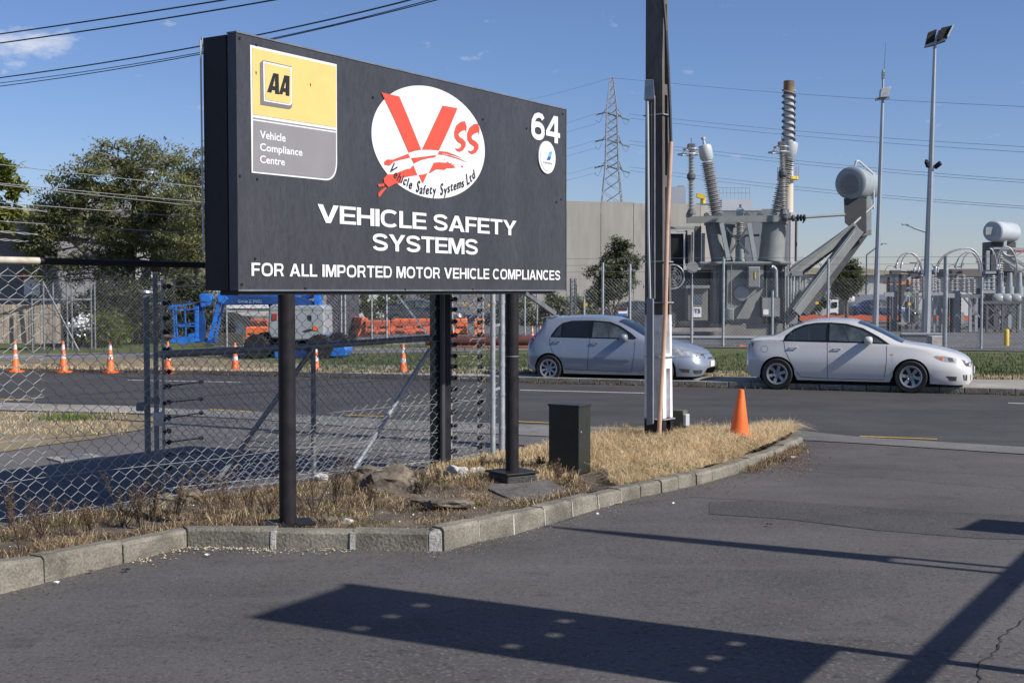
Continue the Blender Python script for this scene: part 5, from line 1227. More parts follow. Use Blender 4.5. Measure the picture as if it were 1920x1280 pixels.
# --- silver hatchback
spaint = carpaint('silver_blue_car_paint', (.25, .285, .34), .22, .28)
def deco_s(decal, seam, proj):
    fr = [(.64, .985), (.66, 1.05), (.76, 1.19), (.88, 1.295), (1.1, 1.345), (1.6, 1.355), (2.0, 1.33), (2.25, 1.24), (2.50, 1.10), (2.66, .985), (2.6, .96), (1.5, .975)]
    decal('window_surround', fr, trimb, .003)
    decal('side_window', [(.70, 1.0), (.80, 1.17), (.885, 1.26), (.885, 1.0)], tint, .009)
    decal('side_window', [(.91, 1.0), (.91, 1.28), (1.1, 1.315), (1.53, 1.32), (1.53, .995)], M['glass_dark'], .009)
    decal('side_window', [(1.63, .992), (1.63, 1.315), (1.95, 1.30), (2.20, 1.21), (2.42, 1.09), (2.48, .985)], tint2, .009)
    decal('window_divider', [(2.02, .99), (2.045, .99), (1.985, 1.29), (1.965, 1.295)], M['dark_grey'], .012)
    seam([(.625, .97), (.63, .86), (.70, .68), (.86, .50), (.92, .40), (1.0, .30), (1.55, .28), (2.55, .27)]); seam([(1.575, .975), (1.56, .60), (1.545, .285)]); seam([(2.63, .96), (2.62, .6), (2.56, .27)])
    decal('side_moulding', [(.92, .57), (1.53, .56), (1.53, .535), (.95, .54)], spaint, .012, th=.012); decal('side_moulding', [(1.57, .555), (2.52, .535), (2.52, .51), (1.57, .53)], spaint, .012, th=.012)
    decal('rear_lamp', [(.045, .72), (.05, .84), (.14, .95), (.30, 1.06), (.27, .95), (.16, .80), (.13, .72)], redl, .004, th=.01)
    decal('headlamp', [(3.46, .745), (3.50, .80), (3.62, .80), (3.82, .735), (3.90, .655), (3.84, .635), (3.66, .64), (3.55, .675)], lampg, .004, th=.012)
    decal('fog_lamp_opening', [(3.62, .36), (3.86, .35), (3.84, .27), (3.70, .29)], M['dark_grey'], .003)
    decal('nose_grille', [(3.90, .70), (4.06, .66), (4.11, .56), (3.98, .58)], M['dark_grey'], .004)
    decal('lower_intake', [(3.92, .33), (4.10, .33), (4.08, .25), (3.94, .25)], M['dark_grey'], .004)
    seam([(3.38, .56), (3.6, .60), (3.95, .60)], .006)
Sc = dict(len=4.17, paint=spaint, wheels=(.62, 3.22), arch=.345, wz=.30, wr=.30, track=1.52, spokes=8, sw=(.07, .075), rimm=rimd, breaks=[.28, .52, 2.2, 2.95],
    ws=(2.15, 3.02), rg=(.24, .50),
    top=[(0, .72), (.03, .86), (.10, .97), (.20, 1.06), (.30, 1.16), (.42, 1.32), (.50, 1.41), (.62, 1.425), (1.0, 1.455), (1.5, 1.47), (1.9, 1.45), (2.2, 1.375), (2.5, 1.24), (2.8, 1.085), (3.02, .985), (3.2, .955), (3.5, .895), (3.8, .815), (4.0, .73), (4.11, .64), (4.16, .55), (4.17, .50)],
    belt=[(0, .62), (.06, .82), (.2, .93), (.6, .965), (1.5, .965), (2.6, .955), (3.1, .89), (3.5, .80), (3.8, .73), (4.0, .64), (4.17, .46)],
    sill=[(0, .44), (.06, .31), (.3, .25), (.9, .20), (2.8, .20), (3.7, .19), (3.95, .19), (4.1, .22), (4.17, .36)],
    wmax=[(0, .58), (.05, .70), (.18, .80), (.5, .84), (1.5, .848), (3.2, .842), (3.6, .82), (3.9, .74), (4.08, .61), (4.17, .46)],
    wbelt=[(0, .55), (.08, .68), (.25, .74), (.6, .77), (1.5, .785), (2.8, .77), (3.4, .73), (3.8, .64), (4.05, .52), (4.17, .40)],
    wroof=[(0, .52), (.12, .64), (.3, .62), (.5, .585), (1.2, .57), (2.0, .565), (2.6, .62), (3.0, .69), (3.4, .64), (3.8, .50), (4.05, .36), (4.17, .24)],
    deco=deco_s)
gr2 = G(1030, 716.5); dd2 = hd.copy(); side_n2 = Vector((-dd2.y, dd2.x, 0)); base2 = gr2 - dd2 * .62 + side_n2 * (1.52 / 2 + .09)
car2 = empty('parked_car', (base2.x, base2.y, 0), math.atan2(dd2.y, dd2.x), 'silver-blue five-door hatchback parked behind the power pole', 'car', 'cars parked at the far kerb')
pj2, bv2 = make_car(Sc, car2); car2.scale = (.965, 1, 1)
mirror(car2, 2.40, .78, 1.00, spaint, pj2); handle(car2, .80, .90, pj2, chrome); handle(car2, 1.70, .875, pj2, chrome)
front_poly('grille', [(-.28, .66), (.28, .66), (.22, .54), (-.22, .54)], M['dark_grey'], bv2, car2, 4.17)
front_poly('air_intake', [(-.42, .34), (.42, .34), (.36, .24), (-.36, .24)], M['dark_grey'], bv2, car2, 4.17)
MB().box((4.185, 0, .44), (.02, .36, .125)).build('number_plate', plate, car2)
sp_ = MB(); sp_.prism([(.44, -.55, 1.40), (.60, -.55, 1.425), (.60, .55, 1.425), (.44, .55, 1.40)], (-.08, 0, .015)); sp_.build('roof_spoiler', spaint, car2, bevel=.006)
MB().tube((.62, 0, 1.42), (.50, 0, 1.62), .004, n=5).build('aerial', 'black', car2)
# distant parked cars inside the far yards: copies of the saloon in other colours
dkblue = carpaint('dark_blue_car_paint', (.02, .035, .09), .2); dkgreen = carpaint('dark_grey_car_paint', (.05, .055, .06), .2); sil = carpaint('pale_silver_car_paint', (.40, .41, .42), .3)
def descend(o):
    r = []
    for c in children(o): r.append(c); r += descend(c)
    return r
k1 = descend(car1)
for (px, D, m_, lab, rot_) in ((1125, 62, dkgreen, 'dark car parked in the far yard behind the small tree', .1), (1172, 66, sil, 'pale car parked in the far yard right of the small tree', .05), (1590, 74, dkblue, 'dark blue car in the yard behind the transformer strut', .15), (722, 70, dkgreen, 'dark car behind the orange barriers', .0)):
    a = A(px, 600, D); e_ = copy_thing(car1, k1, (a.x, a.y, .1), rz=rot_, label=lab, group='cars parked in the far yards')
    for c in children(e_):
        if c.type == 'MESH' and c.data.materials and c.data.materials[0] == wpaint:
            c.material_slots[0].link = 'OBJECT'; c.material_slots[0].material = m_
# ---------------------------------------------------------------- insulators, trees, fences: shared builders
def insulator(name, p0, p1, rc, rs, n, m, parent, label=None, alt=1.0, seg=12):
    p0, p1 = Vector(p0), Vector(p1); L = (p1 - p0).length; pr = [(rc, 0)]
    for i in range(n):
        z = L * (i + .15) / n; h = L / n; r = rs if i % 2 == 0 else rs * alt
        pr += [(rc, z), (r, z + h * .22), (r, z + h * .32), (rc, z + h * .62)]
    pr.append((rc, L)); mb = MB(); mb.lathe(pr, p0, (p1 - p0), seg)
    return mb.build(name, m, parent, world=True, smooth=40, label=label)
def tree(name, base, trunks, blobs, nclump, nleaf, lsz, m_, lab, cat='tree', group=None, seed=1, bark='bark', rad=.14, clr=.55, limb=.025):
    rg = random.Random(seed); e_ = empty(name, base, 0, lab, cat, group); T = MB(); nodes = []
    for pts in trunks:
        for i in range(len(pts) - 1):
            r0 = rad * (1 - .75 * i / (len(pts) - 1)); r1 = rad * (1 - .75 * (i + 1) / (len(pts) - 1))
            T.tube(pts[i], pts[i + 1], r0, r1, 8)
            for k in range(5): nodes.append((lerp(Vector(pts[i]), Vector(pts[i + 1]), k / 5), i))
        nodes.append((Vector(pts[-1]), len(pts)))
    V = []; Fc = []; tot = sum(b[1][0] * b[1][1] * b[1][2] for b in blobs) ** 1
    for c, rd in blobs:
        k = max(3, int(nclump * rd[0] * rd[1] * rd[2] / tot)); c = Vector(c)
        for _ in range(k):
            while True:
                d = Vector((rg.gauss(0, 1), rg.gauss(0, 1), rg.gauss(0, 1)))
                if d.length > .1: break
            d.normalize(); q = rg.uniform(.35, 1.05) ** .6
            p = c + Vector((d.x * rd[0] * q, d.y * rd[1] * q, d.z * rd[2] * q))
            cand = [n_ for n_ in nodes if n_[0].z < p.z + .3] or nodes
            s = min(cand, key=lambda n_: (n_[0] - p).length)[0]
            if (s - p).length < 5.5 and rg.random() < .8:
                mid = lerp(s, p, .5) + Vector((rg.uniform(-.2, .2), rg.uniform(-.2, .2), rg.uniform(-.1, .25)))
                T.tube(s, mid, limb, limb * .6, 5, False); T.tube(mid, p, limb * .6, limb * .2, 4, False)
                if rg.random() < .3: nodes.append((mid, 9))
            cr = clr * rg.uniform(.6, 1.25)
            for _ in range(int(nleaf * rg.uniform(.6, 1.3))):
                a = Vector((rg.gauss(0, .42), rg.gauss(0, .42), rg.gauss(0, .25))) * cr; o = p + a; sz = lsz * rg.uniform(.6, 1.3)
                u_ = Vector((rg.uniform(-1, 1), rg.uniform(-1, 1), rg.uniform(-.8, .5))).normalized(); v_ = u_.cross(Vector((rg.uniform(-.6, .6), rg.uniform(-.6, .6), 1))).normalized()
                i = len(V); V += [o - u_ * sz, o + v_ * sz * .38, o + u_ * sz, o - v_ * sz * .38]; Fc.append((i, i + 1, i + 2, i + 3))
    T.build('trunk', bark, e_, world=True, fixn=False, smooth=True)
    cb = MB(); cb.v = [tuple(v) for v in V]; cb.f = Fc; cb.build('crown', m_, e_, world=True, fixn=False, kind='stuff')
    return e_
def P3(*l): return [A(*p) for p in l]
# ---------------------------------------------------------------- left: buildings behind the trees
wallg = mat('grey_rendered_wall', (.18, .175, .185), .8, 0, .1, .5, fine=.05, finescale=6); wallw = mat('white_clad_wall', (.55, .56, .55), .7, 0, .06, .6)
roofm = mat('grey_sheet_roof', (.20, .20, .20), .6, .2, .12, .8); cor = mat('ribbed_grey_cladding', (.21, .22, .235), .6, .1, .08, .5)
def block(name, x0, x1, ytop, ybot, D, dep, m_, parent, label=None):
    a = A(x0, ybot, D); b = A(x1, ytop, D); h = b.z - a.z
    return MB().box(((a.x + b.x) / 2, D + dep / 2, (a.z + b.z) / 2), (b.x - a.x, dep, h)).build(name, m_, parent, world=True, label=label)
def bldg(name, x0, x1, ytop, D, dep, m_, lab, cat='building', zbot=0, **k):
    a = A(x0, 600, D); b = A(x1, ytop, D); e_ = empty(name, ((a.x + b.x) / 2, D + dep / 2, 0), 0, lab, cat)
    MB().box(((a.x + b.x) / 2, D + dep / 2, b.z / 2), (b.x - a.x, dep, b.z)).build('wall', m_, e_, world=True)
    return e_
h1 = bldg('warehouse', -160, 76, 428, 54, 14, wallg, 'grey rendered building at the far left behind the timber gate')
block('sign_board', 36, 75, 512, 522, 53.9, .06, 'red', h1, 'red strip on the wall notice'); block('notice', 45, 74, 523, 553, 53.9, .05, 'white', h1)
nw = text_on('notice_lettering', 'NOTICE', lambda a, b: A(40, 519.5, 53.85) + Vector((a, -.02, b)), .62, .12, 'white', h1, .02)
rf = MB(); rf.prism([A(-170, 430, 53.5), A(80, 430, 53.5), A(80, 436, 53.5), A(-170, 436, 53.5)], (0, 15, 0)); rf.build('roof', roofm, h1, world=True)
h2 = bldg('long_building', 20, 560, 396, 66, 16, wallg, 'long grey building with sheet roof behind the large olive tree')
rf = MB(); a, b = A(0, 396, 65), A(580, 396, 65); rf.add([a, b, b + Vector((0, 9, 1.0)), a + Vector((0, 9, 1.0)), a + Vector((0, 18, 0)), b + Vector((0, 18, 0)), a - Vector((0, 0, .3)), b - Vector((0, 0, .3))], [(0, 1, 2, 3), (3, 2, 5, 4), (6, 7, 1, 0), (0, 3, 4, 6), (1, 7, 5, 2)]); rf.build('roof', mat('brown_sheet_roof', (.22, .20, .18), .7, 0, .2, .6), h2, world=True)
block('white_panel', 240, 300, 440, 570, 65.9, .1, wallw, h2); block('pale_panel', 365, 470, 500, 556, 65.9, .1, wallw, h2); block('dark_opening', 180, 235, 478, 560, 65.9, .08, 'black_metal', h2); block('dark_opening', 84, 150, 470, 575, 65.9, .08, 'black_metal', h2)
for x in (355, 388, 421): 
    w_ = block('window', x, x + 29, 445, 480, 65.9, .08, 'glass_dark', h2); f_ = MB(); a, b = A(x - 1, 481, 65.85), A(x + 30, 444, 65.85)
    f_.box(((a.x + b.x) / 2, a.y, a.z), (b.x - a.x, .1, .06)).box(((a.x + b.x) / 2, a.y, b.z), (b.x - a.x, .1, .06)).box(((a.x + b.x) / 2, a.y, (a.z + b.z) / 2), (.05, .1, b.z - a.z)); f_.build('window_frame', wallw, w_, world=True)
MB().tube(A(286, 560, 60), A(284, 318, 60), .13, .09, 10).build('lamp_column', 'white', label='pale column rising behind the crown of the large olive tree', cat='column', smooth=40)
# timber gate panels and fences, far left
tim = mat('weathered_pine_boards', (.42, .35, .27), .85, 0, .3, 2, stretch=(5, 5, .5), fine=.2, finescale=10, bump=.3)
tg = empty('timber_gate', A(60, 640, 41), 0, 'weathered pale timber gate of vertical boards at the far left', 'gate'); tg.location.z = 0
bw = (A(118, 600, 41).x - A(-40, 600, 41).x) / 30
for i in range(30):
    x = A(-40, 600, 41).x + bw * (i + .5); zt = A(0, 572 if i % 7 else 570, 41).z
    MB().box((x, 41 + rk.uniform(-.02, .02), (zt + .3) / 2 + .02), (bw * .90, .025, zt - .3)).build('board', tim, tg, world=True)
for y in (603, 576, 632): a, b = A(-40, y, 41.06), A(118, y, 41.06); MB().beam(a, b, .05, .09).build('rail', tim, tg, world=True)
def wfence(name, pts, h, posts_px, D, lab, pitch=.16, r=.004, post_r=.03, cat='fence', z0=.1, arms=False, topw=0, dfn=None, rails=True, pm='galv'):
    # pts: two photo (px, D) end points; chain link between, posts at given px
    (xa, Da), (xb, Db) = pts; a = A(xa, 600, Da); b = A(xb, 600, Db); a.z = b.z = 0; d = (b - a); L = d.length; d.normalize(); nr = Vector((d.y, -d.x, 0))
    e_ = empty(name, (a + b) / 2, 0, lab, cat)
    mesh_diag(MB(), a, d, L, z0, h, pitch, r, nr, seed=9, twist=False).build('chain_link', 'galv_wire', e_, world=True, fixn=False, kind='stuff')
    if rails:
        for z in (z0 + .04, h): MB().tube(a + Vector((0, 0, z)), b + Vector((0, 0, z)), .014, n=5).build('rail', 'galv', e_, world=True)
    for px, top in posts_px:
        t = (px - xa) / (xb - xa); t = 1 / (1 + (1 / t - 1) * Db / Da) if 0 < t < 1 else t
        # true intersection on the line
        rr = ray(px, 600); q = a; den = rr.x * d.y - rr.y * d.x
        s = (q.x * d.y - q.y * d.x) / den; p = Vector((rr.x * s, rr.y * s, 0)); zt = A(px, top, p.y).z
        MB().tube((p.x, p.y, z0 - .1), (p.x, p.y, zt), post_r, n=8).build('post', pm, e_, world=True, smooth=40)
    if arms:
        for k, z in enumerate((h + .22, h + .45, h + .68)): MB().tube(a + Vector((0, 0, z)), b + Vector((0, 0, z)), .006, n=4).build('strand', 'galv_dark', e_, world=True)
    return e_
wfence('left_yard_fence', ((60, 40), (330, 44)), 2.35, [(60, 560), (82, 528), (100, 531), (126, 533), (135, 531), (178, 528), (171, 531), (304, 520)], 42, 'tall wire fence with steel posts in front of the timber gate and bushes, far left', .12, .0022, .03, rails=False, pm=mat('dull_fence_post', (.20, .21, .225), .55, .2))
MB().tube(A(80, 528, 40.5), A(148, 658, 40.0), .03, n=8).build('brace', 'galv_dark', label='diagonal steel brace leaning down from the left yard fence', cat='brace')
MB().tube(A(-30, 562, 40.4), A(172, 562, 41.4), .04, n=8).build('gate_rail', 'galv_dark', label='horizontal galvanised pipe above the timber gate', cat='rail')
M["leaf_shade"] = mat('shade_dark_foliage', (.022, .032, .014), .6, 0, .3, 1.2, col2=(.085, .095, .04), trans=.2, fine=.25, finescale=6)  # leaf green darkened to put the undergrowth's shade into the colour
# ---------------------------------------------------------------- trees on the left
D = 52
tree('large_tree', A(245, 640, D), [P3((246, 640, D), (248, 575, D), (238, 520, D), (222, 470, D + .3), (190, 400, D)), P3((246, 610, D), (262, 540, D - .5), (290, 480, D), (320, 400, D)), P3((240, 540, D), (250, 450, D + 1), (255, 360, D), (248, 290, D)), P3((225, 520, D), (160, 470, D - 1), (110, 430, D))],
     [(A(245, 300, D), (1.6, 1.5, 1.0)), (A(190, 330, D), (1.6, 1.6, 1.0)), (A(290, 345, D), (1.6, 1.6, 1.3)), (A(130, 360, D), (1.2, 1.3, .8)), (A(215, 390, D), (2.4, 1.8, 1.3)), (A(330, 400, D), (1.5, 1.5, 1.4)), (A(105, 405, D), (1.3, 1.3, .8)), (A(150, 450, D), (1.9, 1.6, 1.2)), (A(260, 460, D), (2.1, 1.8, 1.2)), (A(345, 480, D), (1.2, 1.4, 1.2)), (A(90, 500, D), (1.0, 1.2, .9)), (A(72, 425, D), (1.1, 1.1, .9)), (A(60, 480, D), (1.0, 1.1, .9)), (A(300, 430, D), (1.6, 1.6, 1.2)), (A(200, 505, D), (1.7, 1.5, .8))],
     560, 88, .095, 'leaf', 'large spreading olive-green tree with an open crown, left of the sign', seed=3, rad=.26, clr=.54, limb=.04)
tree('slender_tree', A(365, 640, 49), [P3((366, 640, 49), (364, 540, 49), (372, 450, 49), (368, 360, 49), (362, 290, 49)), P3((366, 520, 49), (390, 430, 49), (405, 340, 49))],
     [(A(372, 300, 49), (.85, .9, .7)), (A(395, 340, 49), (1.0, .9, 1.0)), (A(350, 330, 49), (.5, .8, .8)), (A(372, 420, 49), (1.1, 1, 1.5)), (A(360, 520, 49), (1.0, 1, 1.0)), (A(378, 370, 49), (.8, .9, .9)), (A(345, 460, 49), (.8, .9, 1.0))], 190, 55, .085, 'leaf', 'slender thin-leaved tree half hidden by the left edge of the sign', seed=5, rad=.1, clr=.5, limb=.022)
tree('broadleaf_tree', A(-30, 640, 36), [P3((-40, 640, 36), (-36, 520, 36), (-30, 400, 36), (-20, 330, 36))],
     [(A(-12, 335, 36), (.62, .8, .72)), (A(5, 370, 36), (.48, .7, .55)), (A(-10, 410, 36), (.72, .8, .45)), (A(-60, 370, 36), (1.0, 1, 1.2))], 90, 70, .15, 'leaf_yel', 'broad-leaved tree whose glossy leaves enter at the left edge', seed=6, rad=.14, clr=.32)
def bush(name, px, py, D, rx, ry, lab, m_='leaf_dk', seed=1, ncl=30, nl=60, ls=.10, ztop=None):
    c = A(px, py, D); e = tree(name, (c.x, D, 0), [[(c.x, D, 0), (c.x + .05, D, c.z * .5), (c.x, D, c.z)]], [((c.x, D, c.z), (rx, max(.5, rx * .8), ry))], ncl, nl, ls, m_, lab, 'bush', None, seed, rad=.05, clr=.42, limb=.012); return e
bush('bush', 160, 600, 43.5, .85, .85, 'dark bush with white flowers behind the left yard fence post', 'leaf_shade', 11, 60, 70, .08)
bush('bush', 195, 618, 43, .8, .6, 'low leafy bush at the foot of the left yard fence', 'leaf_yel', 12, 40, 60, .08)
bush('bush', 225, 580, 45, 1.1, 1.15, 'dark bush under the trunk of the large olive tree', 'leaf_shade', 13, 90, 70, .09)
bush('bush', 280, 585, 46, 1.2, 1.2, 'dark tangled bush behind the pair of steel gate posts', 'leaf_shade', 14, 90, 70, .09)
bush('bush', 350, 575, 47, 1.0, 1.2, 'dark bush behind the basket of the blue lift', 'leaf_shade', 15, 70, 70, .09)
bush('bush', 428, 602, 49.5, .8, .9, 'mid-green bush seen under the blue boom', 'leaf', 16, 50, 60, .08)
bush('bush', 1035, 592, 70, 3.6, 1.2, 'grey-green scrub behind the right sign post', 'leaf_grey', 17, 120, 60, .14)
bush('bush', 745, 585, 74, 3.2, 1.4, 'dark green scrub behind the orange barriers', 'leaf_dk', 18, 120, 60, .14)
fl_ = MB(); rg = random.Random(5)
for _ in range(260):
    c = A(rg.gauss(152, 12), rg.gauss(608, 9), 42.5 + rg.uniform(-.3, .3)); u_ = Vector((rg.uniform(-1, 1), rg.uniform(-1, 1), rg.uniform(-1, 1))).normalized() * .04; v_ = u_.orthogonal(); fl_.add([c - u_, c + v_, c + u_, c - v_], [(0, 1, 2, 3)])
fl_.build('white_flowers', 'white', kind='stuff', fixn=False)
# ---------------------------------------------------------------- blue boom lift
LD = 36.5; lo = A(565, 680, LD); lift = empty('boom_lift', (lo.x, lo.y, 0), 0, 'bright blue articulated boom lift with grey engine cover, basket lowered to the left', 'boom lift')
ch_ = MB(); ch_.prism([A(512, 655, LD - .7), A(520, 645, LD - .7), A(640, 643, LD - .7), A(650, 655, LD - .7), A(648, 668, LD - .7), A(515, 672, LD - .7)], (0, 1.5, 0)); ch_.build('chassis', 'lift_blue', lift, world=True, bevel=.03)
wz_ = .33
for (px, dy, lab) in ((482, -.85, 0), (600, -.85, 0), (500, .95, 0), (634, .95, 0)):
    c = A(px, 650, LD + dy); q = Vector((c.x, LD + dy, wz_ + .1))
    w_ = MB().lathe([(.16, -.14), (.31, -.15), (.35, -.09), (.35, .09), (.31, .15), (.16, .14)], q, (0, -1, 0), 24).build('wheel', 'black', lift, world=True, smooth=40)
    MB().lathe([(.17, .08), (.18, .12), (.12, .10), (.06, .12), (.0, .12)], q, (0, -1, 0), 16).build('rim', mat('pale_blue_rim', (.12, .20, .34), .5) if not M.get('prim') else M['prim'], w_, world=True); M['prim'] = bpy.data.materials['pale_blue_rim']
    tr_ = MB()
    for k in range(22):
        a = k * 2 * math.pi / 22; tr_.box(q + Vector((.35 * math.cos(a), 0, .35 * math.sin(a))), (.04, .26, .04), rot=Matrix.Rotation(-a, 3, 'Y'))
    tr_.build('tread', 'black', w_, world=True, kind='stuff')
cv = MB(); cv.prism([A(504, 575, LD - .75), A(512, 570, LD - .75), A(530, 572, LD - .75), A(530, 634, LD - .75), A(508, 634, LD - .75), A(502, 622, LD - .75)], (0, 1.5, 0)); cv.build('engine_cover', 'lift_grey', lift, world=True, bevel=.05)
cv = MB(); cv.prism([A(545, 573, LD - .8), A(603, 572, LD - .8), A(608, 576, LD - .8), A(609, 628, LD - .8), A(602, 636, LD - .8), A(530, 640, LD - .8), A(530, 573, LD - .8)], (0, 1.6, 0)); cov = cv.build('engine_cover', 'lift_grey', lift, world=True, bevel=.05)
MB().prism([A(577, 591, LD - .82), A(584, 591, LD - .82), A(584, 601, LD - .82), A(579, 599, LD - .82)], (0, .03, 0)).build('latch', 'black', cov, world=True)
MB().prism([A(568, 620, LD - .82), A(582, 616, LD - .82), A(586, 619, LD - .82), A(574, 622, LD - .82)], (0, .03, 0)).build('vent', 'black', cov, world=True)
MB().prism([A(587, 611, LD - .82), A(595, 611, LD - .82), A(595, 619, LD - .82), A(587, 619, LD - .82)], (0, .03, 0)).build('hire_sticker', 'orange', cov, world=True)
MB().prism([A(511, 588, LD - .78), A(519, 588, LD - .78), A(519, 599, LD - .78), A(511, 599, LD - .78)], (0, .03, 0)).build('warning_sticker', 'red', lift, world=True)
MB().prism([A(597, 634, LD - .9), A(614, 633, LD - .9), A(613, 640, LD - .9), A(595, 640, LD - .9)], (0, .2, 0)).build('orange_tray', 'orange', lift, world=True, bevel=.02)
MB().beam(A(508, 641, LD), A(604, 639, LD), .9, .16).build('turntable', 'black', lift, world=True)
bm1 = MB(); bm1.prism([A(420, 553, LD - .25), A(560, 556, LD - .25), A(595, 568, LD - .25), A(592, 576, LD - .25), A(520, 571, LD - .25), A(418, 572, LD - .25)], (0, .26, 0)); bm = bm1.build('main_boom', 'lift_dkblue', lift, world=True, bevel=.02)
bm2 = MB(); bm2.beam(A(420, 556, LD + .2), A(600, 549, LD + .2), .2, .14); bm2.build('upper_arm', 'lift_blue', lift, world=True)
bm2 = MB(); bm2.beam(A(505, 575, LD + .1), A(598, 552, LD + .1), .18, .12); bm2.build('lower_arm', 'lift_dkblue', lift, world=True)
k_ = MB(); k_.prism([A(587, 548, LD - .3), A(600, 548, LD - .3), A(600, 573, LD - .3), A(590, 573, LD - .3)], (0, .5, 0)); k_.build('riser', 'lift_blue', lift, world=True, bevel=.015)
k_ = MB(); k_.prism([A(408, 549, LD - .3), A(414, 547, LD - .3), A(428, 560, LD - .3), A(418, 570, LD - .3), A(408, 566, LD - .3)], (0, .4, 0)); k_.build('knuckle', 'lift_blue', lift, world=True, bevel=.02)
text_on('boom_lettering', 'Genie Z-34/22', lambda a, b: A(446, 567.5, LD - .27) + Vector((a, 0, b)), .68, .085, mat('pale_boom_print', (.30, .36, .46), .5), lift, .012)
jb_ = MB(); jb_.beam(A(414, 556, LD - .2), A(393, 640, LD - .2), .12, .10); jb_.beam(A(421, 562, LD), A(402, 644, LD), .10, .05); jb_.build('jib', 'lift_blue', lift, world=True)
jb_ = MB(); jb_.beam(A(409, 562, LD - .1), A(392, 642, LD - .1), .05, .05); jb_.build('hydraulic_ram', 'lift_dkblue', lift, world=True)
jb_ = MB(); jb_.prism([A(385, 640, LD - .3), A(402, 634, LD - .3), A(404, 642, LD - .3), A(386, 646, LD - .3)], (0, .4, 0)); jb_.build('jib_foot', 'lift_dkblue', lift, world=True)
jb_ = MB(); jb_.prism([A(372, 553, LD - .3), A(378, 550, LD - .3), A(394, 552, LD - .3), A(397, 562, LD - .3), A(392, 573, LD - .3), A(376, 577, LD - .3)], (0, .45, 0)); jb_.build('control_box', 'lift_blue', lift, world=True, bevel=.03)
jb_ = MB(); jb_.prism([A(366, 572, LD - .2), A(378, 570, LD - .2), A(385, 606, LD - .2), A(384, 640, LD - .2), A(366, 643, LD - .2)], (0, .10, 0)); jb_.build('basket_mount', 'lift_dkblue', lift, world=True)
bk_ = empty('basket', (0, 0, 0)); bk_.parent = lift
fl2 = MB(); fl2.prism([A(322, 633, LD - .55), A(366, 630, LD - .55), A(369, 640, LD - .55), A(345, 645, LD - .55), A(318, 641, LD - .55)], (0, 1.0, 0)); fl2.build('basket_floor', 'lift_blue', bk_, world=True)
for (p, q) in (((313, 577), (366, 568)), ((313, 577), (340, 582)), ((340, 582), (372, 578)), ((325, 578), (328, 634)), ((330, 592), (334, 644)), ((347, 575), (349, 634)), ((324, 611), (366, 606)), ((335, 612), (368, 611))):
    MB().beam(A(p[0], p[1], LD - .5), A(q[0], q[1], LD - .5), .035, .03).build('guard_rail', 'lift_blue', bk_, world=True)
for (p, q) in (((318, 574), (352, 570)), ((330, 576), (332, 632)), ((364, 572), (366, 634)), ((324, 607), (360, 604))):
    MB().beam(A(p[0], p[1], LD + .4), A(q[0], q[1], LD + .4), .03, .028).build('guard_rail', 'lift_blue', bk_, world=True)
MB().prism([A(366, 574, LD - .5), A(371, 574, LD - .5), A(371, 640, LD - .5), A(366, 640, LD - .5)], (0, .12, 0)).build('basket_post', 'lift_blue', bk_, world=True)
MB().prism([A(353, 626, LD - .55), A(368, 623, LD - .55), A(368, 634, LD - .55), A(353, 634, LD - .55)], (0, .3, 0)).build('foot_control', 'lift_blue', bk_, world=True)
tag(rock('sandbag', A(312, 632, 36.0), (.20, .13, .065), 'dirt', 'tan bag on the black hose reel left of the lift basket', 31), cat='bag')
# ---------------------------------------------------------------- white truck and orange barriers behind the lift
TD = 47; tk = empty('flatbed_truck', (A(470, 640, TD).x, TD, 0), 0, 'white flatbed truck with a big dark mudguard, parked behind the blue boom', 'truck')
block('deck', 424, 520, 566, 578, TD, 2.2, 'white', tk); block('deck_side', 424, 520, 580, 592, TD + .05, 2.1, mat('dirty_white_panel', (.50, .50, .47), .6, 0, .12, 2), tk); block('headboard', 470, 523, 546, 556, TD + .4, 1.8, 'white', tk)
mg = MB(); pts = []
for a in np.linspace(0, math.pi * .62, 14): pts.append((a,))
cg = A(430, 640, TD); R1 = (640 - 585) / F * TD
for i in range(13):
    a0, a1 = pts[i][0], pts[i + 1][0]
    mg.prism([cg + Vector((R1 * math.cos(a0), -.1, R1 * math.sin(a0))), cg + Vector((R1 * math.cos(a1), -.1, R1 * math.sin(a1))), cg + Vector((R1 * .82 * math.cos(a1), -.1, R1 * .82 * math.sin(a1))), cg + Vector((R1 * .82 * math.cos(a0), -.1, R1 * .82 * math.sin(a0)))], (0, .6, 0))
mg.build('mudguard', 'dark_grey', tk, world=True, kind='stuff')
MB().box((A(452, 600, TD).x, TD + .5, A(452, 612, TD).z), (.5, .8, .75)).build('tank', 'white', tk, world=True, bevel=.1)
MB().lathe([(.2, -.15), (.5, -.15), (.5, .15), (.2, .15)], (A(520, 600, TD).x, TD, .55), (0, -1, 0), 20).build('wheel', 'black', tk, world=True)
block('steel_trough', 404, 455, 625, 652, 44, .6, mat('dark_olive_steel', (.06, .055, .045), .7), None).__setitem__('label', 'low dark steel trough under the blue jib'); bpy.data.objects['steel_trough']['category'] = 'trough'
MB().prism([A(612, 545, 46), A(648, 545, 46), A(648, 650, 46), A(612, 650, 46)], (0, 4, 0)).build('container', mat('dark_grey_container', (.055, .055, .066), .6, .1, .1, 1), label='dark grey container standing behind the engine cover of the lift', cat='container')
for z in range(8): pass
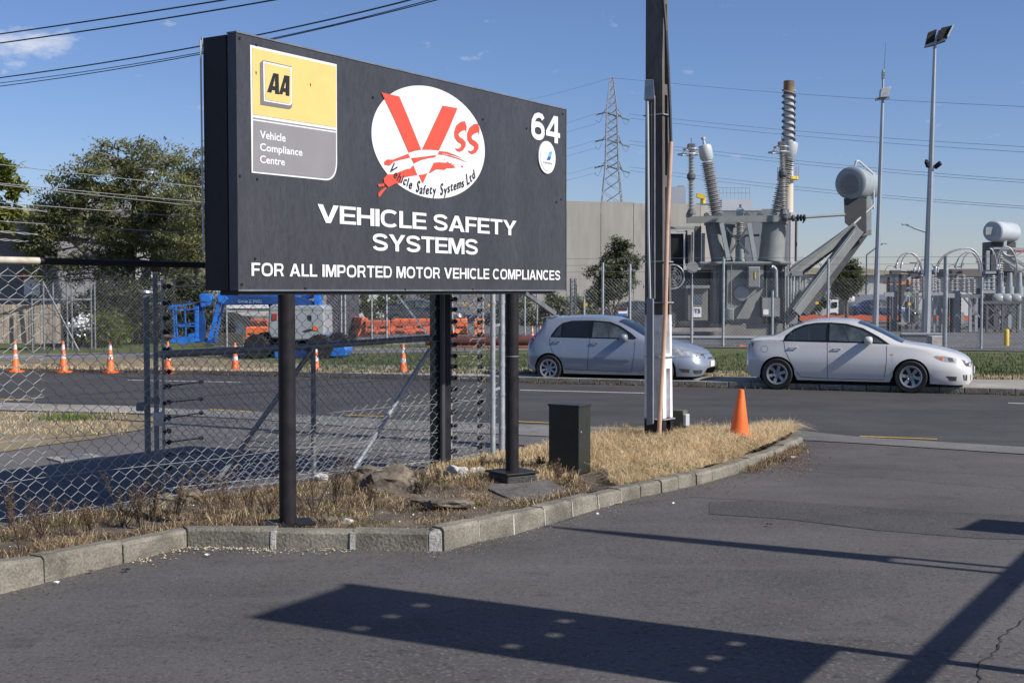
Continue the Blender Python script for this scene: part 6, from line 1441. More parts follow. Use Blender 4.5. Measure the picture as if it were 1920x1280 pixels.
def barrier(px0, px1, ytop, ybot, D, lab, D2=None, m_='barrier'):
    D2 = D2 or D; a = A(px0, ybot, D); b = A(px1, ybot, D2); h = A(px0, ytop, D).z - a.z; d = (b - a); d.z = 0; L = d.length; d.normalize(); n = Vector((-d.y, d.x, 0))
    e_ = empty('water_barrier', (a + b) / 2, 0, lab, 'barrier', 'orange water-filled barriers across the road')
    prof = [(-.26, 0), (.26, 0), (.26, h * .18), (.13, h * .5), (.13, h * .9), (.10, h), (-.10, h), (-.13, h * .9), (-.13, h * .5), (-.26, h * .18)]
    MB().prism([a + n * u + Vector((0, 0, v)) for u, v in prof], d * L).build('shell', m_, e_, world=True, bevel=.02)
    for k in range(max(2, int(L / 1.0))):
        q = a + d * (L * (k + .5) / max(2, int(L / 1.0)))
        MB().beam(q + n * -.15 - d * .10 + Vector((0, 0, h * .50)), q + n * -.15 + d * .10 + Vector((0, 0, h * .50)), .04, .09).build('slot', mat('dark_slot', (.06, .02, .012), .8) if 'dark_slot' not in bpy.data.materials else bpy.data.materials['dark_slot'], e_, world=True)
        MB().beam(q + n * -.26 - d * .16 + Vector((0, 0, .06)), q + n * -.26 + d * .16 + Vector((0, 0, .06)), .03, .10).build('fork_slot', bpy.data.materials['dark_slot'], e_, world=True)
    return e_
barrier(652, 684, 592, 626, 50, 'orange barrier turned away at the left end of the row, right of the container', 46.5)
barrier(686, 731, 600, 627, 46.5, 'orange barrier, first full one right of the container'); barrier(733, 808, 599, 626, 46.8, 'orange barrier in the middle, in front of the second row')
barrier(740, 812, 597, 610, 49.5, 'brighter orange barrier top seen behind the middle one', m_='orange'); barrier(854, 876, 597, 630, 49, 'orange barrier just right of the thick black gate post', m_='orange')
barrier(890, 908, 597, 632, 48.5, 'narrow orange barrier between the insulator posts', m_='orange')
barrier(462, 504, 612, 640, 45, 'lower orange barrier behind the lift engine cover', m_='orange'); barrier(470, 504, 598, 611, 46, 'upper orange barrier stacked behind the lift')
for (px, py, lab) in ((998, 640, 'small orange cone behind the right sign post'), (850, 655, 'red-orange cone in front of the rusty pipe'), (1013, 642, 'small orange cone left of the silver hatchback roof')):
    a = A(px, py, 44); copy_thing(c0, ck, (a.x, 44, .11), rz=.2, label=lab, group='cones in the far yard', scale=(.8, .8, .9))
# rusty pipe along the ground and pale strip behind
pi = MB(); pi.tube(A(800, 640, 43), A(1010, 640, 42.3), .20, n=16); pi.build('steel_pipe', mat('red_brown_pipe', (.09, .028, .028), .6, 0, .3, 2, col2=(.14, .05, .035)), label='long red-brown steel pipe lying along the back of the verge', cat='pipe', smooth=40)
pi = MB(); pi.tube(A(800, 651, 42.6), A(1010, 651, 41.9), .06, n=12); pi.build('steel_pipe', mat('orange_pipe', (.26, .09, .03), .6, 0, .3, 2), label='thin orange pipe in front of the red-brown one', cat='pipe', smooth=40)
MB().tube(A(640, 657, 41.6), A(1000, 657.5, 41.2), .035, n=6).build('low_rail', 'pale_grey', label='low pale rail along the back of the grass verge', cat='rail')
# flax plant
fx = empty('flax_plant', A(688, 612, 52), 0, 'spiky green flax plant above the orange barriers', 'plant'); mbp = MB(); rg = random.Random(2); c = A(688, 608, 52)
for _ in range(160):
    a = rg.uniform(0, 6.28); l_ = rg.uniform(.7, 1.35); o_ = Vector((math.cos(a), math.sin(a), 0)); t1_ = c + o_ * .2 * l_ + Vector((0, 0, l_ * .7)); t2_ = c + o_ * rg.uniform(.4, .75) * l_ + Vector((0, 0, l_ * rg.uniform(.55, 1.0))); s_ = Vector((-o_.y, o_.x, 0)) * .035
    mbp.add([c - s_, c + s_, t1_ + s_, t1_ - s_, t2_], [(0, 1, 2, 3), (3, 2, 4)])
mbp.build('leaves', 'leaf_yel', fx, world=True, fixn=False, kind='stuff')
# white shed, far behind the barriers; wire fences in the middle distance
s1 = bldg('white_shed', 655, 715, 500, 90, 8, 'white', 'white shed wall behind the flax plant'); s2 = bldg('low_shed', 560, 950, 520, 110, 10, wallg, 'long low grey shed seen under the sign')
wfence('middle_fence', ((560, 44), (1080, 46.5)), 2.5, [(697, 535), (725, 548), (647, 545), (984, 520), (1007, 520), (848, 540), (905, 540)], 45, 'galvanised mesh fence behind the verge, seen under the sign', .13, .0026, .035)
wfence('lift_fence', ((400, 43), (640, 42)), 2.3, [(425, 560), (640, 545)], 43, 'mesh fence behind the blue boom', .13, .0026, .03)
MB().beam(A(742, 548, 43), A(812, 640, 43), .06, .06).build('brace', 'galv', label='diagonal galvanised brace behind the mesh, left of the black gate post', cat='brace')
tgp = empty('yard_gate_post', A(1075, 640, 44.5), 0, 'thick dark lattice gate post left of the silver hatchback roof', 'gate post'); tgp.location.z = 0
for x in (1071, 1079): MB().tube(A(x, 650, 44.5), A(x, 522, 44.5), .05, n=8).build('leg', 'galv_dark', tgp, world=True)
mbl = MB(); [mbl.beam(A(1071, y, 44.45), A(1079, y - 6, 44.45), .02, .03) for y in range(530, 650, 7)]; mbl.build('lattice', 'galv_dark', tgp, world=True, kind='stuff')
for (px, py, lab) in ((871, 570, 'yellow tag on the fence between the insulator posts'), (858, 631, 'yellow tag low beside the black gate post'), (918, 571, 'yellow tag on the fence left of the right sign post'), (1098, 571, 'yellow tag on the fence left of the small tree'), (1532, 568, 'yellow tag on the fence behind the transformer strut'), (1705, 570, 'yellow tag on the frame left of the tall lamp mast')):
    D_ = 43.2 if px < 1000 else 42.5 if px < 1200 else 50; a = A(px, py, D_); MB().box(a, (.12, .02, .10)).build('warning_tag', 'yellow', label=lab, cat='tag', group='yellow warning tags on the fences')
dg = empty('danger_sign', A(1168, 585, 42.3), 0, 'small danger sign on the yard fence above the silver hatchback', 'sign')
MB().box(A(1168, 584, 42.3), (.30, .02, .27)).build('plate', 'white', dg, world=True); MB().box(A(1168, 579, 42.28), (.28, .02, .09)).build('band', 'black', dg, world=True); MB().box(A(1168, 589, 42.28), (.28, .02, .05)).build('blue_band', 'lift_blue', dg, world=True)
text_on('danger_lettering', 'DANGER', lambda a, b: A(1168, 580.3, 42.26) + Vector((a - .11, 0, b)), .22, .045, 'red', dg, .02)
# ---------------------------------------------------------------- concrete tilt-panel building
cw = mat('streaked_tilt_panel', (.265, .25, .225), .85, 0, .10, .25, stretch=(1, 1, .12), fine=.08, finescale=3); 
t = cw.node_tree; bs = t.nodes['Principled BSDF']; src = bs.inputs['Base Color'].links[0].from_socket
mpn = t.nodes.new('ShaderNodeMapping'); mpn.inputs['Scale'].default_value = (.9, .9, .30); tcn = t.nodes.new('ShaderNodeNewGeometry'); t.links.new(tcn.outputs['Position'], mpn.inputs['Vector'])
nn = t.nodes.new('ShaderNodeTexNoise'); nn.inputs['Scale'].default_value = 1.4; nn.inputs['Detail'].default_value = 6; t.links.new(mpn.outputs[0], nn.inputs['Vector'])
m4 = t.nodes.new('ShaderNodeMapRange'); m4.inputs['From Min'].default_value = .52; m4.inputs['From Max'].default_value = .70; m4.inputs['To Max'].default_value = .7; t.links.new(nn.outputs[0], m4.inputs['Value'])
x4 = t.nodes.new('ShaderNodeMix'); x4.data_type = 'RGBA'; t.links.new(m4.outputs[0], x4.inputs['Factor']); t.links.new(src, x4.inputs['A']); x4.inputs['B'].default_value = (.20, .187, .165, 1); t.links.new(x4.outputs['Result'], bs.inputs['Base Color'])
cbd = empty('concrete_building', (A(1200, 640, 76).x, 82, 0), 0, 'tall blank building of streaked concrete panels right of the sign', 'building')
jx = [985, 1062, 1126, 1187, 1250, 1312, 1333]
for i in range(len(jx) - 1):
    a = A(jx[i], 640, 71.5 + i * .9); b = A(jx[i + 1], 640, 71.5 + (i + 1) * .9); zt = A(1062, 375, 72.4).z; g_ = (b - a).normalized() * .014
    MB().prism([Vector((a.x, a.y, 0)) + g_, Vector((b.x, b.y, 0)) - g_, Vector((b.x, b.y, 0)) - g_ + Vector((0, .25, 0)), Vector((a.x, a.y, 0)) + g_ + Vector((0, .25, 0))], (0, 0, zt - (.05 if i % 2 else .0))).build('wall_panel', cw, cbd, world=True)
a = A(985, 640, 72.2); b = A(1332, 640, 77.6); MB().prism([Vector((a.x, a.y, 0)), Vector((b.x, b.y, 0)), Vector((b.x, 95, 0)), Vector((a.x, 95, 0))], (0, 0, zt - .4)).build('core', wallg, cbd, world=True)
pa = bldg('plant_room', 1255, 1286, 350, 100, 6, mat('pale_blue_grey_cladding', (.33, .36, .40), .6, 0, .05, .5), 'grey plant-room box above the concrete wall, right of the power pole'); block('vent', 1272, 1282, 348, 351, 101, 2, cor, pa)
corr = bldg('clad_hall', 1345, 1480, 392, 88, 20, cor, 'ribbed grey hall behind the transformer')
rb = MB(); [rb.box((lerp(A(1345, 0, 88).x, A(1480, 0, 88).x, k / 60), 87.97, A(0, 392, 88).z / 2), (.07, .06, A(0, 392, 88).z)) for k in range(61)]; rb.build('rib', cor, corr, world=True, kind='stuff')
block('parapet', 1343, 1428, 391, 395, 87.9, .3, 'pale_grey', corr)
up_ = bldg('upper_block', 1352, 1411, 374, 96, 8, mat('light_clad_block', (.42, .44, .46), .6, 0, .05, .5), 'pale block with roof railing behind the transformer bushings')
ral = MB(); za_ = A(0, 374, 96).z
for k in range(9): x = lerp(A(1352, 0, 96).x, A(1409, 0, 96).x, k / 8); ral.tube((x, 96.2, za_), (x, 96.2, za_ + .9), .02, n=4)
for dz in (.5, .9): ral.tube((A(1352, 0, 96).x, 96.2, za_ + dz), (A(1409, 0, 96).x, 96.2, za_ + dz), .02, n=4)
ral.build('roof_railing', 'galv', up_, world=True, kind='stuff')
cr_h = empty('roof_crane', A(1312, 385, 90), 0, 'small yellow crane on the roof beyond the concrete wall', 'crane')
MB().tube(A(1318, 384, 90), A(1318, 368, 90), .18, n=8).build('mast', 'yellow', cr_h, world=True); MB().beam(A(1306, 366, 90), A(1322, 370, 90), .4, .3).build('arm', 'yellow', cr_h, world=True); MB().beam(A(1306, 383, 90), A(1330, 383, 90), .5, .08).build('platform', 'galv_dark', cr_h, world=True)
# chimney with helical strake
chD = 112; chm = empty('chimney', A(1478, 640, chD), 0, 'tall steel chimney with spiral strakes and a scorched rusty top', 'chimney'); chm.location.z = 0
rc = 9.6 / F * chD; zc0 = A(1478, 500, chD).z; z1_ = A(1477, 330, chD).z; z2_ = A(1477, 178, chD).z; z3_ = A(1477, 152, chD).z; cx_ = A(1478, 300, chD).x
MB().tube((cx_, chD, 0), (cx_, chD, z1_), rc * 1.15, rc, 20).build('lower_stack', mat('stained_cream_stack', (.52, .42, .24), .7, 0, .2, .4, col2=(.62, .58, .50)), chm, world=True, smooth=40)
MB().tube((cx_, chD, z1_), (cx_, chD, z2_), rc, rc, 20).build('stack', mat('white_grey_stack', (.48, .48, .49), .6, 0, .1, .3), chm, world=True, smooth=40)
tp_ = mat('scorched_rust', (.30, .17, .06), .8, 0, .2, .6, col2=(.10, .085, .07), fac=(.4, .62)); MB().tube((cx_, chD, z2_), (cx_, chD, z3_), rc * 1.03, rc * 1.03, 20).build('scorched_top', tp_, chm, world=True, smooth=40)
for ph in (0, math.pi):
    P = [(cx_ + (rc + .10) * math.cos(a + ph), chD + (rc + .10) * math.sin(a + ph), lerp(z2_ + .4, z1_ + 2, a / (2 * math.pi * 5))) for a in np.linspace(0, 2 * math.pi * 5, 90)]
    MB().path(P, .09, 4).build('strake', 'galv_dark', chm, world=True)
MB().lathe([(rc * 1.1, 0), (rc * 2.0, 0), (rc * 2.0, .25), (rc * 1.1, .25)], (cx_, chD, A(0, 337, chD).z), n=14).build('platform', 'yellow', chm, world=True)
rl_ = MB(); [rl_.tube((cx_ + rc * 2 * math.cos(k * .6), chD + rc * 2 * math.sin(k * .6), A(0, 337, chD).z), (cx_ + rc * 2 * math.cos(k * .6), chD + rc * 2 * math.sin(k * .6), A(0, 337, chD).z + 1.1), .03, n=4) for k in range(11)]; rl_.build('railing', 'galv', chm, world=True, kind='stuff')
tw = bldg('narrow_tower', 1481, 1492, 398, 105, 3, mat('off_white_clad', (.55, .53, .50), .7, 0, .06, .4), 'narrow off-white tower beside the chimney foot')
# ---------------------------------------------------------------- lattice pylon and its lines
YD = 190; py_ = empty('lattice_pylon', A(1147, 640, YD), 0, 'steel lattice transmission pylon above the concrete building', 'pylon'); py_.location.z = 0
def pyl_pt(t, sx, sy):      # t photo y
    hw = np.interp(t, [145, 205, 310, 378, 640], [3.0, 9.5, 12.0, 18.5, 33]) / F * YD
    c = A(1147, t, YD); return Vector((c.x + sx * hw, YD + sy * hw, c.z))
lv = [145, 160, 175, 190, 205, 220, 235, 250, 262, 275, 290, 304, 318, 338, 360, 384, 420, 470, 540, 640]
for sx in (-1, 1):
    for sy in (-1, 1):
        MB().path([pyl_pt(t, sx, sy) for t in lv], .085, 4).build('leg', 'galv', py_, world=True)
lt = MB()
for i in range(len(lv) - 1):
    for a_, b_ in (((-1, -1), (1, -1)), ((1, -1), (1, 1)), ((1, 1), (-1, 1)), ((-1, 1), (-1, -1))):
        lt.tube(pyl_pt(lv[i], *a_), pyl_pt(lv[i + 1], *b_), .055, n=3); lt.tube(pyl_pt(lv[i], *b_), pyl_pt(lv[i + 1], *a_), .055, n=3)
lt.build('bracing', 'galv', py_, world=True, kind='stuff')
arm_tips = []
for ya, xl, xr in ((210, 1131, 1166), (260, 1130, 1166), (309, 1129, 1167)):
    for xt, s in ((xl, -1), (xr, 1)):
        tip = A(xt, ya + (2 if s < 0 else 11), YD); am = MB()
        for sy in (-1, 1):
            am.tube(tip, pyl_pt(ya + 3, s, sy), .08, n=3); am.tube(tip, pyl_pt(ya - 6, s, sy), .07, n=3)
        am.tube(A(1138, ya + 2, YD), A(1160, ya + 9, YD), .12, n=4)
        am.build('cross_arm', 'galv', py_, world=True); arm_tips.append((tip, s))
        ins_e = A(xt + s * 14, (ya + 2 if s < 0 else ya + 11) + 4, YD); MB().tube(tip, ins_e, .12, n=5).build('insulator_string', mat('green_glass_discs', (.20, .26, .20), .3) if 'green_glass_discs' not in bpy.data.materials else bpy.data.materials['green_glass_discs'], py_, world=True)
        MB().path([lerp(tip, A(xt + s * 14, ya + 15, YD), k / 4) - Vector((0, 0, .9 * math.sin(k / 4 * math.pi))) for k in range(5)], .03, 3).build('jumper', 'galv_dark', py_, world=True)
line_m = mat('distant_conductor', (.06, .075, .11), .6)
n_l = 0
for (x0, y0, D0_, x1, y1, D1_) in ((1147, 146, YD, 1920, 183, 115), (1180, 214, YD, 1920, 258, 115), (1180, 222, YD, 1920, 268, 115), (1180, 264, YD, 1920, 320, 112), (1180, 271, YD, 1920, 325, 112), (1180, 313, YD, 1920, 369, 110), (1180, 320, YD, 1920, 373, 110),
       (1147, 146, YD, 962, 184, 260), (1118, 213, YD, 1000, 236, 260), (1118, 232, YD, 1000, 250, 260), (1118, 263, YD, 1000, 283, 260), (1118, 277, YD, 1000, 296, 260), (1118, 312, YD, 1000, 328, 260), (1118, 324, YD, 1000, 339, 260)):
    p, q = A(x0, y0, D0_), A(x1, y1, D1_); ext_ = q + (q - p) * .25
    P = [lerp(p, ext_, k / 14) - Vector((0, 0, .9 * math.sin(math.pi * k / 14 / 1.25))) for k in range(15)]
    o = MB().path(P, .019, 3).build('conductor', line_m, py_, world=True)
# overhead cables, upper left
oc = [((0, 64, 38), (212, 33, 34), (470, -8, 30)), ((0, 81, 38), (258, 43, 34), (560, -8, 30)), ((0, 146, 40), (380, 86, 33), (800, -8, 27)), ((0, 156, 40), (380, 98, 33), (800, 2, 27)), ((0, 162, 40), (380, 101, 33), (850, -8, 27))]
ol = ['uppermost thick cable crossing the top left corner of the sky', 'second thick cable from the top, above the sign corner', 'thick lone cable running behind the top of the sign', 'upper of the two thin cables running behind the sign corner', 'lower of the two thin cables running behind the sign corner']
for (a3, m3, b3), lab, rr_ in zip(oc, ol, (.021, .021, .019, .011, .013)):
    p, m_3, q = A(*a3), A(*m3), A(*b3); P = []
    for k in range(25):
        t = -.45 + 1.75 * k / 24; P.append(p * ((1 - t) * (1 - 2 * t)) + m_3 * (4 * t * (1 - t)) + q * (t * (2 * t - 1)))
    MB().path(P, rr_, 5).build('overhead_cable', 'wire_dark', label=lab, cat='cable', group='overhead cables at the upper left')
# ---------------------------------------------------------------- substation fence, bund wall
wfence('substation_fence', ((1060, 44.3), (1990, 40.9)), 2.42, [(1095, 560), (1130, 492), (1181, 495), (1297, 533), (1356, 485), (1448, 545), (1552, 485), (1840, 520)], 43, 'long galvanised security fence in front of the transformer yard', .125, .0027, .045, arms=True, rails=False)
tp2 = empty('fence_post', A(1772, 660, 41.9), 0, 'tall thick grey fence post right of the floodlight mast', 'post'); tp2.location.z = 0
MB().tube(A(1771, 664, 41.9), A(1774, 480, 41.9), .075, n=10).build('shaft', 'galv', tp2, world=True, smooth=40)
bw1 = empty('bund_wall', A(1500, 655, 45), 0, 'low grey concrete wall with a pale top behind the yard fence', 'wall'); bw1.location.z = 0
shade_c = mat('grey_block_wall', (.16, .165, .18), .8, 0, .12, .8, fine=.08, finescale=8); 
for (xa, xb, D0_, yt) in ((1258, 1440, 44.9, 633), (1690, 1768, 44.2, 627)):
    a = A(xa, 650, D0_); b = A(xb, 650, D0_ - .3); zt = A(xa, yt, D0_).z
    MB().prism([Vector((a.x, a.y, .1)), Vector((b.x, b.y, .1)), Vector((b.x, b.y, zt)), Vector((a.x, a.y, zt))], (0, .2, 0)).build('wall', shade_c, bw1, world=True)
    MB().prism([Vector((a.x, a.y - .03, zt)), Vector((b.x, b.y - .03, zt)), Vector((b.x, b.y - .03, zt + .06)), Vector((a.x, a.y - .03, zt + .06))], (0, .27, 0)).build('coping', 'pale_grey', bw1, world=True)
MB().box(A(1303, 618, 46), (2.1, .3, .12)).build('kerb_beam', 'conc', label='pale concrete edge in front of the transformer base', cat='kerb')
MB().box(A(1755, 641, 43.0), (.46, .5, .42)).build('concrete_block', 'kerb_white', label='pale concrete block at the foot of the floodlight mast', cat='block', bevel=.02)
yb = empty('bollard', A(1887, 648, 43.6), 0, 'yellow bollard on the gravel of the transformer yard, right', 'bollard')
MB().lathe([(.085, 0), (.085, .53), (.07, .56), (0, .57)], (0, 0, 0), n=14).build('post', 'yellow', yb, smooth=40)
# ---------------------------------------------------------------- transformer
TX = 50.0; g_ = 'tran_grey'
tf = empty('transformer', A(1400, 640, TX + 1.5), 0, 'big grey power transformer with tall ribbed bushings behind the security fence', 'transformer'); tf.location.z = 0
def bx(nm, x0, x1, y0, y1, D, dep, m_=g_, bev=.02, par=tf, label=None):
    a = A(x0, y1, D); b = A(x1, y0, D); return MB().box(((a.x + b.x) / 2, D + dep / 2, (a.z + b.z) / 2), (abs(b.x - a.x), dep, b.z - a.z)).build(nm, m_, par, world=True, bevel=bev, label=label)
pd_ = mat('plinth_concrete', (.19, .18, .165), .85, 0, .15, 1); 
bx('plinth', 1330, 1478, 606, 642, TX - .1, 4.2, pd_)
bx('tank', 1337, 1476, 495, 608, TX + .3, 3.4); bx('tank_front', 1362, 1432, 494, 606, TX, .5); bx('tank_lid', 1312, 1484, 490.5, 495, TX - .15, 4)
for x in (1346, 1359, 1436, 1446, 1456, 1466): bx('stiffener', x, x + 2.4, 497, 606, TX + .18, .12)
pr = MB(); pr.prism([A(1432, 540, TX - .25), A(1404, 598, TX - .25), A(1380, 598, TX - .25), A(1402, 560, TX - .25)], (0, .25, 0)); pr.build('sloping_duct', 'tran_grey', tf, world=True, bevel=.01)
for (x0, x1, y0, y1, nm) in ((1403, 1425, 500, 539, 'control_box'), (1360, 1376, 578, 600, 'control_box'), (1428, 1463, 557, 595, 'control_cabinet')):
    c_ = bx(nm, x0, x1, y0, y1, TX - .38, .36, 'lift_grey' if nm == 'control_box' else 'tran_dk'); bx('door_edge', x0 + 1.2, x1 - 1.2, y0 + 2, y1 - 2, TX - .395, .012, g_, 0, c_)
bx('gauge_strip', 1415, 1417, 509, 522, TX - .42, .02, 'yellow', 0)
bx('notice', 1431, 1441, 580, 590, TX - .42, .02, 'white', 0)
MB().lathe([(.30, 0), (.30, .08), (.26, .1)], A(1390, 550, TX - .02), (0, -1, 0), 24).build('manhole_cover', 'lift_grey', tf, world=True, smooth=40)
bt = MB()
for k in range(16): a = k * math.pi / 8; bt.lathe([(.014, 0), (.012, .02)], A(1390, 550, TX - .12) + Vector((.28 * math.cos(a), 0, .28 * math.sin(a))), (0, -1, 0), 6)
bt.build('bolts', 'tran_dk', tf, world=True, kind='stuff')
# turrets
def tur(p0, p1, r, m_=g_):
    MB().tube(p0, p1, r * 1.06, r, 24).build('turret', m_, tf, world=True, smooth=40); v = (Vector(p1) - Vector(p0)).normalized()
    MB().tube(p1, Vector(p1) + v * .08, r * 1.12, r * 1.12, 24).build('flange', m_, tf, world=True, smooth=40)
    MB().tube(p0, Vector(p0) + v * .07, r * 1.2, r * 1.2, 24).build('flange', m_, tf, world=True, smooth=40)
tur(A(1351, 490, TX + .6), A(1338, 419, TX + .6), .34); tur(A(1446, 490, TX + .6), A(1452, 419, TX + .6), .47); tur(A(1388, 490, TX + .8), A(1388, 446, TX + .8), .19, 'lift_grey'); tur(A(1364, 490, TX + 2.2), A(1372, 425, TX + 2.2), .28)
cl = MB(); a = A(1440, 505, TX); cl.tube(A(1398, 490, TX + .3), A(1398, 430, TX + .3), .05, n=8); 
# top beam and frames
MB().beam(A(1288, 412, TX + .1), A(1467, 410, TX + .1), .22, .25).build('top_beam', g_, tf, world=True)
bx('beam_end', 1287.5, 1298, 400, 407, TX, .25); bx('beam_end', 1456, 1467, 398, 407, TX, .25)
for (p, q, w_) in (((1352, 418), (1366, 488), .16), ((1404, 418), (1416, 489), .16), ((1357, 430), (1363, 480), .10)): MB().beam(A(p[0], p[1], TX + .05), A(q[0], q[1], TX + .05), w_, w_).build('frame_leg', 'lift_grey', tf, world=True)
for (p, q) in (((1362, 427), (1404, 476)), ((1400, 428), (1368, 476))): MB().beam(A(p[0], p[1], TX), A(q[0], q[1], TX), .06, .07).build('cross_brace', 'tran_dk', tf, world=True)
MB().beam(A(1370, 443, TX + 1), A(1424, 441, TX + 1), .05, .09).build('rail', g_, tf, world=True)
for x in (1325, 1349, 1401, 1425): MB().lathe([(.10, -.03), (.12, 0), (.10, .03)], A(x, 404, TX + .1), (0, 1, 0), 10).build('lifting_eye', 'tran_dk', tf, world=True)
# bushings and arresters
insulator('bushing', A(1344, 404, TX + .6), A(1326, 303, TX + .6), .19, .31, 28, 'porcelain', tf, alt=.86, seg=16)
MB().lathe([(.20, 0), (.27, .12), (.27, .50), (.24, .60), (.06, .64), (.05, .82), (.09, .84), (.09, .92)], A(1326, 301, TX + .6), A(1319, 262, TX + .6) - A(1326, 301, TX + .6), 20).build('bushing_cap', 'pale_grey', tf, world=True, smooth=40)
insulator('bushing', A(1455, 404, TX + .7), A(1479, 295, TX + .7), .17, .28, 28, 'porcelain', tf, alt=.86, seg=16)
MB().lathe([(.19, 0), (.27, .14), (.27, .52), (.24, .60), (.06, .64)], A(1479, 295, TX + .7), A(1485, 264, TX + .7) - A(1479, 295, TX + .7), 20).build('bushing_cap', 'pale_grey', tf, world=True, smooth=40)
insulator('bushing', A(1388, 444, TX + .8), A(1388, 409, TX + .8), .13, .19, 9, 'porcelain', tf, alt=.9, seg=14)
MB().lathe([(.13, 0), (.17, .05), (.17, .28), (.10, .36), (.04, .4), (.05, .52)], A(1388, 408, TX + .8), (0, 0, 1), 18).build('bushing_cap', 'pale_grey', tf, world=True, smooth=40)
for (xb, xt, yb_, yj, yt) in ((1296, 1296, 393, 331, 283), (1469, 1466, 393, 326, 279)):
    insulator('arrester', A(xb, yb_, TX + .1), A((xb + xt) / 2, yj + 3, TX + .1), .075, .145, 18, 'porcelain', tf, alt=.8)
    insulator('arrester', A((xb + xt) / 2, yj - 4, TX + .1), A(xt, yt, TX + .1), .075, .145, 15, 'porcelain', tf, alt=.8)
    rj = MB(); rj.lathe([(.10, -.15), (.17, -.07), (.17, .07), (.10, .15)], A((xb + xt) / 2, yj, TX + .1), (0, 0, 1), 12); rj.lathe([(.10, -.12), (.20, -.10), (.12, .08)], A(xb, yb_ + 4, TX + .1), (0, 0, 1), 10); rj.build('joint', 'tran_dk', tf, world=True)
    tc_ = A(xt, yt, TX + .1)
    MB().box(tc_ + Vector((0, 0, .16)), (.28, .28, .22)).build('arrester_cap', 'tran_dk', tf, world=True, bevel=.02)
    for dz, r_ in ((.06, .30), (-.14, .40)):
        ring = [tc_ + Vector((r_ * math.cos(k * math.pi / 10) - (.02 if dz > 0 else .12), r_ * math.sin(k * math.pi / 10), dz)) for k in range(21)]
        MB().path(ring, .026, 6).build('grading_ring', 'alu', tf, world=True, smooth=40)
    for k in range(4):
        a = k * math.pi / 2 + .6; MB().tube(tc_ + Vector((.12 * math.cos(a), .12 * math.sin(a), .24)), tc_ + Vector((.40 * math.cos(a) - .12, .40 * math.sin(a), -.14)), .014, n=4).build('ring_stay', 'alu', tf, world=True)
    MB().tube(tc_ + Vector((0, 0, .25)), tc_ + Vector((0, 0, .5)), .015, n=4).build('stud', 'tran_dk', tf, world=True)
# valve cluster and pipe to the conservator
vc = MB(); vc.lathe([(.10, 0), (.14, .05), (.14, .15), (.08, .2), (.08, .35), (.13, .38), (.13, .46), (.06, .5)], A(1467, 409, TX), (1, 0, 0), 14); vc.build('valve', 'tran_dk', tf, world=True, smooth=40)
MB().tube(A(1487, 409, TX), A(1584, 402.5, TX + .4), .055, n=10).build('oil_pipe', g_, tf, world=True, smooth=40)
for x in (1496, 1502, 1508): MB().lathe([(.05, -.05), (.13, -.03), (.13, .03), (.05, .05)], A(x, 408.5, TX), (1, 0, 0), 12).build('pipe_flange', 'black', tf, world=True)
MB().tube(A(1508, 409, TX), A(1506, 418, TX), .03, n=6).build('valve_handle', 'black', tf, world=True)
MB().tube(A(1493, 412, TX + 1), A(1492, 490, TX + 1), .05, n=8).build('riser_pipe', 'tran_dk', tf, world=True)
# conservator
cc_ = A(1595, 343, TX + .4); ax_ = Vector((.95, 1.30, 0)); 
cb_ = MB(); cb_.lathe([(.50, -.06), (.60, -.03), (.635, 0), (.635, ax_.length), (.60, ax_.length + .05), (.3, ax_.length + .12)], cc_, ax_, 36); cb_.build('conservator', 'lift_grey', tf, world=True, smooth=30)
MB().lathe([(.40, -.075), (.40, -.03)], cc_ + Vector((-.02, 0, -.06)), ax_, 30).build('end_cover', g_, tf, world=True, smooth=30)
lt_ = MB()
for k in range(14): a = k * math.pi / 7; lt_.box(cc_ + Vector((.37 * math.cos(a) - .05, -.09, .37 * math.sin(a) - .06)), (.03, .03, .03))
lt_.build('bolts', 'tran_dk', tf, world=True, kind='stuff')
MB().path([A(1603, 312, TX + .6), A(1605, 303, TX + .6), A(1610, 302, TX + .7), A(1636, 325, TX + .9), A(1638, 332, TX + .9), A(1638, 392, TX + .9)], .045, 8).build('vent_pipe', 'pale_grey', tf, world=True, smooth=40)
MB().path([A(1638, 385, TX + .9), A(1600, 420, TX + .2), A(1484, 513, TX - .1)], .05, 8).build('drain_pipe', 'tran_grey', tf, world=True, smooth=40)
sb = MB(); sb.prism([A(1582, 372, TX + .4), A(1624, 372, TX + .4), A(1624, 436, TX + .4), A(1608, 437, TX + .4), A(1584, 418, TX + .4)], (.25, .75, 0)); sb.build('conservator_support', mat('dark_support_steel', (.045, .047, .05), .6), tf, world=True, bevel=.01)
MB().prism([A(1625, 368, TX + .8), A(1634, 368, TX + .8), A(1634, 430, TX + .8), A(1625, 438, TX + .8)], (.1, .35, 0)).build('support_lit_side', 'lift_grey', tf, world=True)  # paler strip standing for the sunlit side of the dark support
MB().prism([A(1606, 436, TX + .5), A(1634, 430, TX + .5), A(1634, 440, TX + .5), A(1610, 443, TX + .5)], (.1, .5, 0)).build('support_foot', g_, tf, world=True)
MB().beam(A(1605, 425, TX + .5), A(1484, 512, TX + .1), .30, .32).build('strut', g_, tf, world=True)
MB().beam(A(1600, 436, TX + .9), A(1500, 512, TX + .9), .16, .22).build('strut', 'tran_dk', tf, world=True)
MB().beam(A(1609, 430, TX + .2), A(1490, 585, TX - .2), .34, .40).build('strut', g_, tf, world=True)
MB().beam(A(1620, 436, TX + 1.3), A(1508, 588, TX + 1.3), .20, .34).build('strut', 'tran_dk', tf, world=True)
MB().beam(A(1602, 434, TX - .02), A(1486, 587, TX - .42), .05, .05).build('strut_edge', 'lift_grey', tf, world=True)
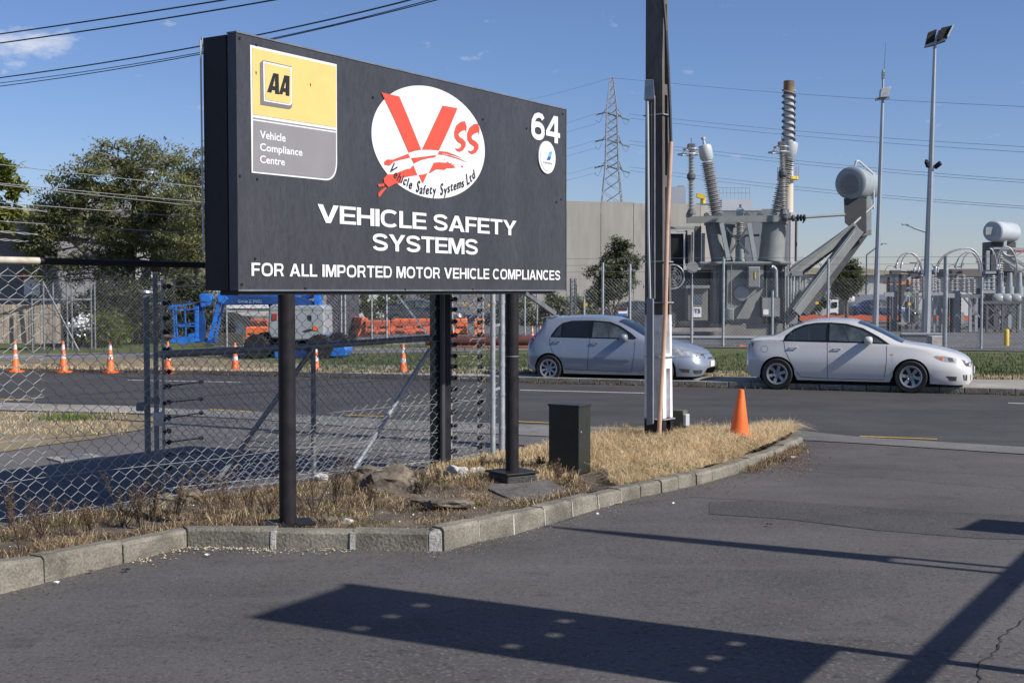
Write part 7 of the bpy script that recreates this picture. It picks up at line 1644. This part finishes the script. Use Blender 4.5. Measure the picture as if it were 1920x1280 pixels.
# pipes at the right end
for i, (x, y0, y1) in enumerate(((1472, 500, 620), (1477, 506, 612), (1482, 512, 618), (1487, 512, 622), (1493, 515, 606), (1499, 515, 560), (1467, 500, 628))):
    MB().tube(A(x, y0, TX - .1 + .05 * i), A(x, y1, TX - .1 + .05 * i), .045, n=8).build('pipe', 'lift_grey' if i % 2 else g_, tf, world=True, smooth=40)
bx('marshalling_box', 1470, 1505, 508, 518, TX - .1, .5); bx('marshalling_box', 1476, 1492, 590, 608, TX - .1, .4)
MB().path([A(1447, 503, TX - .2), A(1450, 500, TX - .3), A(1455, 506, TX - .3), A(1456, 590, TX - .3)], .07, 8).build('bent_pipe', 'lift_grey', tf, world=True, smooth=40)
MB().path([A(1371, 496, TX - .2), A(1371, 585, TX - .2)], .02, 6).build('conduit', mat('rusty_conduit', (.25, .19, .13), .6), tf, world=True)
MB().path([A(1320, 492, TX), A(1316, 500, TX), A(1300, 498, TX)], .05, 6).build('pipe', 'lift_grey', tf, world=True)
# radiator bank and fan, left
rx0, rx1 = 1240, 1284
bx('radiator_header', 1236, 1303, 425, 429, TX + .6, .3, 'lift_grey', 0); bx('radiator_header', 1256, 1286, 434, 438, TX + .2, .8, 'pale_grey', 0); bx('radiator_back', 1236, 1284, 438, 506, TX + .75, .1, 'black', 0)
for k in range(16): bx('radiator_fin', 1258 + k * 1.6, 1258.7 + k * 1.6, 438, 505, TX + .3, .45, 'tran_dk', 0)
bx('radiator_frame', 1281.5, 1284.5, 436, 506, TX + .2, .6, 'pale_grey', 0)
for k, (x0, x1, y0) in enumerate(((1290, 1296, 440), (1298, 1300, 435), (1303, 1315, 424), (1317, 1322, 437), (1285, 1289, 432))): bx('pipe_column', x0, x1, y0, 494, TX + .4 + .1 * k, .3, 'tran_dk' if k % 2 == 0 else 'lift_grey', .01)
fc = A(1262, 519, TX + .2)
MB().path([fc + Vector((.43 * math.cos(k * math.pi / 14), 0, .47 * math.sin(k * math.pi / 14))) for k in range(29)], .035, 6).build('fan_ring', 'lift_grey', tf, world=True, smooth=40)
for k in range(5): a = k * 1.2566; MB().beam(fc, fc + Vector((.40 * math.cos(a), .02, .44 * math.sin(a))), .02, .13).build('fan_blade', 'tran_dk', tf, world=True)
fg = MB()
for rr2 in (.12, .22, .32): fg.path([fc + Vector((rr2 * math.cos(k * math.pi / 10), -.05, rr2 * 1.08 * math.sin(k * math.pi / 10))) for k in range(21)], .008, 3)
fg.build('fan_guard', 'lift_grey', tf, world=True, kind='stuff')
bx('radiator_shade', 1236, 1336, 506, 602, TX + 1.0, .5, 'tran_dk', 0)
tcab = empty('control_kiosk', A(1308, 605, TX - 1), 0, 'grey steel kiosk with a T5 plate left of the transformer', 'kiosk')
bx('housing', 1289, 1327, 540, 601, TX - 1.2, .7, mat('kiosk_grey', (.17, .165, .15), .6, 0, .1, 1.5), .02, tcab); bx('lid', 1286, 1331, 535, 541, TX - 1.35, 1.0, g_, .01, tcab); bx('window', 1301, 1317, 552, 570, TX - 1.215, .02, mat('kiosk_window', (.08, .10, .13), .15), 0, tcab)
bx('number_plate', 1300, 1315, 576, 594.5, TX - 1.225, .02, 'white', 0, tcab); text_on('plate_lettering', 'T5', lambda a, b: A(1301.5, 587, TX - 1.24) + Vector((a, 0, b)), .24, .17, 'black', tcab, .03); text_on('plate_lettering', '33 kV', lambda a, b: A(1302, 592.5, TX - 1.24) + Vector((a, 0, b)), .22, .07, 'black', tcab, .01) if False else None
dsc = MB(); dsc.lathe([(.20, 0), (.20, .06)], A(1298, 501, 43.6), (0, -1, 0), 24); dsc.build('round_disc', g_, label='round grey disc on a thin post above the T5 kiosk', cat='disc', smooth=40)
MB().tube(A(1298, 501, 43.62), A(1298, 540, 43.62), .02, n=6).build('disc_stem', 'galv', label='thin steel stem under the round grey disc', cat='stem')
tag(rock('orange_rag', A(1390, 650, 43.2), (.16, .08, .06), 'orange', 'scrap of orange netting at the foot of the bund wall left of the white saloon', 44), cat='netting')
# ---------------------------------------------------------------- masts
def mast(px0, y0, px1, y1, D, r0, r1, lab, n=8):
    a = A(px0, y0, D); b = A(px1, y1, D); d_ = (b - a); a = a - d_ * (a.z / d_.z) ; e_ = empty('lamp_mast', (a.x, a.y, 0), 0, lab, 'mast')
    MB().tube(a, b, r0, r1, n).build('shaft', mast_m, e_, world=True); return e_, b
mast_m = mat('galvanised_mast', (.33, .36, .39), .45, .4, .1, 1)
e1_, t_ = mast(1735, 640, 1753, 84, 46, .175, .055, 'tall tapered floodlight mast with two black floodlights, right of the white saloon roof')
MB().beam(A(1735, 87, 46), A(1772, 74, 45.6), .08, .08).build('crossbar', 'galv', e1_, world=True)
for (P, D_) in (([(1735, 82), (1740, 61), (1757, 54), (1752, 78)], 45.9), ([(1757, 76), (1765, 52), (1787, 47), (1775, 70)], 45.6)):
    MB().prism([A(x, y, D_) for x, y in P], (.05, .30, -.12)).build('floodlight', 'black_metal', e1_, world=True, bevel=.02)
MB().prism([A(1752, 80, 45.7), A(1762, 55, 45.7), A(1765, 53, 45.7), A(1758, 78, 45.7)], (.02, .2, 0)).build('glass_edge', 'pale_grey', e1_, world=True)
MB().prism([A(1776, 68, 45.5), A(1787, 46, 45.5), A(1789, 48, 45.5), A(1778, 70, 45.5)], (.02, .2, 0)).build('glass_edge', 'pale_grey', e1_, world=True)
for (p, q) in (((1753, 314), (1764, 305)), ((1740, 312), (1736, 302))): MB().beam(A(p[0], p[1], 46), A(q[0], q[1], 45.8), .10, .16).build('small_floodlight', 'black_metal', e1_, world=True, bevel=.02)
MB().path([A(1752, 316, 46), A(1754, 312, 46)], .03, 6).build('bracket', 'galv', e1_, world=True)
bx('service_box', 1730, 1735, 518, 560, 45.7, .1, 'galv_dark', 0, e1_)
e2m, t_ = mast(1641, 615, 1655, 188, 48, .125, .06, 'slimmer mast with a whip aerial and one lamp behind the conservator tank')
MB().tube(A(1655, 190, 48), A(1656, 131, 48), .045, n=8).build('upper_pole', mast_m, e2m, world=True); MB().tube(A(1657, 150, 48), A(1661, 80, 48), .016, .008, n=6).build('whip_aerial', 'galv_dark', e2m, world=True)
bx('radio_box', 1654.5, 1659, 135, 147, 47.9, .12, 'galv_dark', 0, e2m); MB().beam(A(1641, 187, 47.9), A(1667, 183, 47.9), .08, .10).build('crossbar', 'galv_dark', e2m, world=True)
MB().prism([A(1650, 183, 47.8), A(1652, 166, 47.8), A(1665, 163, 47.8), A(1671, 162, 47.8), A(1665, 182, 47.8)], (.03, .3, 0)).build('floodlight', 'galv', e2m, world=True, bevel=.02)
for (p, D_, lab) in ((((1624, 610), (1625, 478), (1650, 459), (1658, 457)), 120, 'distant street lamp with bent arm beyond the transformer strut'), (((1742, 600), (1741, 437), (1712, 427), (1697, 421)), 100, 'distant street lamp half hidden by the tall mast')):
    e_ = empty('street_lamp', A(p[0][0], 620, D_), 0, lab, 'street lamp', 'distant street lamps'); e_.location.z = 0
    a = A(p[0][0], 600, D_); a.z = 0; MB().path([a] + [A(x, y, D_) for x, y in p[1:3]], .07, 6).build('pole', 'galv_dark', e_, world=True); c = A(p[3][0], p[3][1], D_)
    MB().beam(A(p[2][0], p[2][1], D_), c, .08, .08).build('arm', 'galv_dark', e_, world=True); MB().beam(c - Vector((.25, 0, 0)), c + Vector((.28, 0, .03)), .25, .14).build('lamp_head', 'galv', e_, world=True, bevel=.03)
# ---------------------------------------------------------------- switchgear on the right
def ins_col(x, y0, y1, D, par, r=.13, n=9, m_='porcelain'): insulator('insulator', A(x, y1, D), A(x, y0, D), r * .5, r, n, m_, par, alt=.8, seg=10)
def post(x, y0, y1, D, par, w_=.12, m_='galv_dark'):
    a, b = A(x, y0, D), A(x, y1, D); MB().box((a.x, D, (a.z + b.z) / 2), (w_, w_, a.z - b.z)).build('column', m_, par, world=True)
def bar(p, q, D, par, w_=.1, h=.14, m_='galv', nm='beam', D2=None): MB().beam(A(p[0], p[1], D), A(q[0], q[1], D2 or D), w_, h).build(nm, m_, par, world=True)
def arch(p0, pk, p1, D, par, r=.028, n=16, m_='galv_wire', D2=None):
    D2 = D2 or D; P = []
    for k in range(n + 1):
        t = k / n
        if t < .5: a = t * 2 * math.pi / 2; x = pk[0] + (p0[0] - pk[0]) * math.cos(a) ** 1.0; y = pk[1] + (p0[1] - pk[1]) * (1 - math.sin(a))
        else: a = (1 - t) * 2 * math.pi / 2; x = pk[0] + (p1[0] - pk[0]) * math.cos(a); y = pk[1] + (p1[1] - pk[1]) * (1 - math.sin(a))
        P.append(A(x, y, lerp(D, D2, t)))
    MB().path(P, r, 6).build('busbar_loop', m_, par, world=True, smooth=40)
s1_ = empty('switchgear', A(1677, 630, 60), 0, 'left switchgear frame with ribbed insulators and looping cables, left of the tall mast', 'switchgear'); s1_.location.z = 0
D = 60
post(1676.5, 545, 628, D, s1_, .24); post(1666, 520, 622, D, s1_, .10, 'black_metal'); post(1688, 515, 625, D - .2, s1_, .10, 'black_metal'); bx('top_box', 1672, 1690, 506.5, 513.5, D - .2, .4, 'tran_dk', 0, s1_)
ins_col(1677, 514, 546, D, s1_); ins_col(1665, 520, 545, D + .6, s1_, .10); bar((1658, 552), (1676, 552), D - .3, s1_, .1, .2, 'lift_grey'); arch((1680, 504), (1702, 474), (1728, 513), D, s1_); arch((1689, 504), (1706, 474.5), (1730, 513), D - .2, s1_); arch((1658, 520), (1668, 498), (1678, 502), D, s1_, .02)
for (x, y) in ((1680, 502), (1689.5, 502)): MB().lathe([(.07, 0), (.06, .18), (.03, .24)], A(x, y, D), (.2, 0, 1), 8).build('cable_lug', 'alu', s1_, world=True)
bar((1706, 493), (1719, 493), D, s1_, .05, .05, 'tran_dk', 'spacer'); bx('terminal_box', 1690, 1700, 588, 606, D - .5, .3, 'lift_grey', 0, s1_); MB().path([A(1688, 580, D), A(1700, 556, D), A(1704, 556, D), A(1704, 606, D)], .04, 6).build('conduit', 'galv', s1_, world=True); bar((1680, 606), (1706, 606), D - .4, s1_, .3, .1, 'conc')
ins_col(1728, 515, 546, D, s1_, .12); bar((1714, 547), (1740, 547), D, s1_, .1, .12)
s2_ = empty('switchgear', A(1795, 630, 58), 0, 'middle switchgear frame with high looping cables, right of the tall mast', 'switchgear'); s2_.location.z = 0
D = 58
post(1793, 545, 636, D - .3, s2_, .26); bx('top_box', 1785, 1805, 505.5, 513, D - .4, .4, 'tran_dk', 0, s2_)
for x in (1748, 1784, 1793, 1806): ins_col(x, 515, 546, D, s2_)
for x in (1777, 1784, 1800): post(x, 550, 640, D, s2_, .09, 'black_metal')
for x in (1753, 1764, 1819.5, 1830.5): post(x, 552, 638 if x > 1800 else 622, D + .5, s2_, .13, 'galv')
bar((1744, 551), (1790, 551), D - .2, s2_, .12, .14); bar((1738, 556), (1770, 556), D, s2_, .1, .1); bar((1800, 555), (1845, 555), D - .2, s2_, .14, .16, 'galv_dark')
bar((1776, 554), (1789, 554), D - .7, s2_, .14, .2, 'lift_grey')
arch((1755, 508), (1812, 465), (1840, 511), D, s2_); arch((1758, 508), (1816, 466), (1842, 511), D - .3, s2_); arch((1792, 503), (1817, 472.5), (1836, 511), D, s2_); arch((1803, 503), (1821, 473.5), (1838, 511), D - .3, s2_); arch((1776, 510), (1786, 496), (1792, 503), D, s2_, .02)
for (x, y) in ((1753, 510), (1757, 510), (1792, 502), (1803, 502)): MB().lathe([(.07, 0), (.06, .20), (.03, .26)], A(x, y, D), (.2, 0, 1), 8).build('cable_lug', 'alu', s2_, world=True)
for (p, q) in (((1749, 500), (1762, 500)), ((1830, 491), (1845, 492)), ((1789, 500), (1800, 500))): bar(p, q, D, s2_, .05, .05, 'tran_dk', 'spacer')
for (p, q) in (((1805, 556), (1840, 598)), ((1764, 556), (1752, 580)), ((1819, 556), (1832, 590)), ((1830, 560), (1824, 590))): bar(p, q, D, s2_, .06, .06, 'galv', 'brace')
D = 59
for x, yt in ((1700, 556), (1712, 548), (1720, 552), (1745, 553), (1771, 556)): post(x, yt, 630, D + 2 + (x % 7) * .3, s2_, .11, 'galv_dark')
for (p, q) in (((1696, 556), (1748, 556)), ((1700, 575), (1745, 600)), ((1745, 575), (1712, 612)), ((1771, 560), (1764, 620)), ((1780, 620), (1830, 604)), ((1777, 580), (1800, 630))): bar(p, q, D + 2, s2_, .07, .09, 'galv_dark', 'brace')
for x in (1712, 1720, 1771, 1760, 1815, 1826): ins_col(x, 524, 551, D + 2.4, s2_, .12, 8)
for k, (p, q) in enumerate((((1712, 524), (1760, 524)), ((1771, 522), (1826, 521)), ((1700, 540), (1745, 538)))): bar(p, q, D + 2.4, s2_, .05, .05, 'alu', 'busbar')
bx('mechanism_box', 1798, 1808, 585, 606, D, .3, 'lift_grey', 0, s2_); bx('mechanism_box', 1714, 1722, 590, 606, D + 2, .3, 'tran_dk', 0, s2_)
s3_ = empty('switchgear', A(1862, 630, 57), 0, 'right switchgear frame with X-braced legs near the picture edge', 'switchgear'); s3_.location.z = 0
D = 57
for x in (1845, 1852.5, 1862): ins_col(x, 516, 544, D, s3_, .14, 8, 'pale_grey')
bx('top_box', 1848, 1868, 508.5, 513, D - .3, .4, 'lift_grey', 0, s3_); bar((1842, 547), (1866, 547), D - .2, s3_, .14, .14, 'lift_grey'); post(1852, 470, 506, D, s3_, .14, 'galv'); bar((1840, 567), (1915, 567), D, s3_, .2, .12, 'tran_dk')
for x in (1851, 1880, 1909): post(x, 566, 640, D, s3_, .10, 'tran_dk')
for (p, q) in (((1851, 572), (1880, 600)), ((1880, 572), (1851, 600)), ((1880, 572), (1909, 600)), ((1909, 572), (1880, 600)), ((1851, 604), (1880, 636)), ((1880, 604), (1851, 636)), ((1880, 604), (1909, 636)), ((1909, 604), (1880, 636)), ((1862, 566), (1895, 636)), ((1900, 566), (1866, 636))): bar(p, q, D, s3_, .05, .07, 'tran_dk', 'brace')
s4_ = copy_thing(s1_, [c for c in descend(s1_)], s1_.location + Vector((4.6, 12, 0)), label='switchgear frame further back, seen between the tall mast and the middle frame')
s5_ = copy_thing(s2_, [c for c in descend(s2_)], s2_.location + Vector((-3.2, 16, 0)), label='switchgear frame furthest back, showing left of the tall mast')
t2 = empty('transformer', A(1890, 640, 64), 0, 'second transformer with its own round oil tank at the right picture edge', 'transformer'); t2.location.z = 0
D = 62; ca = A(1862, 433.5, D); axx = Vector((1.05, 1.1, 0)).normalized()
MB().lathe([(.44, -.05), (.50, 0), (.50, 1.5), (.50, 2.1), (.46, 2.2)], ca, axx, 32).build('conservator', 'pale_grey', t2, world=True, smooth=30)
MB().prism([A(1848.5, 426, D - .1), A(1876, 425, D - .1), A(1876, 440, D - .1), A(1848.5, 440, D - .1)], (.0, .05, 0)).build('name_board', 'lift_grey', t2, world=True)
bx('tank_support', 1857, 1905, 453, 548, D + 1.2, 1.2, 'tran_dk', .02, t2); bx('leg', 1882, 1888, 448, 476, D + .5, .15, 'pale_grey', 0, t2); bx('leg', 1900, 1907, 448, 500, D + 1.3, .15, 'pale_grey', 0, t2)
bx('tank', 1862, 1990, 540, 640, D + 2, 3, 'tran_dk', .02, t2)
for (p, q, w_) in (((1872, 480), (1935, 520), .12), ((1860, 463), (1900, 505), .08), ((1890, 478), (1940, 510), .14)): bar(p, q, D + .6, t2, w_, w_, 'lift_grey', 'oil_pipe')
bar((1858, 465), (1960, 468), D + .5, t2, .08, .10, 'galv', 'pipe'); bar((1906, 471), (1960, 473), D + .4, t2, .06, .10, 'red', 'pipe')
for x, yt in ((1876.5, 478), (1893, 505), (1911, 510)):
    ins_col(x, yt, 513, D - .2, t2, .14, 8) if yt < 500 else None
    MB().tube(A(x, 540, D), A(x, 511, D), .14, .12, 12).build('bushing', 'lift_grey', t2, world=True, smooth=40); MB().tube(A(x, 556, D), A(x, 537, D), .20, n=14).build('turret', 'lift_grey', t2, world=True, smooth=40)
    MB().lathe([(.24, -.2), (.28, -.12), (.28, .12), (.24, .2)], A(x - 6, 561, D - .4), (1, -.2, 0), 16).build('flange_pipe', 'lift_grey', t2, world=True, smooth=40)
    post(x, 560, 636, D - .3, t2, .16, 'lift_grey')
for (p0, pk, p1) in (((1868, 506), (1885, 462), (1907, 508)), ((1872, 506), (1888, 463), (1908, 508)), ((1862, 478), (1856, 466), (1868, 500)), ((1880, 470), (1896, 480), (1930, 440))): arch(p0, pk, p1, D - .4, t2, .03)
for (x, y) in ((1868, 505), (1872, 505)): MB().lathe([(.07, 0), (.06, .2), (.03, .26)], A(x, y, D - .4), (.3, 0, 1), 8).build('cable_lug', 'alu', t2, world=True)
# ---------------------------------------------------------------- far right background
lw = bldg('workshop', 1500, 1714, 515, 120, 18, mat('pale_workshop_wall', (.42, .42, .40), .7, 0, .06, .3), 'low pale workshop with olive sheet roof beyond the yard')
rf = MB(); a, b = A(1496, 514, 119.5), A(1716, 514, 119.5); rf.add([a, b, b + Vector((-2.5, 9, .75)), a + Vector((0, 9, .75)), b + Vector((0, 20, 0)), a + Vector((0, 20, 0))], [(0, 1, 2, 3), (3, 2, 4, 5)]); rf.build('roof', mat('olive_sheet_roof', (.22, .19, .10), .7, 0, .1, .2), lw, world=True, fixn=False)
ws = [(1570, 1632, 530, 0), (1640, 1690, 548, 1)]
w2 = bldg('grey_shed', 1600, 1668, 552, 96, 8, mat('weathered_grey_shed', (.20, .20, .22), .8, 0, .15, .5), 'grey shed in the yard beyond the slim mast')
w3 = bldg('long_roofed_building', 1780, 2050, 518, 130, 20, mat('far_white_wall', (.45, .45, .44), .8), 'long low building behind the right switchgear'); rf = MB(); a, b = A(1776, 518, 129), A(2060, 518, 129); rf.prism([a, b, b + Vector((0, 0, .75)), a + Vector((0, 0, .75))], (0, 22, 0)); rf.build('roof', mat('far_brown_roof', (.15, .13, .12), .8), w3, world=True)
w4 = bldg('site_cabin', 1703, 1760, 533, 84, 5, mat('cabin_white', (.48, .48, .46), .7, 0, .1, .5), 'pale site cabin with an orange roof edge behind the tall mast'); block('roof_edge', 1688, 1726, 527.5, 531.5, 83.5, 4, 'orange', w4)
w5 = bldg('site_cabin', 1785, 1822, 548, 82, 5, wallw, 'white site cabin between the switchgear frames'); w6 = bldg('equipment_shed', 1500, 1560, 572, 82, 4, mat('dusty_green_grey', (.24, .24, .20), .8, 0, .1, .6), 'grey-green low shed under the transformer strut')
tk2 = empty('pickup_truck', A(1545, 605, 78), 0, 'small white pickup truck in the yard behind the transformer', 'truck'); block('bed', 1500, 1556, 571, 596, 77, 2, mat('dusty_white', (.45, .45, .42), .6), tk2); block('cab', 1556, 1572, 562, 596, 77, 1.8, 'white', tk2); block('window', 1560, 1570, 566, 576, 76.95, .1, 'glass_dark', tk2)
for x in (1512, 1528, 1563): MB().lathe([(.1, -.12), (.40, -.12), (.40, .12), (.1, .12)], A(x, 598, 76.9), (0, -1, 0), 16).build('wheel', 'black', tk2, world=True)
MB().tube(A(1588, 562, 70), A(1600, 562, 70), .28, n=14).build('white_tank', 'white', label='small white tank behind the dark blue car in the yard', cat='tank', smooth=40)
# orange netting runs
for i, (xa, xb, ya, D_, lab) in enumerate(((1500, 1700, 601, 70, 'orange safety netting along the yard behind the white saloon roof'), (1742, 1960, 601, 72, 'orange safety netting behind the switchgear at the right'), (1572, 1604, 553, 86, 'short orange netting behind the strut of the transformer'))):
    mb = MB(); n = 24; P = [A(lerp(xa, xb, k / n), ya + 1.4 * math.sin(k * 1.7), D_) for k in range(n + 1)]
    h_ = Vector((0, 0, .30 if i < 2 else .12))
    for k in range(n): mb.prism([P[k], P[k + 1], P[k + 1] + h_, P[k] + h_], (0, .03, 0))
    mb.build('safety_netting', 'barrier', label=lab, cat='netting', kind=None)
# far hedgerows and trees: individual crowns
def far_tree(px, ytop, ybase, D, rxp, lab, m_, seed, ncl=60, nl=45, ls=.22, cat='tree', nm='tree'):
    c = A(px, (ytop + ybase) / 2, D); rx = rxp / F * D; rz2 = (ybase - ytop) / 2 / F * D
    return tree(nm, (c.x, D, 0), [[(c.x, D, 0), (c.x, D, c.z)]], [((c.x, D, c.z), (rx, rx * .8, rz2)), ((c.x - rx * .5, D, c.z - rz2 * .3), (rx * .6, rx * .5, rz2 * .7))], ncl, nl, ls, m_, lab, cat, None, seed, rad=.12, clr=ls * 3.2, limb=.03)
tree('small_tree', A(1150, 640, 45.5), [P3((1148, 650, 45.5), (1150, 580, 45.5), (1155, 520, 45.5), (1160, 460, 45.5)), P3((1149, 600, 45.5), (1130, 540, 45.5), (1122, 500, 45.5)), P3((1150, 590, 45.5), (1172, 540, 45.5), (1182, 520, 45.5))],
     [(A(1164, 462, 45.5), (.42, .4, .45)), (A(1150, 490, 45.5), (.60, .5, .45)), (A(1128, 515, 45.5), (.50, .5, .45)), (A(1168, 520, 45.5), (.45, .4, .5)), (A(1145, 545, 45.5), (.65, .5, .4)), (A(1122, 560, 45.5), (.4, .4, .35)), (A(1175, 490, 45.5), (.45, .4, .45)), (A(1132, 545, 45.5), (.6, .5, .5))], 190, 72, .065, 'leaf_grey', 'small grey-green tree behind the security fence, left of the power pole', seed=21, rad=.05, clr=.26, limb=.012)
far_tree(1588, 483, 560, 66, 27, 'dark round tree showing between the transformer struts', 'leaf_dk', 22, 130, 60, .11)
far_tree(1522, 540, 600, 72, 26, 'dark bushy tree under the transformer strut', 'leaf_dk', 23, 60, 50, .14)
for i, (px, yt, rx, D_, m_) in enumerate(((1700, 524, 34, 170, 'leaf_dk'), (1768, 530, 30, 175, 'leaf'), (1830, 526, 34, 180, 'leaf_dk'), (1895, 528, 36, 170, 'leaf'), (1950, 524, 34, 175, 'leaf_dk'), (1640, 532, 30, 178, 'leaf_grey'), (1000, 500, 40, 150, 'leaf_dk'), (960, 510, 30, 150, 'leaf'))):
    far_tree(px, yt, 556, D_, rx, ['far dark tree behind the site cabin', 'far green tree right of the tall mast', 'far dark tree behind the middle switchgear', 'far green tree behind the second transformer', 'far dark tree at the right picture edge', 'far grey-green tree left of the site cabin', 'far dark tree low beside the concrete building', 'far green tree hidden behind the right sign post'][i], m_, 30 + i, 70, 40, .32)
# verge grass tufts on the near edge of the lawn
def tufts(name, n, f, m_, h0, h1, wd, seed):
    rg = random.Random(seed); vs = []; fs = []
    for _ in range(n):
        x, y, z = f(rg); h = rg.uniform(h0, h1); a = rg.uniform(0, 6.28); b = rg.uniform(-.6, .6); i = len(vs)
        vs += [(x - math.cos(a) * wd, y - math.sin(a) * wd, z), (x + math.cos(a) * wd, y + math.sin(a) * wd, z), (x + b * h, y + rg.uniform(-.5, .5) * h, z + h)]; fs.append((i, i + 1, i + 2))
    mb = MB(); mb.v = vs; mb.f = fs; mb.build(name, m_, kind='stuff', fixn=False)
def vf(rg):
    px = rg.uniform(560, 1960); t = rg.random() ** 1.3
    p = G(px, lerp(lerp(691, 712, px / 1920), 664, t), .11); return p.x, p.y, .105
tufts('verge_grass', 26000, vf, 'lawn', .03, .10, .012, 3)
tufts('verge_straw', 7000, lambda rg: (lambda p: (p.x, p.y, .11))(G(*(lambda x: (x, lerp(691, 712, x / 1920) - abs(rg.gauss(0, 3))))(rg.uniform(-40, 1960)), .11)), 'straw', .03, .09, .010, 4)
def kf(rg):
    t = rg.random(); p = lerp(L0, L1, t); return p.x + rg.gauss(0, .05), p.y - abs(rg.gauss(0, .06)), 0.0
tufts('kerb_weeds', 2600, kf, 'straw_dk', .02, .09, .008, 6)
tufts('corner_grass', 1600, lambda rg: (lambda p: (p.x, p.y, .0))(G(rg.uniform(-60, 240), rg.uniform(773, 815), 0)), 'straw', .02, .07, .006, 7)
for (x_, y_, n_, ls_) in ((130, 786, 1, 0),):
    g0 = G(x_, y_); tufts('corner_green_weed', 400, lambda rg: (g0.x + rg.gauss(0, .25), g0.y + rg.gauss(0, .2), 0), 'greenweed', .04, .14, .01, 8)
